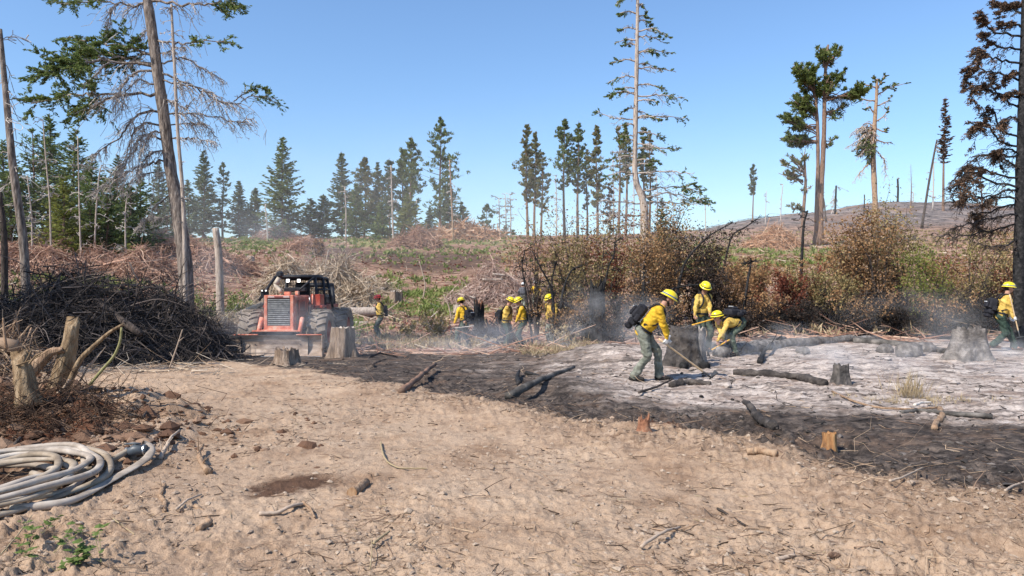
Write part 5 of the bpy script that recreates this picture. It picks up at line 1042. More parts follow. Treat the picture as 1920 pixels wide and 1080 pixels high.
# ------------------------------------------------------------------ the torn stumps on the left bank
def slope_log(pa, pb, d, w_, lift, label, tiltz=0):
    A_ = P(pa, d, lift); B_ = P(pb, d+.3, lift+tiltz); R = w_/2/F*d; k = np.linspace(0, 1, 8)[:, None]; root = empty('fallen_log', (A_+B_)/2); tag(root, label, 'log')
    g = Geo(); tubes(g, A_+(B_-A_)*k, R*(1+.05*np.sin(np.arange(8)*2.)), 12, 0); g.build('stem', M_bark_pale, root, smooth=True)
    u = unit(A_-B_); g = Geo(); tubes(g, np.array([A_-u*.01, A_+u*.012]), np.array([R, R])*1.005, 12, 0); g.build('sawn_end', M_cut, root)
def upright(pts, d, w0, w1, label, m, name, endm=None, sides=14, cat='tree stump', jag=.0, K=16, twigs=()):
    path = np.array([W(p[0], p[1], d+(p[2] if len(p) > 2 else 0)) for p in pts]); t = np.linspace(0, 1, K); tk = np.linspace(0, 1, len(path)); pp = np.stack([np.interp(t, tk, path[:, i]) for i in range(3)], -1); r = np.random.default_rng(int(abs(pts[0][0]))+3)
    for _ in range(2): pp[1:-1] = (pp[:-2]+2*pp[1:-1]+pp[2:])/4
    rr = (w0+(w1-w0)*t)/2/F*d*(1+.03*r.normal(size=K)); root = empty(name, (pp[0][0], pp[0][1], G(pp[0][0], pp[0][1]))); tag(root, label, cat)
    g = Geo(); tubes(g, pp, rr, 26 if w0 > 20 else sides, 0)
    if w0 > 20:      # ribbed, torn wood with a ragged top
        sd_ = 26; V = g.V[0].reshape(K, sd_, 3); an = np.arange(sd_)*2*np.pi/sd_; rib = 1+.16*fbm(np.cos(an)*2.5+w0, np.sin(an)*2.5, 3, 4)[None]*2+.10*fbm((an*2)[None]+0*V[..., 0], np.linspace(0, 6, K)[:, None]+0*V[..., 0], 3, 6)*2
        V = pp[:, None]+(V-pp[:, None])*rib[..., None]; up_ = unit(pp[-1]-pp[-2]); V[-1] += up_*(np.abs(fbm(an*1.3, an*0, 2, 8))*5*rr[-1])[:, None]; V[-2] += up_*(np.abs(fbm(an*1.3, an*0, 2, 8))*1.5*rr[-1])[:, None]; g.V[0] = V.reshape(-1, 3)
    g.build('trunk', m, root, smooth=True)
    if endm:
        tip = pp[-1]; n = 8; g = Geo(); a = r.uniform(0, 6.28, n); rad = rr[-1]*r.uniform(.3, .85, n); up = unit(pp[-1]-pp[-3]); B = tip+np.stack([np.cos(a)*rad, np.sin(a)*rad, 0*a], -1)
        tubes(g, np.stack([B-up*.03, B+up*(r.uniform(.01, .035, n))[:, None]], 1), np.stack([np.full(n, rr[-1]*.28), np.full(n, .002)], 1), 5, 0); g.build('splinters', endm, root)
    for tw in twigs:
        q = np.array([W(p[0], p[1], d+(p[2] if len(p) > 2 else -.1)) for p in tw]); t2 = np.linspace(0, 1, 10); tk2 = np.linspace(0, 1, len(q)); q = np.stack([np.interp(t2, tk2, q[:, i]) for i in range(3)], -1)
        g = Geo(); tubes(g, q, np.linspace(.012, .003, 10), 6, 0); g.build('side_branch', m, root)
    return root
upright([(108,735),(120,690),(130,650),(136,612)], 9.0, 40, 24, 'upright pale splintered trunk stub on the left bank', M_yelwood, 'torn_stump', endm=M_cut)
upright([(56,762),(50,730),(44,700),(40,678)], 8.2, 42, 28, 'orange-brown torn stub at the left edge with broken bark', M_yelwood, 'torn_stump', endm=M_cut, twigs=([(30,685),(60,675),(95,655)],[(48,680),(55,665),(62,650)],[(55,682),(66,668),(80,660)]))
upright([(55,700),(75,680),(95,660),(112,657)], 8.9, 26, 12, 'broken limb bent right between the two pale stubs', M_bark_tan, 'broken_limb', cat='branch', endm=M_cut)
upright([(128,722),(138,700),(150,672),(175,650),(205,622),(232,608)], 8.9, 12, 5, 'long yellow-brown bent limb rising to the right from the left bank', M_yelwood, 'bent_limb', cat='branch')
upright([(168,722),(190,695),(215,668),(226,640),(228,614)], 8.7, 6, 4, 'thin green curved stem beside the bent limb', M_green_stem, 'green_stem', cat='branch')
upright([(108,738),(120,728),(130,712)], 8.6, 7, 5, 'short bleached stick at the foot of the bent limb', M_deadtan, 'bleached_stick', cat='stick', sides=7)
upright([(150,715),(165,688),(190,658)], 9.2, 4, 2, 'thin grey forked twig between the bent limb and the green stem', M_deadtan, 'grey_twig', cat='twig', sides=6, twigs=([(165,688),(175,680),(198,650)],))
upright([(12,655),(8,625),(6,596)], 10.5, 6, 3, 'thin upright root at the left frame edge', M_bark_tan, 'upright_root', cat='root', sides=6)
upright([(318,690),(330,655),(342,618)], 15.5, 3.5, 2, 'thin pale twig standing before the dark brush', M_deadtan, 'pale_twig', cat='twig', sides=5, twigs=([(325,670),(318,660)],[(335,640),(345,632)]))
slope_log(652, 707, 41, 17, .25, 'thick pale log with an orange broken end below the tall tan heap', .12)
slope_log(640, 690, 36, 10, .1, 'thinner grey fallen log just below the thick pale log', .05)
upright([(694,600),(715,590),(732,578),(748,566)], 33, 3.5, 2, 'pale bent branch behind the red-helmeted firefighter', M_deadtan, 'pale_branch', cat='branch', sides=6)
upright([(847,600),(842,575),(832,552)], 32, 3.5, 2, 'thin pale branch standing left of the lone middle firefighter', M_deadtan, 'pale_branch', cat='branch', sides=6)
upright([(793,560),(798,535),(792,510),(786,490)], 50, 3, 2, 'tall thin pale sapling stem on the green patch', M_deadtan, 'pale_branch', cat='branch', sides=6)
# root tangle hanging on the front of the bank
r = np.random.default_rng(44); n = 700; x = r.normal(size=n)*.55-5.35; y = r.uniform(7.6, 8.6, n); z = gh(x, y)+r.uniform(0, .22, n); D = unit(r.normal(size=(n, 3))*np.array([1, .5, .8])); L = r.uniform(.08, .5, n); k = np.linspace(0, 1, 6)
p = np.stack([x, y, z], -1)[:, None]+D[:, None]*(L[:, None]*k)[..., None]; p += np.cumsum(r.normal(size=p.shape)*.018, 1); p[..., 2] = np.maximum(p[..., 2], gh(p[..., 0].ravel(), p[..., 1].ravel()).reshape(n, 6)-.01)
g = Geo(); tubes(g, p, r.uniform(.002, .007, (n, 1))*(1-.6*k)[None], 4, 0, False); o = g.build('root_tangle', mat('dark_root_bark', [(.02,.013,.01),(.06,.035,.022),(.14,.085,.055)], island=.85)); tag(o, kind='stuff')

# ------------------------------------------------------------------ hose
M_hose = mat('dusty_hose_canvas', [(.15,.12,.095),(.35,.29,.235),(.50,.44,.375)], scale=4, rough=.8, bump=.25, bscale=160, dist=.004)
M_hosedirty = mat('soiled_hose_canvas', [(.12,.09,.065),(.28,.22,.16),(.43,.36,.285)], scale=4, rough=.85, bump=.25, bscale=160, dist=.004)
M_valve = mat('grey_valve_plastic', [(.045,.055,.065),(.08,.09,.10)], scale=6, rough=.45, spec=.4)
M_steel = mat('dull_steel', [(.3,.3,.3),(.5,.5,.5)], scale=8, rough=.35, metal=.8)
cx, cy = (-30-960)/F*6.15, 6.15
root = empty('fire_hose', (cx, cy, G(cx, cy))); tag(root, 'coiled pale canvas fire hose lying at the lower left corner', 'fire hose')
loops = [(.86,1.00,0,0,.035),(.80,.93,.02,.01,.10),(.74,.83,-.01,.03,.045),(.79,.70,-.02,-.22,.10),(.67,.78,.03,.02,.12),(.60,.64,-.03,.09,.05),(.52,.55,.0,.02,.11),(.43,.42,-.02,.16,.05)]
for i, (rx, ry, ox, oy, zz) in enumerate(loops):
    a = np.linspace(0, 2*np.pi, 90); wob = 1+.035*np.sin(3*a+i*1.7)+.02*np.sin(5*a+i)+.012*np.sin(9*a+2*i)
    X = cx+ox+rx*np.cos(a)*wob; Y = cy+oy+ry*np.sin(a)*wob; Z = coarse(X, Y)+.02+zz+.03*np.sin(2*a+i*2.1)
    p = np.stack([X, Y, Z], -1); p[-1] = p[0]; g = Geo(); tubes(g, p, .032*(1+.05*np.sin(7*a+i)), 14, 0, False); V = g.V[0].reshape(90, 14, 3); fl_ = .74+.16*np.sin(4*a+i*2.3); V[..., 2] = p[:, None, 2]+(V[..., 2]-p[:, None, 2])*fl_[:, None]; g.V[0] = V.reshape(-1, 3); g.build('coil_loop', M_hose if i % 3 else M_hosedirty, root, smooth=True)
def hose(pts, r0, flat, m, nm):
    P3 = []
    for q in pts:
        c = PG(q[0], q[1]); P3.append([c[0], c[1], c[2]+q[2]])
    P3 = np.array(P3); K = 40; t = np.linspace(0, 1, K); tk = np.linspace(0, 1, len(P3)); p = np.stack([np.interp(t, tk, P3[:, i]) for i in range(3)], -1)
    for _ in range(14): p[1:-1] = (p[:-2]+2*p[1:-1]+p[2:])/4
    T = unit(np.gradient(p, axis=0)); U = unit(np.cross(T, [0, 0, 1])); V_ = np.cross(U, T); a = np.arange(14)*2*np.pi/14; fl = np.interp(t, np.linspace(0, 1, len(flat)), flat)
    wd = r0*(1+.5*fl); th = r0*(1-.72*fl); V = p[:, None]+U[:, None]*(np.cos(a)[None, :, None]*wd[:, None, None])+V_[:, None]*(np.sin(a)[None, :, None]*th[:, None, None])
    g = Geo(); g.add(V.reshape(-1, 3), [[i*14+j, i*14+(j+1) % 14, i*14+14+(j+1) % 14, i*14+14+j] for i in range(K-1) for j in range(14)]); g.build(nm, m, root, smooth=True)
hose([(60,905,.06),(105,912,.05),(140,900,.04),(180,888,.04),(212,872,.05),(238,862,.07)], .028, [0, 0, 0], M_hosedirty, 'hose_lead')
hose([(20,962,.03),(90,958,.03),(135,948,.03),(162,935,.03),(200,910,.03),(250,886,.04),(284,872,.07),(287,858,.10),(276,853,.10),(268,854,.10)], .034, [0,0,.3,.95,.95,.8,.3,.2,0], M_hose, 'hose_lead')
# the valve: wye body, two couplings, a lever
vc = PG(254, 866)+[0, 0, .10]
vr = empty('hose_valve', vc-[0, 0, .10]); tag(vr, 'dark grey hose valve joining the two hose ends', 'hose valve')
g = Geo(); e1 = vc+[-.085, .02, -.03]; e2 = vc+[.075, .03, -.005]; ax = unit(e2-e1)
tubes(g, np.array([e1, e1+(vc-e1)*.5, vc, vc+(e2-vc)*.5, e2]), np.array([.042, .047, .058, .049, .044]), 16, 0); g.build('valve_body', M_valve, vr, smooth=True)
for c_, s_ in ((e1, -1), (e2, 1)):
    g = Geo(); tubes(g, np.array([c_-ax*.02, c_-ax*.012, c_+ax*.012, c_+ax*.02]), np.array([.045, .052, .052, .045]), 16, 0); g.build('coupling', M_valve, vr)
    g = Geo(); tubes(g, np.array([c_-ax*.006, c_+ax*.006]), np.array([.0535, .0535]), 16, 0); g.build('steel_ring', M_steel, vr)
g = Geo(); tubes(g, np.array([vc, vc+[0, 0, .06]]), np.array([.016, .014]), 10, 0); g.build('stem', M_valve, vr)
g = Geo(); tubes(g, np.array([vc+[.05, 0, .062], vc+[-.02, .0, .064], vc+[-.11, .01, .055]]), np.array([.009, .012, .008]), 8, 0); g.build('lever', M_valve, vr, smooth=True)
# green weeds in the lower left corner
M_weed = mat('weed_leaves', [(.06,.10,.02),(.14,.19,.05),(.24,.28,.10)], island=.8, scale=4, rough=.6, trans=.25)
def weed(px, row, n, sz, label, seed, spread=.08):
    r = np.random.default_rng(seed); c = PG(px, row); root = empty('weed', c); tag(root, label, 'weed', 'green weeds in the lower left corner')
    ns = max(2, n//5); az = r.uniform(0, 6.28, ns); k = np.linspace(0, 1, 5); h = r.uniform(.5, 1, ns)*sz*2.6; p = c[None, None]+np.stack([np.cos(az)[:, None]*spread*k*2, np.sin(az)[:, None]*spread*k*2, h[:, None]*k], -1)
    g = Geo(); tubes(g, p, np.full((ns, 5), .0018), 4, 0, False); tag(g.build('stems', M_green_stem, root), kind='stuff')
    for i in range(n):
        j = r.integers(0, ns); q = p[j, r.integers(2, 5)]+r.normal(size=3)*.012; a = r.uniform(0, 6.28); d = np.array([math.cos(a), math.sin(a), r.uniform(-.1, .5)]); d /= np.linalg.norm(d); s = np.cross(d, [0, 0, 1]); s /= np.linalg.norm(s); L = sz*r.uniform(.6, 1.2); nn = np.cross(s, d)
        out = [(0, 0), (.15, .32), (.38, .45), (.42, .28), (.66, .40), (.70, .2), (1, 0)]; V = [q+d*L*u+nn*(.12*L*math.sin(3*u)) for u, _ in out]; 
        L1 = [q+d*L*u+s*L*v-nn*.1*L*v for u, v in out[1:-1]]; R1 = [q+d*L*u-s*L*v-nn*.1*L*v for u, v in out[1:-1]]; VV = V+L1+R1; f = []
        for e in range(1, 5): f += [[e, e+1, 6+e+1, 6+e], [e+1, e, 11+e, 11+e+1]]
        f2 = [[0, 1, 7], [0, 12, 1], [5, 6, 11], [6, 5, 16]]
        g = Geo(); n0 = 0; g.add(np.array(VV), np.array(f)); g.Ft.append(np.array(f2)); g.mt.append(np.zeros(4, int)); g.build('leaf', M_weed, root)
    return root
for a in ((80,1000,14,.055,'small weed just below the coil, nearest the hose',1),(45,1046,16,.06,'weed at the very left bottom with three toothed leaves',2),(100,1040,14,.055,'weed with upright stem left of the bare twig',3),(105,1072,18,.065,'low weed cut by the bottom edge of the frame',4),(160,1042,14,.055,'weed between the twig and the rightmost one',5),(190,1062,16,.06,'rightmost weed of the corner patch',6),(172,1008,7,.035,'tiny weed standing alone right of the coil',7),(140,880,6,.03,'tiny green sprout between the two hose leads',8)): weed(*a)
log([(2,1045),(30,1010,.04),(60,968,.10)],3,2,'thin straw stick leaning across the hose at the lower left', M_straw, seed=51, cat='stick', name='straw_stick', sides=5)
log([(212,975),(232,990,.01),(252,1004)],3,2,'thin pale twig on the dirt right of the coil', M_straw, seed=52, cat='twig', name='pale_twig', sides=5)
log([(60,868,.02),(90,860,.04),(124,857,.04)],3,2.5,'orange-brown twig crossing the red soil above the coil', M_bark_tan, seed=53, cat='twig', name='brown_twig', sides=5)
log([(40,852),(26,838,.03),(38,822,.06)],10,6,'dark burl root on the red soil at the left edge', M_bark_dark, seed=54, cat='root', name='burl_root', sides=8, twigs=2)
# ------------------------------------------------------------------ people
def cloth(name, cols, scale=14, bump=.5): return mat(name, cols, scale=scale, rough=.85, bump=bump, bscale=26, dist=.03)
M_shirt = cloth('yellow_fire_shirt', [(.28,.15,.02),(.60,.35,.025),(.76,.48,.05)], scale=7)
M_shirt2 = cloth('dusty_yellow_shirt', [(.26,.16,.045),(.52,.34,.075),(.66,.46,.14)], scale=7)
M_shirtgrey = cloth('grey_shirt', [(.06,.06,.07),(.12,.12,.13)])
M_pants = cloth('green_fire_trousers', [(.035,.05,.035),(.07,.09,.065),(.11,.13,.10)])
M_pantsdark = cloth('dark_green_trousers', [(.015,.03,.022),(.03,.05,.038),(.05,.075,.055)])
M_pantslight = cloth('dusty_green_trousers', [(.07,.075,.06),(.17,.175,.14),(.29,.29,.245)], scale=8)
M_skin = mat('skin', [(.36,.19,.13),(.48,.27,.19)], scale=6, rough=.55, spec=.3)
M_skin2 = mat('tanned_skin', [(.22,.11,.07),(.32,.17,.11)], scale=6, rough=.55, spec=.3)
M_hair = mat('dark_hair', [(.012,.009,.008),(.035,.024,.018)], scale=30, bump=.6)
M_boot = mat('black_boots', [(.012,.011,.01),(.035,.03,.027)], scale=12, rough=.6)
M_bootbrown = mat('brown_boots', [(.05,.025,.015),(.12,.06,.035)], scale=12, rough=.6)
M_helm = mat('yellow_helmet', [(.66,.48,.01),(.80,.66,.015)], scale=3, rough=.35, spec=.5, coat=.2)
M_helmred = mat('red_helmet', [(.45,.03,.025),(.6,.06,.04)], scale=3, rough=.35, spec=.5)
M_helmw = mat('white_helmet', [(.7,.7,.68),(.82,.82,.8)], scale=3, rough=.35, spec=.5)
M_black = mat('black_nylon', [(.010,.010,.013),(.028,.027,.033)], scale=18, rough=.75, bump=.4, bscale=60)
M_blue = mat('blue_grey_band', [(.08,.13,.2),(.14,.2,.28)], scale=10)
M_white = mat('white_leather', [(.55,.52,.48),(.75,.72,.68)], scale=16, bump=.4)
M_refl = mat('silver_tape', [(.5,.5,.5),(.7,.7,.7)], scale=16, rough=.4)
M_tan = mat('tan_canvas', [(.25,.19,.11),(.4,.31,.2)], scale=16, bump=.4)
M_handle = mat('ash_wood_handle', [(.46,.31,.17),(.64,.47,.29)], scale=10, stretch=(.4,.4,3), rough=.5)
M_handley = mat('orange_yellow_handle', [(.62,.30,.03),(.74,.42,.06)], scale=10, rough=.45)
M_iron = mat('dark_tool_steel', [(.04,.04,.042),(.12,.12,.12)], scale=14, rough=.5, metal=.6)
def remesh(parts, vox, smooth=4, disp=0.0, dscale=9, seed=0):
    """parts: list of (p0, r0, p1, r1); returns verts and quads of the union"""
    g = Geo()
    for p0, r0, p1, r1 in parts:
        p0 = np.asarray(p0, float); p1 = np.asarray(p1, float); ax = p1-p0; L = np.linalg.norm(ax)
        if L < 1e-5: ax = np.array([0, 0, 1.]); L = 1e-4; p1 = p0+ax*L
        u = ax/L; th = np.linspace(-np.pi/2, 0, 6)[1:] if True else None
        s0 = np.sin(th)*r0; c0 = np.cos(th)*r0; s1 = L-np.sin(th[::-1])*r1; c1 = np.cos(th[::-1])*r1
        s = np.concatenate([[-r0*.995], s0, s1, [L+r1*.995]]); rr = np.concatenate([[.08*r0], c0, c1, [.08*r1]])
        tubes(g, p0+u*s[:, None], rr, 14, 0)
    o = g.build('tmp', [], None); m = o.modifiers.new('r', 'REMESH'); m.mode = 'VOXEL'; m.voxel_size = vox
    if smooth: s = o.modifiers.new('s', 'SMOOTH'); s.iterations = smooth; s.factor = .6
    dg = bpy.context.evaluated_depsgraph_get(); e = o.evaluated_get(dg); me = e.to_mesh(); n = len(me.vertices); V = np.empty(n*3, np.float32); me.vertices.foreach_get('co', V); V = V.reshape(-1, 3).astype(float)
    nr_ = np.empty(n*3, np.float32); me.vertices.foreach_get('normal', nr_); nr_ = nr_.reshape(-1, 3)
    q = [list(p.vertices) for p in me.polygons]; q4 = np.array([p for p in q if len(p) == 4]); q3 = [p for p in q if len(p) == 3]
    e.to_mesh_clear(); md = o.data; bpy.data.objects.remove(o); bpy.data.meshes.remove(md)
    if disp: V = V+nr_*((fbm(V[:, 0]*dscale+V[:, 2]*dscale*.7+seed, V[:, 1]*dscale-V[:, 2]*dscale*1.3, 3, 5)*2*disp)[:, None])
    return V, q4, q3
def addm(g, res, mi=0):
    V, q4, q3 = res; n0 = g.n; g.add(V, q4, mi)
    if q3: g.Ft.append(np.array(q3)+n0); g.mt.append(np.full(len(q3), mi))
def ik(a, c, l1, l2, pole):
    a = np.array(a); c = np.array(c); v = c-a; D = np.linalg.norm(v); D2 = min(D, (l1+l2)*.998); u = v/D; c = a+u*D2
    x = (l1*l1-l2*l2+D2*D2)/(2*D2); h = math.sqrt(max(l1*l1-x*x, 1e-6)); p = np.array(pole, float); p = p-(p@u)*u; p /= max(np.linalg.norm(p), 1e-6)
    return a+u*x+p*h, c
def hand(wrist, f, n_, s_side, sc, curl, parts):
    """f along the palm, n_ the way the fingers curl, thumb on side s_side*s"""
    s = np.cross(f, n_); up = wrist
    for k_ in (-.024, -.008, .008, .024): parts.append((wrist+s*k_*sc*.7, .014*sc, wrist+f*.08*sc+s*k_*sc, .0125*sc))
    for i, k_ in enumerate((-.030, -.010, .010, .028)):
        L = np.array([.042, .028, .022])*(.82, 1, .95, .78)[i if s_side < 0 else 3-i]*sc; q = wrist+f*.085*sc+s*k_*sc; a = 0
        for j in range(3):
            a += curl*(.7, 1.1, .8)[j]; d = f*math.cos(a)+n_*math.sin(a); q2 = q+d*L[j]; parts.append((q, .0092*sc*(1-.08*j), q2, .0086*sc*(1-.1*j))); q = q2
    b = wrist+f*.025*sc+s*s_side*.026*sc; d = unit(f*.75+s*s_side*.7+n_*.35); m1 = b+d*.04*sc; d2 = unit(f*.7+n_*(.5+curl*.5)-s*s_side*.1*curl); parts.append((b, .0125*sc, m1, .011*sc)); parts.append((m1, .0105*sc, m1+d2*.034*sc, .009*sc))
def person(px, row, d, label, fwd, lean=5, H=1.76, head=(0, 0), feet=((-.11, .05), (.11, -.05)), lift=(0, 0), hip=.93, hl=None, hr=None, shirt=None, pants=None, helm=None, skin=None, gloves=None, pack='full', detail=1, shiftp=None, sleeves=True, grip=None, twist=0, boots=None, beard=False, goggles=False, lamp=True, tilt=0):
    sc = H/1.78; x = (px-960)/F*d; z0 = (CZ-(row-540)/F*d) if row else G(x, d)
    root = empty('person', (x, d, z0)); tag(root, label, 'firefighter', 'firefighters at work on the burn')
    fy = np.array([fwd[0], fwd[1], 0.]); fy /= np.linalg.norm(fy); fx = np.array([fy[1], -fy[0], 0.]); O = np.array([x, d, z0])
    B = np.stack([fx, fy, [0, 0, 1.]])          # rows: local axes in world
    loc = lambda v: (np.asarray(v, float)*sc)@B+O
    inv = lambda w_: ((np.asarray(w_)-O)@B.T)/sc
    la = math.radians(lean); u = np.array([math.sin(math.radians(tilt)), math.sin(la), math.cos(la)]); u /= np.linalg.norm(u); X = np.array([math.cos(math.radians(twist)), math.sin(math.radians(twist)), 0]); X = unit(X-(X@u)*u); Y = np.cross(u, X)   # Y forward of the chest
    Pv = np.array([0, -.22*math.sin(la)*(1 if shiftp is None else shiftp), hip]); S = Pv+u*.50; NB = Pv+u*.55
    hp = la*.45+math.radians(head[0]); hy = math.radians(head[1]); hf = np.array([math.sin(hy)*math.cos(hp), math.cos(hy)*math.cos(hp), -math.sin(hp)]); hx = np.array([math.cos(hy), -math.sin(hy), 0]); hu = np.cross(hx, hf)
    nk = NB+unit(u*.6+hu*.4)*.10; HC = nk+hu*.085+hf*.02
    hips = [Pv+np.array([-.085, 0, -.03]), Pv+np.array([.085, 0, -.03])]; sh = [S-X*.185, S+X*.185]
    legs = []
    for i in (0, 1):
        an = np.array([feet[i][0], feet[i][1], .09+lift[i]]); kn, an = ik(hips[i], an, .44, .43, (0.05*(-1, 1)[i], 1, .1)); legs.append((kn, an))
    arms = []; hfr = []
    for i in (0, 1):
        tgt = (hl, hr)[i]
        if tgt is None: tgt = S+np.array([(-.27, .27)[i], .06, -.52])
        tgt = np.asarray(tgt, float)
        if len(tgt) == 2: pass
        pole = np.array([(-.5, .5)[i], -1, -.5]); 
        if grip is not None and (i in grip[2]):
            t_ = unit(np.asarray(grip[1])-np.asarray(grip[0])); el, w_ = ik(sh[i], tgt, .29, .26, pole); f = unit(w_-el); f = unit(f-(f@t_)*t_); nn = np.cross(t_, f)*(1 if i else -1); nn = nn if True else nn
            if nn[2] > .2 and False: nn = -nn
            w_t = tgt-f*.075-nn*.026; el, w_ = ik(sh[i], w_t, .29, .26, pole); arms.append((el, w_)); hfr.append((f, nn, 1.25))
        else:
            f0 = unit(tgt-sh[i]); el, w_ = ik(sh[i], tgt-f0*.05, .29, .26, pole); f = unit(w_-el); nn = unit(np.array([(.6, -.6)[i], .3, 0])-f*(np.array([(.6, -.6)[i], .3, 0])@f)); arms.append((el, w_)); hfr.append((f, nn, .45))
    def C(lst): return [(loc(a), r0*sc, loc(b), r1*sc) for a, r0, b, r1 in lst]
    vb = {1: .018, 2: .022, 3: .03}[detail]; vf = {1: .008, 2: .012, 3: .02}[detail]; vh = {1: .0062, 2: .008, 3: .013}[detail]
    # body: torso and limbs, head with features, hands
    g = Geo()
    lst = [(Pv-X*.06, .10, S-X*.08-u*.05, .10), (Pv+X*.06, .10, S+X*.08-u*.05, .10), (NB-u*.06, .06, nk+hu*.03, .056), (sh[0], .055, sh[1], .055)]
    for i in (0, 1):
        el, w_ = arms[i]; kn, an = legs[i]; lst += [(sh[i], .055, el, .043), (el, .043, w_, .027), (hips[i], .09, kn, .058), (kn, .058, an, .042), (an, .045, an+np.array([0, .13, -.05]), .035)]
    addm(g, remesh(C(lst), vb, 2))
    lst = [(HC+hu*.035-hf*.012, .086, HC+hu*.02-hf*.005, .086), (HC-hu*.035+hf*.025, .062, HC-hu*.065+hf*.052, .038), (HC+hf*.078-hu*.0, .012, HC+hf*.098-hu*.028, .016), (HC+hf*.066+hu*.028-hx*.035, .016, HC+hf*.066+hu*.028+hx*.035, .016), (HC+hf*.072-hu*.058-hx*.014, .010, HC+hf*.072-hu*.058+hx*.014, .010), (nk-hu*.06, .055, HC-hu*.04-hf*.02, .055)]
    lst += [(HC+hx*s_*.083-hu*.02, .011, HC+hx*s_*.088+hu*.015-hf*.008, .016) for s_ in (-1, 1)]+[(HC+hx*s_*.045+hf*.05-hu*.02, .03, HC+hx*s_*.04+hf*.05-hu*.03, .03) for s_ in (-1, 1)]
    addm(g, remesh(C(lst), vf, 3))
    hands = []
    for i in (0, 1):
        f, nn, cu = hfr[i]; prt = []; hand(arms[i][1], f, nn, (-1, 1)[i] if True else 1, 1.0, cu, prt); prt.append((arms[i][1]-f*.05, .027, arms[i][1]+f*.01, .024)); hands.append(prt)
        if gloves is None: addm(g, remesh(C(prt), vh, 1))
    sk = skin or M_skin; g.build('body', [sk], root, smooth=True)
    if gloves is not None:
        for i in (0, 1):
            g = Geo(); addm(g, remesh(C([(a, r0+.004, b, r1+.004) for a, r0, b, r1 in hands[i]]), vh, 1)); g.build('glove', gloves, root, smooth=True)
    if detail == 1 or detail == 2:
        g = Geo()
        for s_ in (-1, 1):
            c = loc(HC+hf*.082+hu*.012+hx*s_*.032); V = np.array([[math.sin(a)*math.cos(b), math.sin(a)*math.sin(b), math.cos(a)] for a in np.linspace(0, np.pi, 6) for b in np.arange(8)*np.pi/4])*.011*sc+c
            g.add(V, [[i*8+j, i*8+(j+1) % 8, i*8+8+(j+1) % 8, i*8+8+j] for i in range(5) for j in range(8)])
        g.build('eyes', M_hair, root, smooth=True)
    # hair below the helmet
    lst = [(HC-hf*.035-hu*.01, .072, HC-hf*.03+hu*.04, .085)]
    if beard: lst += [(HC-hu*.085+hf*.05, .032, HC-hu*.06+hf*.055, .030), (HC-hu*.05-hx*.05+hf*.02, .026, HC-hu*.075+hf*.05, .03), (HC-hu*.05+hx*.05+hf*.02, .026, HC-hu*.075+hf*.05, .03)]
    g = Geo(); addm(g, remesh(C(lst), .014 if detail < 3 else .02, 1)); g.build('hair', M_hair, root, smooth=True)
    # shirt
    lst = [(Pv+u*.0-X*.07, .128, S-u*.10-X*.085, .135), (Pv+u*.0+X*.07, .128, S-u*.10+X*.085, .135), (S-u*.02-X*.06, .09, S-u*.02+X*.06, .09), (S-X*.12-u*.01, .078, sh[0]-u*.015, .07), (S+X*.12-u*.01, .078, sh[1]-u*.015, .07), (NB-u*.05, .075, NB+u*.005, .066), (Pv+u*.12+Y*.02, .13, Pv+u*.2+Y*.025, .13)]
    for i in (0, 1):
        el, w_ = arms[i]; wc = el+(w_-el)*.93; lst += [(sh[i]-u*.01, .072, el, .058), (el, .060, el+(wc-el)*.6, .052), (el+(wc-el)*.6, .05, wc, .039)]
    g = Geo(); addm(g, remesh(C(lst), .014 if detail == 1 else (.018 if detail == 2 else .026), 3, disp=.024, dscale=12, seed=px)); g.build('shirt', shirt or M_shirt, root, smooth=True)
    # trousers
    lst = [(hips[0]+np.array([0, 0, .06]), .125, hips[1]+np.array([0, 0, .06]), .125), (hips[0], .12, hips[1], .12)]
    for i in (0, 1):
        kn, an = legs[i]; sx = (-1, 1)[i]; aa = kn+(an-kn)*.86; lst += [(hips[i], .115, kn, .082), (kn, .083, aa, .074), (aa, .074, kn+(an-kn)*.97, .079)]; pk = hips[i]+(kn-hips[i])*.62+np.array([sx*.06, 0, 0]); lst.append((pk, .055, pk+(kn-hips[i])*.25, .05))
    g = Geo(); addm(g, remesh(C(lst), .014 if detail == 1 else (.018 if detail == 2 else .026), 3, disp=.030, dscale=9, seed=px+9)); g.build('trousers', pants or M_pants, root, smooth=True)
    for i in (0, 1):
        kn, an = legs[i]; dr = unit(np.array([feet[i][0]*.4, 1, 0])); hl_ = an+np.array([0, 0, -.045])
        lst = [(an+(kn-an)*.3, .056, an, .052), (hl_-dr*.05, .042, hl_+dr*.10, .046), (hl_+dr*.1, .046, hl_+dr*.165+np.array([0, 0, -.006]), .037), (hl_-dr*.06+np.array([0, 0, -.022]), .022, hl_+dr*.18+np.array([0, 0, -.022]), .024)]
        g = Geo(); addm(g, remesh(C(lst), .012 if detail < 3 else .02, 2)); g.build('boot', boots or M_boot, root, smooth=True)
    # hard hat with full brim
    R = np.stack([hx, hf, hu], 1); Rw = B.T@R if True else R
    hc = loc(HC+hu*.045-hf*.008); hroot = None
    g = Geo(); prof = [(.145, -.006), (.160, -.014), (.165, -.010), (.158, -.003), (.140, .008), (.134, .02), (.128, .05), (.112, .082), (.085, .106), (.048, .120), (.001, .125)]
    lathe(g, [(a*sc*.93, b*sc) for a, b in prof], hc, 28, 0, Rw, 1.0, 1.17)
    lathe(g, [(.12*sc, -.004*sc), (.15*sc*.93, -.006*sc)], hc, 28, 0, Rw, 1.0, 1.17)
    hat = g.build('helmet', helm or M_helm, root, smooth=True)
    g = Geo(); k = np.linspace(0, 1, 13); ang = (k-.5)*2.5
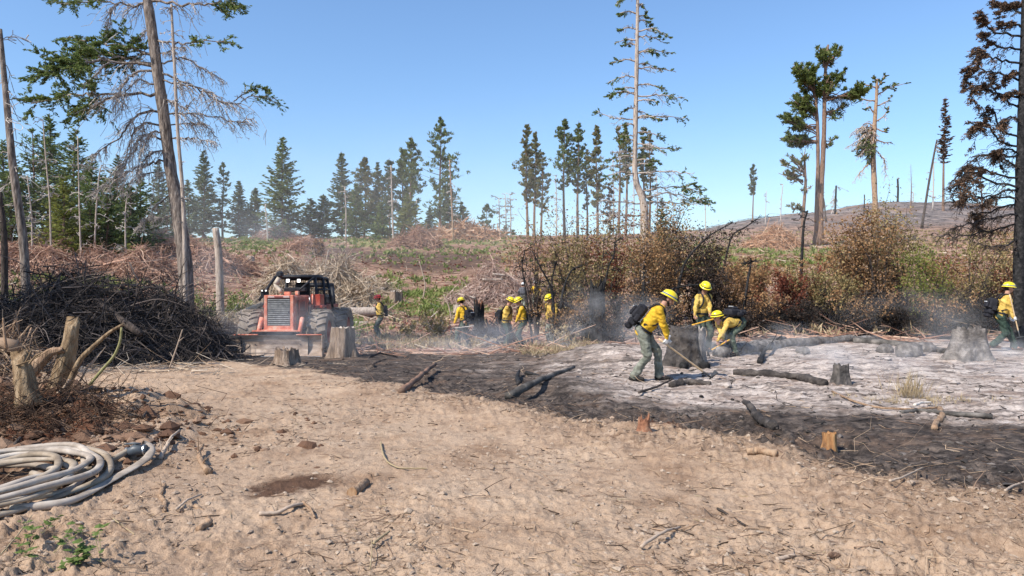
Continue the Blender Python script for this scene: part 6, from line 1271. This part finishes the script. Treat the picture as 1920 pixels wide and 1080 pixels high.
    tubes(g, hc+(np.stack([0*k, np.sin(ang)*.137, np.cos(ang)*.122-.002], -1)*sc)@Rw.T, np.full(13, .011*sc), 6, 0); g.build('ridge', helm or M_helm, root, smooth=True)
    g = Geo(); a = np.linspace(0, 2*np.pi, 29); lathe(g, [(.1275*sc, .012*sc), (.1305*sc, .014*sc), (.1275*sc, .036*sc), (.124*sc, .038*sc)], hc, 28, 0, Rw, 1.0, 1.17); g.build('helmet_strap', M_blue if lamp else M_black, root)
    if lamp: g = Geo(); box(g, hc+(np.array([0, .158, .026])*sc)@Rw.T, (.045*sc, .03*sc, .035*sc), 0, Rw, .006); g.build('headlamp', M_black, root)
    # belt, pack and straps
    Xw, Yw, uw = X@B, Y@B, u@B; Rt = np.stack([Xw, Yw, uw], 1)
    g = Geo(); lathe(g, [(.205*sc, -.022*sc), (.212*sc, -.02*sc), (.212*sc, .022*sc), (.205*sc, .024*sc)], loc(Pv+u*.055), 24, 0, Rt, 1.02, .80); g.build('belt', M_black, root)
    if pack:
        pr = empty('backpack', root.location); pr.parent = root; pr.matrix_parent_inverse = root.matrix_world.inverted(); pr.location = (0, 0, 0); pr.matrix_parent_inverse = Matrix.Identity(4)
        def pbox(nm, c, s, m, bev=.04):
            g = Geo(); box(g, loc(Pv+X*c[0]+Y*c[1]+u*c[2]), np.array(s)*sc, 0, Rt, bev*sc); V = g.V[0]; o = g.build(nm, m, None, loc=tuple(root.location)); o.location = (0, 0, 0); o.parent = pr; return o
        if pack == 'full':
            pbox('main_bag', (0, -.255, .24), (.34, .19, .30), M_black); pbox('lower_bag', (0, -.25, .03), (.36, .17, .15), M_black); pbox('pocket', (0, -.37, .20), (.24, .08, .18), M_black, .03); pbox('reflective_strip', (0, -.413, .26), (.18, .012, .022), M_refl, .003); pbox('side_pocket', (-.20, -.22, .14), (.09, .11, .16), M_black, .03); pbox('side_pocket', (.20, -.22, .14), (.09, .11, .16), M_black, .03); pbox('shelter_case', (0, -.27, -.08), (.30, .13, .10), M_black, .03)
        else:
            pbox('main_bag', (0, -.235, .26), (.30, .15, .34), M_black); pbox('lower_bag', (0, -.23, .04), (.32, .15, .12), M_black)
            pbox('reflective_strip', (0, -.312, .22), (.16, .012, .02), M_refl, .003)
        for s_ in (-1, 1):
            pts = [Pv+X*s_*.10-Y*.17+u*.40, Pv+X*s_*.105-Y*.10+u*.56, Pv+X*s_*.105+Y*.03+u*.575, Pv+X*s_*.11+Y*.13+u*.48, Pv+X*s_*.125+Y*.158+u*.34, Pv+X*s_*.17+Y*.09+u*.20, Pv+X*s_*.20-Y*.06+u*.12]
            pts = np.array([loc(p) for p in pts]); t = np.linspace(0, 1, 20); tk = np.linspace(0, 1, len(pts)); p = np.stack([np.interp(t, tk, pts[:, j]) for j in range(3)], -1); p[1:-1] = (p[:-2]+2*p[1:-1]+p[2:])/4
            g = Geo(); tubes(g, p, np.full(20, .021*sc), 6, 0); o = g.build('strap', M_black, None, loc=tuple(root.location), smooth=True); o.location = (0, 0, 0); o.parent = pr
    return root, loc, inv
def tool(a, b, label, head='adze', name='hand_tool', r0=.016, m=None, hd=None, cat='hand tool', out=None):
    """shaft from a to b, working head at b"""
    a = np.asarray(a, float); b = np.asarray(b, float); root = empty(name, a); tag(root, label, cat); u = unit(b-a); L = np.linalg.norm(b-a)
    g = Geo(); tubes(g, a+(b-a)*np.linspace(0, .93, 8)[:, None], np.full(8, r0)*(1+.12*np.cos(np.linspace(0, 6, 8))), 10, 0); g.build('shaft', m or M_handle, root, smooth=True)
    g = Geo(); tubes(g, np.array([a+u*L*.84, a+u*L*.9, a+u*L*.97, b]), np.array([r0*1.15, r0*1.2, r0*1.1, r0*.9]), 10, 0); g.build('ferrule', M_iron, root, smooth=True)
    o_ = np.asarray(out if out is not None else (1, 0, 0), float); o_ = unit(o_-(o_@u)*u); s = np.cross(u, o_); g = Geo()
    # flared blade one side, narrow pick the other
    V = []
    for k, (x, w_, t_) in enumerate([(0, .03, .018), (.05, .035, .014), (.12, .065, .009), (.155, .085, .003)]):
        for q in ((1, 1), (-1, 1), (-1, -1), (1, -1)): V.append(b+o_*x-u*x*x*1.4*-.4+s*q[0]*w_*.9+u*q[1]*t_)
    g.add(V, [[k*4+j, k*4+(j+1) % 4, k*4+4+(j+1) % 4, k*4+4+j] for k in range(3) for j in range(4)]+[[12, 13, 14, 15], [3, 2, 1, 0]]); g.build('blade', hd or M_iron, root)
    g = Geo(); tubes(g, np.array([b, b-o_*.06, b-o_*.13+u*.012]), np.array([.016, .014, .006]), 6, 0); g.build('pick', hd or M_iron, root)
    return root

# the raking firefighter, nearest
d0 = 13.6; HL = W(1247, 644, d0-.15); HR = W(1256, 637, d0+.05); tip = PG(1333, 711); tip[2] += .03
U_ = unit(HL-tip); top = HL+U_*.10
def to_local(px, row, d, fwd, H, pts):
    x = (px-960)/F*d; z0 = (CZ-(row-540)/F*d) if row else G(x, d); O = np.array([x, d, z0]); fy = unit(np.array([fwd[0], fwd[1], 0.])); fx = np.array([fy[1], -fy[0], 0]); B = np.stack([fx, fy, [0, 0, 1.]])
    return [((np.asarray(p)-O)@B.T)/(H/1.78) for p in pts]
rowg = lambda px, d: 540-(G((px-960)/F*d, d)-CZ)/d*F
def put(px, d, fwd, H, label, hands=None, gripseg=None, gset=(0, 1), **kw):
    row = rowg(px, d)-.6; args = dict(kw)
    if hands:
        hh = to_local(px, row, d, fwd, H, hands); args['hl'], args['hr'] = hh[0], (hh[1] if len(hh) > 1 else None)
    if gripseg is not None: a, b = to_local(px, row, d, fwd, H, gripseg); args['grip'] = (a, b, gset)
    return person(px, row, d, label, fwd, H=H, **args)
HLp = tip+U_*1.06; HRp = tip+U_*1.20; topp = tip+U_*1.36
put(1214, d0, (.97, -.25), 1.80, 'firefighter bent forward raking ash with a long-handled tool, wearing white gloves', hands=[HLp, HRp], gripseg=(topp, tip), lean=38, head=(12, -8), feet=((-.15, .20), (.12, -.24)), hip=.90, shiftp=.6, gloves=M_white, shirt=M_shirt, pants=M_pantslight, beard=True, detail=1)
tool(topp, tip, 'long-handled hoe in the hands of the bent raking firefighter', m=M_handle, r0=.017, out=(.3, -.2, .9))
# standing with short-handled tool
d1 = 19.3; a = W(1296, 610, d1-.42); b = W(1342, 597, d1-.36); put(1318, d1, (.42, -.9), 1.80, 'firefighter standing upright behind the narrow grey stump, yellow-handled tool across the waist', hands=[b+(a-b)*.18, a+(b-a)*.16], gripseg=(b, a), lean=6, head=(28, 12), feet=((-.14, .02), (.14, .0)), shirt=M_shirt2, pants=M_pants, skin=M_skin2, detail=1, lamp=False, pack='small')
tool(b+(b-a)*.05, a+(a-b)*.18, 'yellow-handled tool held level by the standing firefighter', m=M_handley, r0=.019, out=(0, 0, -1))
# crouching
d2 = 18.6; a = W(1368, 637, d2-.35); b = PG(1333, 659); b = W(1333, 657, d2-.5); put(1376, d2, (-.92, -.38), 1.78, 'firefighter bent double chopping at the ground with a yellow-handled tool', hands=[a+(b-a)*.72, a+(b-a)*.22], gripseg=(a, b), lean=88, head=(-30, 0), feet=((-.17, .10), (.16, -.12)), hip=.80, shiftp=.7, shirt=M_shirt2, pants=M_pants, detail=1, lamp=False)
tool(a, b+(b-a)*.16, 'yellow-handled tool swung low by the bent-double firefighter', m=M_handley, r0=.018, out=(-.5, 0, -.8))
# walking at the right edge
d3 = 19.6; a = W(1893, 552, d3-.3); b = W(1912, 632, d3-.33); put(1880, d3, (.96, -.28), 1.82, 'firefighter walking right past the big ash-grey stump with a heavy pack', hands=[W(1900, 612, d3+.3), W(1905, 606, d3-.32)], gripseg=(a, b), gset=(1,), lean=17, head=(-2, -5), feet=((-.08, .30), (.10, -.26)), lift=(0, .05), hip=.90, gloves=M_white, shirt=M_shirt2, pants=M_pantsdark, boots=M_bootbrown, detail=1)
tool(a, b, 'wooden-handled axe-hoe carried by the walking firefighter at the right edge', m=M_handle, r0=.016, out=(1, 0, -.4))
# middle group
d4 = 30.6; put(712, d4, (-.92, -.25), 1.82, 'red-helmeted firefighter with one hand raised to the face, alone right of the skidder', hands=[W(704, 577, d4-.15), W(706, 608, d4-.2)], helm=M_helmred, shirt=M_shirt2, pants=M_pantslight, lean=6, head=(5, 0), detail=2, pack='small', lamp=False)
d5 = 26; a = W(846, 616, d5-.3); b = W(889, 611, d5-.38); put(870, d5, (-.72, .55), 1.78, 'firefighter seen from behind, big pack, alone between red helmet and the pair', hands=[a+(b-a)*.1, a+(b-a)*.55], gripseg=(a, b), lean=14, head=(10, 15), feet=((-.22, .05), (.22, -.05)), hip=.88, shirt=M_shirt, pants=M_pants, detail=2, lamp=False)
tool(b, a, 'tool held level at the hip by the firefighter seen from behind', m=M_dead, r0=.018, out=(0, 0, -1))
d6 = 26.3; put(950, d6, (.93, -.2), 1.80, 'left firefighter of the close-standing pair, pack on the left, looking at the other\'s hands', hands=[W(962, 614, d6-.2), W(964, 616, d6+.1)], lean=9, head=(22, 0), shirt=M_shirt2, pants=M_pantsdark, detail=2, lamp=False)
d7 = 25.9; put(979, d7, (-.95, -.15), 1.78, 'right firefighter of the close-standing pair, facing left with both hands held in front', hands=[W(962, 616, d7-.1), W(966, 613, d7+.15)], lean=8, head=(24, 0), shirt=M_shirt, pants=M_pantsdark, detail=2, lamp=False)
d8 = 26; put(1034, d8, (-.62, -.75), 1.80, 'firefighter standing apart, head bowed left, right of the pair at the shrub edge', hands=[W(1041, 614, d8-.25), W(1027, 612, d8-.2)], lean=5, head=(26, 20), shirt=M_shirt2, pants=M_pantslight, detail=2, lamp=False)
tool(W(1055, 606, 26.2), PG(1063, 652), 'orange tool handle slanting to the ground beside the firefighter standing apart', m=M_handley, r0=.018)
d9 = 52; put(980, d9, (.3, .9), 1.78, 'person in grey shirt and white helmet on the slope, left one of the far pair', helm=M_helmw, shirt=M_shirtgrey, pants=M_pantslight, detail=3, pack=None, lamp=False)
put(1004, d9, (-.2, .95), 1.78, 'person in yellow shirt and white helmet on the slope, right one of the far pair', hands=[W(994, 551, d9+.1), W(1014, 551, d9+.1)], helm=M_helmw, shirt=M_shirt, pants=M_pantslight, detail=3, pack='small', lamp=False)
# ------------------------------------------------------------------ skidder
M_or = mat('faded_orange_red_paint', [(.30,.085,.055),(.56,.16,.10),(.62,.26,.18),(.6,.43,.34)], scale=4.5, rough=.55, bump=.15, bscale=30, dist=.01)
M_or2 = mat('deep_red_paint', [(.22,.03,.02),(.36,.06,.04),(.42,.12,.08)], scale=3, rough=.5)
M_blk = mat('black_steel_frame', [(.012,.013,.016),(.04,.042,.05)], scale=8, rough=.5)
M_grl = mat('grille_dark_steel', [(.04,.045,.05),(.12,.125,.13),(.2,.2,.2)], scale=10, rough=.5)
M_tyre = mat('dusty_tyre_rubber', [(.09,.075,.062),(.2,.165,.135),(.3,.25,.21)], scale=4, rough=.9, bump=.3, bscale=50)
M_tyres = mat('tyre_sidewall', [(.02,.02,.022),(.05,.048,.046)], scale=6, rough=.8)
M_blade = mat('worn_blade_steel', [(.13,.085,.06),(.34,.25,.19),(.52,.43,.36)], scale=2.6, stretch=(1,1,2.4), rough=.5, bump=.3, bscale=12)
M_pipe = mat('cream_pipe', [(.38,.32,.25),(.5,.43,.35)], scale=6, rough=.6)
M_pale = mat('faded_pale_band', [(.5,.33,.3),(.6,.45,.42)], scale=10)
M_glow = bpy.data.materials.new('lit_work_lamp'); M_glow.use_nodes = True
_b = M_glow.node_tree.nodes['Principled BSDF']; _b.inputs['Emission Color'].default_value = (1, .97, .9, 1); _b.inputs['Emission Strength'].default_value = 2.2
SX, SY = -6.85, 22.6; SZ = G(SX, SY)-.02
sk = empty('skidder', (SX, SY, SZ)); tag(sk, 'orange-red articulated logging skidder facing the camera with blade lowered', 'skidder')
O = np.array([SX, SY, SZ])
def sb(name, c, s, m, R=None, bev=.01, par=None):
    g = Geo(); box(g, O+np.array(c), s, 0, R, bev); o = g.build(name, m, None, loc=tuple(O)); o.location = (0, 0, 0); o.parent = par or sk; return o
def st(name, pts, r, m, sides=10, par=None, smooth=True):
    p = np.array(pts, float)+O; rr = np.full(len(p), r) if np.isscalar(r) else np.array(r); g = Geo(); tubes(g, p, rr, sides, 0); o = g.build(name, m, None, loc=tuple(O), smooth=smooth); o.location = (0, 0, 0); o.parent = par or sk; return o
def piece(g, name, m, par=None, smooth=False):
    o = g.build(name, m, None, loc=tuple(O), smooth=smooth); o.location = (0, 0, 0); o.parent = par or sk; return o
# hood: tapered engine housing, wider at the bottom
g = Geo(); V = []
for y, wb, wt, zt in ((-.82, .47, .43, 1.79), (-.4, .48, .45, 1.79), (.7, .50, .48, 1.78)):
    for (x, z) in ((-wb, .78), (-wt, zt-.05), (-wt+.05, zt), (wt-.05, zt), (wt, zt-.05), (wb, .78)): V.append(O+[x, y, z])
f = [[k*6+j, k*6+(j+1) % 6, k*6+6+(j+1) % 6, k*6+6+j] for k in range(2) for j in range(6)]
g.add(np.array(V), f); n0 = 0; g.Ft.append(np.array([[0, 2, 1], [0, 3, 2], [0, 5, 3], [5, 4, 3], [12, 13, 14], [12, 14, 15], [12, 15, 17], [17, 15, 16]])); g.mt.append(np.zeros(8, int)); hood = piece(g, 'hood', M_or)
# grille frame and slats
for c, s in (((-.385, -.85, 1.28), (.095, .06, 1.02)), ((.385, -.85, 1.28), (.095, .06, 1.02)), ((0, -.85, 1.745), (.675, .06, .09)), ((0, -.85, .83), (.675, .06, .12))): sb('grille_frame', c, s, M_or)
sb('nose_band', (0, -.885, 1.745), (.62, .012, .055), M_pale, bev=.002); sb('badge', (0, -.895, 1.745), (.26, .01, .032), M_or2, bev=.002)
gb = sb('grille', (0, -.835, 1.29), (.67, .02, .81), M_blk)
for i in range(13):
    a = math.radians(-28); Rx = np.array([[1, 0, 0], [0, math.cos(a), -math.sin(a)], [0, math.sin(a), math.cos(a)]]); sb('slat', (0, -.866, .925+i*.061), (.655, .012, .048), M_grl, Rx, .002, par=gb)
sb('grille_handle', (.29, -.885, 1.3), (.03, .02, .05), M_blk, bev=.004)
# side panels, steps, hoses on the visible flank
sb('side_panel', (.505, -.15, 1.3), (.02, .9, .72), M_or2); 
for i in range(4): sb('side_vent', (.52, -.42+i*.13, 1.45), (.012, .03, .3), M_blk, bev=.003)
sb('front_frame', (0, -.65, .68), (.95, .75, .20), M_or); sb('cross_plate', (-.02, -1.02, .745), (1.42, .05, .045), M_or, bev=.004)
sb('blade_carrier', (-.02, -1.06, .60), (1.36, .05, .26), M_blk)
g = Geo()
# wheels
def wheel(cx, cy, name='wheel', r=.67, w_=.58, side=1):
    wh = empty(name, O); wh.location = (cx, cy, r); wh.parent = sk; Ow = O+np.array([cx, cy, r])
    def pc(g, nm, m, smooth=False): o = g.build(nm, m, None, loc=tuple(Ow), smooth=smooth); o.location = (0, 0, 0); o.parent = wh; return o
    Rm = np.array([[0, 0, 1.], [1, 0, 0], [0, 1, 0]]); g = Geo(); h = w_/2
    lathe(g, [(r*.52, -h*.86), (r*.62, -h*.98), (r*.84, -h), (r*.93, -h*.86), (r*.945, -h*.4), (r*.95, 0), (r*.945, h*.4), (r*.93, h*.86), (r*.84, h), (r*.62, h*.98), (r*.52, h*.86)], Ow, 40, 0, Rm); pc(g, 'tyre', M_tyre, True)
    n = 18; g = Geo()
    for s_ in (-1, 1):
        for i in range(n):
            a = 2*np.pi*(i+(.5 if s_ > 0 else 0))/n; V = []
            for x, da, r1 in ((.02, .17, .985), (.3, .11, .995), (.72, .02, .99), (.98, -.02, .96), (1.04, -.03, .86)):
                for dd in (-.055, .055):
                    for rr_ in (r1*r-.06, r1*r+.02): t = a+da+dd*(1+.3*x); V.append(Ow+np.array([s_*x*h, math.cos(t)*rr_, math.sin(t)*rr_]))
            f = []
            for k in range(4): b = k*4; f += [[b+1, b+3, b+7, b+5], [b, b+1, b+5, b+4], [b+2, b+6, b+7, b+3]]
            f += [[0, 2, 3, 1], [16, 17, 19, 18]]; g.add(V, f)
    tag(pc(g, 'tread_lugs', M_tyre), kind='stuff')
    g = Geo(); lathe(g, [(r*.53, -h*.8), (r*.53, -h*.3), (r*.3, -h*.25), (r*.12, -h*.35), (.001, -h*.35)], Ow, 28, 0, Rm); lathe(g, [(r*.53, h*.8), (r*.53, h*.3), (r*.3, h*.25), (r*.12, h*.35), (.001, h*.35)], Ow, 28, 0, Rm); pc(g, 'rim', M_or2, True)
    return wh
for cx, cy in ((-1.02, 0), (1.02, 0), (-1.05, 2.75), (1.0, 2.75)): wheel(cx, cy)
st('axle', [(-1.0, 0, .67), (1.0, 0, .67)], .13, M_blk); st('axle', [(-1.0, 2.75, .67), (1.0, 2.75, .67)], .13, M_blk)
# blade: curved plate with side cheeks
BX = .20; g = Geo(); V = []; prof = [(-1.82, .03), (-1.72, .12), (-1.655, .26), (-1.64, .40), (-1.67, .54), (-1.74, .66)]
for x in (-1.36+BX, -1.0+BX, .9+BX, 1.30+BX):
    for y, z in prof: V.append(O+[x, y, z])
    for y, z in prof[::-1]: V.append(O+[x, y+.035, z])
n = 12; g.add(V, [[k*n+j, k*n+(j+1) % n, k*n+n+(j+1) % n, k*n+n+j] for k in range(3) for j in range(n)]+[[0, 11, 10, 1], [1, 10, 9, 2], [2, 9, 8, 3], [3, 8, 7, 4], [4, 7, 6, 5]]+[[36+q for q in a] for a in ([0, 1, 10, 11], [1, 2, 9, 10], [2, 3, 8, 9], [3, 4, 7, 8], [4, 5, 6, 7])])
bl = piece(g, 'blade', M_blade)
def onb(nm, c, s, m, bev=.006): return sb(nm, c, s, m, None, bev, par=bl)
onb('top_lip', (-.02+.0+BX-.83, -1.745, .685), (1.02*.66, .06, .03), M_or); onb('top_lip', (BX+.93, -1.745, .685), (.72, .06, .03), M_or)
onb('cutting_edge', (BX-.03, -1.835, .045), (2.62, .03, .09), M_steel); onb('wing_seam', (-1.0+BX, -1.69, .36), (.025, .07, .56), M_blk); onb('wing_seam', (.9+BX, -1.69, .36), (.025, .07, .56), M_blk); onb('side_cheek', (1.31+BX, -1.72, .36), (.03, .2, .62), M_blade); onb('side_cheek', (-1.37+BX, -1.72, .36), (.03, .2, .62), M_blade)
for x in (-.62, .66): onb('bolt', (x+BX, -1.662, .40), (.035, .02, .035), M_blk, .006)
for s_ in (-1, 1):
    st('push_arm', [(s_*.55, -.3, .55), (s_*.6+BX*.5, -1.0, .5), (s_*.62+BX, -1.62, .3)], .07, M_blk)
    st('lift_cylinder', [(s_*.60+.06, -.75, 1.12), (s_*.60+.03, -1.0, .62)], .065, M_or); st('cylinder_rod', [(s_*.63, -1.0, .62), (s_*.6+BX, -1.58, .42)], .03, M_steel)
# rear frame, fenders, winch and arch
sb('articulation_frame', (0, 1.4, .8), (.8, 1.3, .3), M_blk); sb('rear_body', (.05, 2.7, 1.15), (1.35, 1.5, .6), M_or2); sb('fender', (.72, .78, 1.42), (.42, .55, .08), M_or2); sb('fender', (-.72, .78, 1.42), (.42, .55, .08), M_or2)
sb('tool_box', (.66, .95, 1.62), (.3, .5, .36), M_or2); sb('step_plate', (.72, .62, 1.0), (.3, .3, .05), M_or); st('handrail', [(.62, .4, 1.1), (.66, .38, 1.7), (.62, .5, 1.8)], .022, M_or); st('hydraulic_cylinder', [(.60, .3, .95), (.58, .35, 1.5)], .045, M_or); st('hydraulic_rod', [(.58, .35, 1.5), (.57, .36, 1.72)], .022, M_steel)
for i in range(3): st('hose_line', [(.5+.06*i, .1, 1.0), (.58+.05*i, .2, 1.3), (.52+.05*i, .45, 1.55), (.5, .6, 1.4)], .014, M_blk, 6)
st('arch_leg', [(.62, 3.3, 1.3), (.5, 3.5, 2.1)], .07, M_blk); st('arch_leg', [(-.62, 3.3, 1.3), (-.5, 3.5, 2.1)], .07, M_blk); st('arch_bar', [(-.55, 3.5, 2.1), (.55, 3.5, 2.1)], .08, M_blk)
sb('winch_drum', (.2, 2.9, 1.6), (.9, .5, .35), M_blk, bev=.08); sb('seat', (0, 1.35, 1.55), (.5, .5, .5), M_blk, bev=.08); sb('seat_back', (0, 1.6, 1.9), (.48, .14, .55), M_blk, bev=.05); sb('dash', (0, .82, 1.95), (.7, .2, .14), M_blk, bev=.03)
# protective cage
ct = 2.36
A1, A2, A3, A4 = (-.60, .78), (.62, .78), (-.62, 2.0), (.66, 2.0)
st('cage_post', [(-.98, .30, 1.62), (-.62, .76, ct)], .045, M_blk, 8); st('cage_post', [(.16, .30, 1.84), (.62, .76, ct)], .032, M_blk, 8); st('cage_post', [(.62, .78, ct), (.72, .80, 1.3)], .05, M_blk, 8); st('cage_post', [(.72, 1.4, ct-.02), (.80, 1.4, 1.25)], .045, M_blk, 8); st('cage_post', [(.70, 2.0, ct-.05), (.86, 2.15, 1.3)], .05, M_blk, 8); st('cage_post', [(-.64, 2.0, ct-.05), (-.72, 2.1, 1.3)], .05, M_blk, 8)
st('cage_bar', [(-.62, .76, ct), (.62, .76, ct)], .045, M_blk, 8); st('cage_bar', [(-.64, 2.0, ct-.05), (.70, 2.0, ct-.05)], .045, M_blk, 8); st('cage_bar', [(-.62, .76, ct), (-.64, 2.0, ct-.05)], .045, M_blk, 8); st('cage_bar', [(.62, .76, ct), (.70, 2.0, ct-.05)], .045, M_blk, 8); st('cage_bar', [(.70, .8, 1.95), (.78, 2.0, 1.95)], .03, M_blk, 8)
sb('roof', (.02, 1.38, ct+.045), (1.22, 1.25, .03), M_blk)
g = Geo()
for i in range(15): tubes(g, np.array([O+[-.6+i*.085, 2.0, 1.7], O+[-.6+i*.085, 2.0, ct-.05]]), np.array([.006, .006]), 4, 0)
for i in range(9): tubes(g, np.array([O+[-.62, 2.0, 1.72+i*.09], O+[.68, 2.0, 1.72+i*.09]]), np.array([.006, .006]), 4, 0)
for i in range(12): tubes(g, np.array([O+[.66+.008*i, .82+i*.1, 1.4], O+[.63+.006*i, .82+i*.1, ct-.03]]), np.array([.006, .006]), 4, 0)
tag(piece(g, 'mesh_screen', M_blk), kind='stuff')
for x in (-.20, .145):
    lp = sb('work_lamp', (x, .70, 2.23), (.13, .07, .13), M_blk, bev=.012); sb('lens', (x, .66, 2.23), (.095, .012, .095), M_glow, bev=.004, par=lp)
for x in (-.86, -.74): 
    lp = sb('small_lamp', (x, .25, 1.92), (.08, .06, .08), M_blk, bev=.01); sb('lens', (x, .215, 1.92), (.035, .01, .035), M_glow, bev=.003, par=lp)
sb('lamp_bracket', (-.8, .3, 1.80), (.25, .04, .18), M_blk)
st('air_intake_pipe', [(-.16, -.15, 1.86), (-.20, -.12, 1.94), (-.34, -.08, 2.06), (-.36, -.06, 2.12)], .058, M_pipe, 14); st('air_intake_pipe', [(-.36, -.06, 2.10), (-.33, -.03, 2.18), (-.26, .0, 2.32)], .07, M_pipe, 14); sb('intake_cap', (-.24, .0, 2.42), (.2, .2, .2), M_blk, bev=.05)
sb('mount_block', (.12, -.4, 1.84), (.18, .16, .1), M_or, bev=.01); sb('mount_block', (.38, -.3, 1.85), (.1, .14, .12), M_or, bev=.01)
# driver in the cab, dim behind the mesh
# ------------------------------------------------------------------ smoke
def smoke(name, c, s, dens, label, sc=.5, seed=0., col=(.93,.94,1), rot=0, thr=.42):
    m = bpy.data.materials.new(name+'_volume'); m.use_nodes = True; nt = m.node_tree; nt.nodes.clear(); L = nt.links.new
    o = nt.nodes.new('ShaderNodeOutputMaterial'); v = nt.nodes.new('ShaderNodeVolumePrincipled'); v.inputs['Color'].default_value = (*col, 1); v.inputs['Anisotropy'].default_value = -.15; L(v.outputs[0], o.inputs['Volume'])
    tc = N(nt, 'ShaderNodeTexCoord'); gr = N(nt, 'ShaderNodeVectorMath'); gr.operation = 'LENGTH'; L(tc.outputs['Object'], gr.inputs[0])
    fall = N(nt, 'ShaderNodeMapRange'); fall.inputs[1].default_value = 1; fall.inputs[2].default_value = .15; L(gr.outputs['Value'], fall.inputs[0]); fall.interpolation_type = 'SMOOTHSTEP'
    ge = N(nt, 'ShaderNodeNewGeometry'); mp = N(nt, 'ShaderNodeMapping'); mp.inputs['Location'].default_value = (seed, seed*1.7, 0); mp.inputs['Scale'].default_value = (sc*.8, sc*.6, sc*1.3); L(ge.outputs['Position'], mp.inputs[0])
    nz = N(nt, 'ShaderNodeTexNoise', Scale=1.0, Detail=4.0, Roughness=.6, Distortion=.6); L(mp.outputs[0], nz.inputs['Vector'])
    mr = N(nt, 'ShaderNodeMapRange'); mr.inputs[1].default_value = thr; mr.inputs[2].default_value = thr+.28; L(nz.outputs[0], mr.inputs[0])
    a = N(nt, 'ShaderNodeMath'); a.operation = 'MULTIPLY'; L(fall.outputs[0], a.inputs[0]); L(mr.outputs[0], a.inputs[1])
    b = N(nt, 'ShaderNodeMath'); b.operation = 'MULTIPLY'; L(a.outputs[0], b.inputs[0]); b.inputs[1].default_value = dens; L(b.outputs[0], v.inputs['Density'])
    g = Geo(); n = 20; V = [[math.sin(p)*math.cos(t), math.sin(p)*math.sin(t), math.cos(p)] for p in np.linspace(0.001, np.pi-.001, 12) for t in np.arange(n)*2*np.pi/n]
    g.add(V, [[i*n+j, i*n+n+j, i*n+n+(j+1) % n, i*n+(j+1) % n] for i in range(11) for j in range(n)]); g.Ft.append(np.array([[0, j, j+1] for j in range(1, n-1)])); g.mt.append(np.zeros(n-2, int)); b0 = 11*n; g.Ft.append(np.array([[b0, b0+j+1, b0+j] for j in range(1, n-1)])); g.mt.append(np.zeros(n-2, int))
    ob = g.build(name, m); ob.location = tuple(c); ob.scale = s; ob.rotation_euler = (0, 0, rot); tag(ob, label, kind='stuff'); return ob
smoke('smoke', W(560, 640, 20.5)+[0, 0, .2], (4.8, 2.0, 1.2), .2, 'thin smoke drifting past the skidder', sc=.55, seed=1)
smoke('smoke', W(470, 470, 31), (5.5, 3.5, 2.2), .13, 'pale smoke over the slope behind the skidder', sc=.3, seed=3)
smoke('smoke', W(930, 650, 23)+[0, 0, .2], (6.5, 2.4, .9), .28, 'thin smoke round the legs of the middle firefighters', sc=.6, seed=5)
smoke('smoke', W(1115, 585, 23.5), (1.8, 1.2, 1.5), .42, 'bluish smoke rising beside the blackened stump', sc=.9, seed=7, col=(.97,.98,1))
smoke('smoke', W(1195, 600, 15.5), (1.0, .8, .8), .35, 'smoke behind the raking firefighter', sc=1.2, seed=9, col=(.97,.98,1))
smoke('smoke', W(1310, 650, 15.6), (1.2, .7, .6), .7, 'smoke curling from the big charred stump', sc=1.4, seed=11, col=(.97,.98,1))
smoke('smoke', W(1470, 645, 17.5), (2.2, 1.0, .6), .6, 'smoke along the long grey log', sc=1.0, seed=13, col=(.97,.98,1))
smoke('smoke', W(1720, 680, 14.5), (3.2, 1.4, .8), .42, 'low smoke over the white ash', sc=.8, seed=15, col=(.9,.93,1))
smoke('smoke', W(1740, 590, 21.5), (3.4, 1.6, 1.1), .14, 'smoke before the right hand shrubs', sc=.7, seed=17, col=(.97,.98,1))
smoke('smoke', W(1890, 660, 18.6), (1.8, 1.0, .7), .55, 'smoke at the feet of the walking firefighter', sc=1.0, seed=19, col=(.97,.98,1))
smoke('smoke', (-22, 94, 10), (110, 46, 15), .0042, 'thin smoke veil drifting over the whole clearing', sc=.06, seed=31, col=(1,.98,.95), thr=.3)
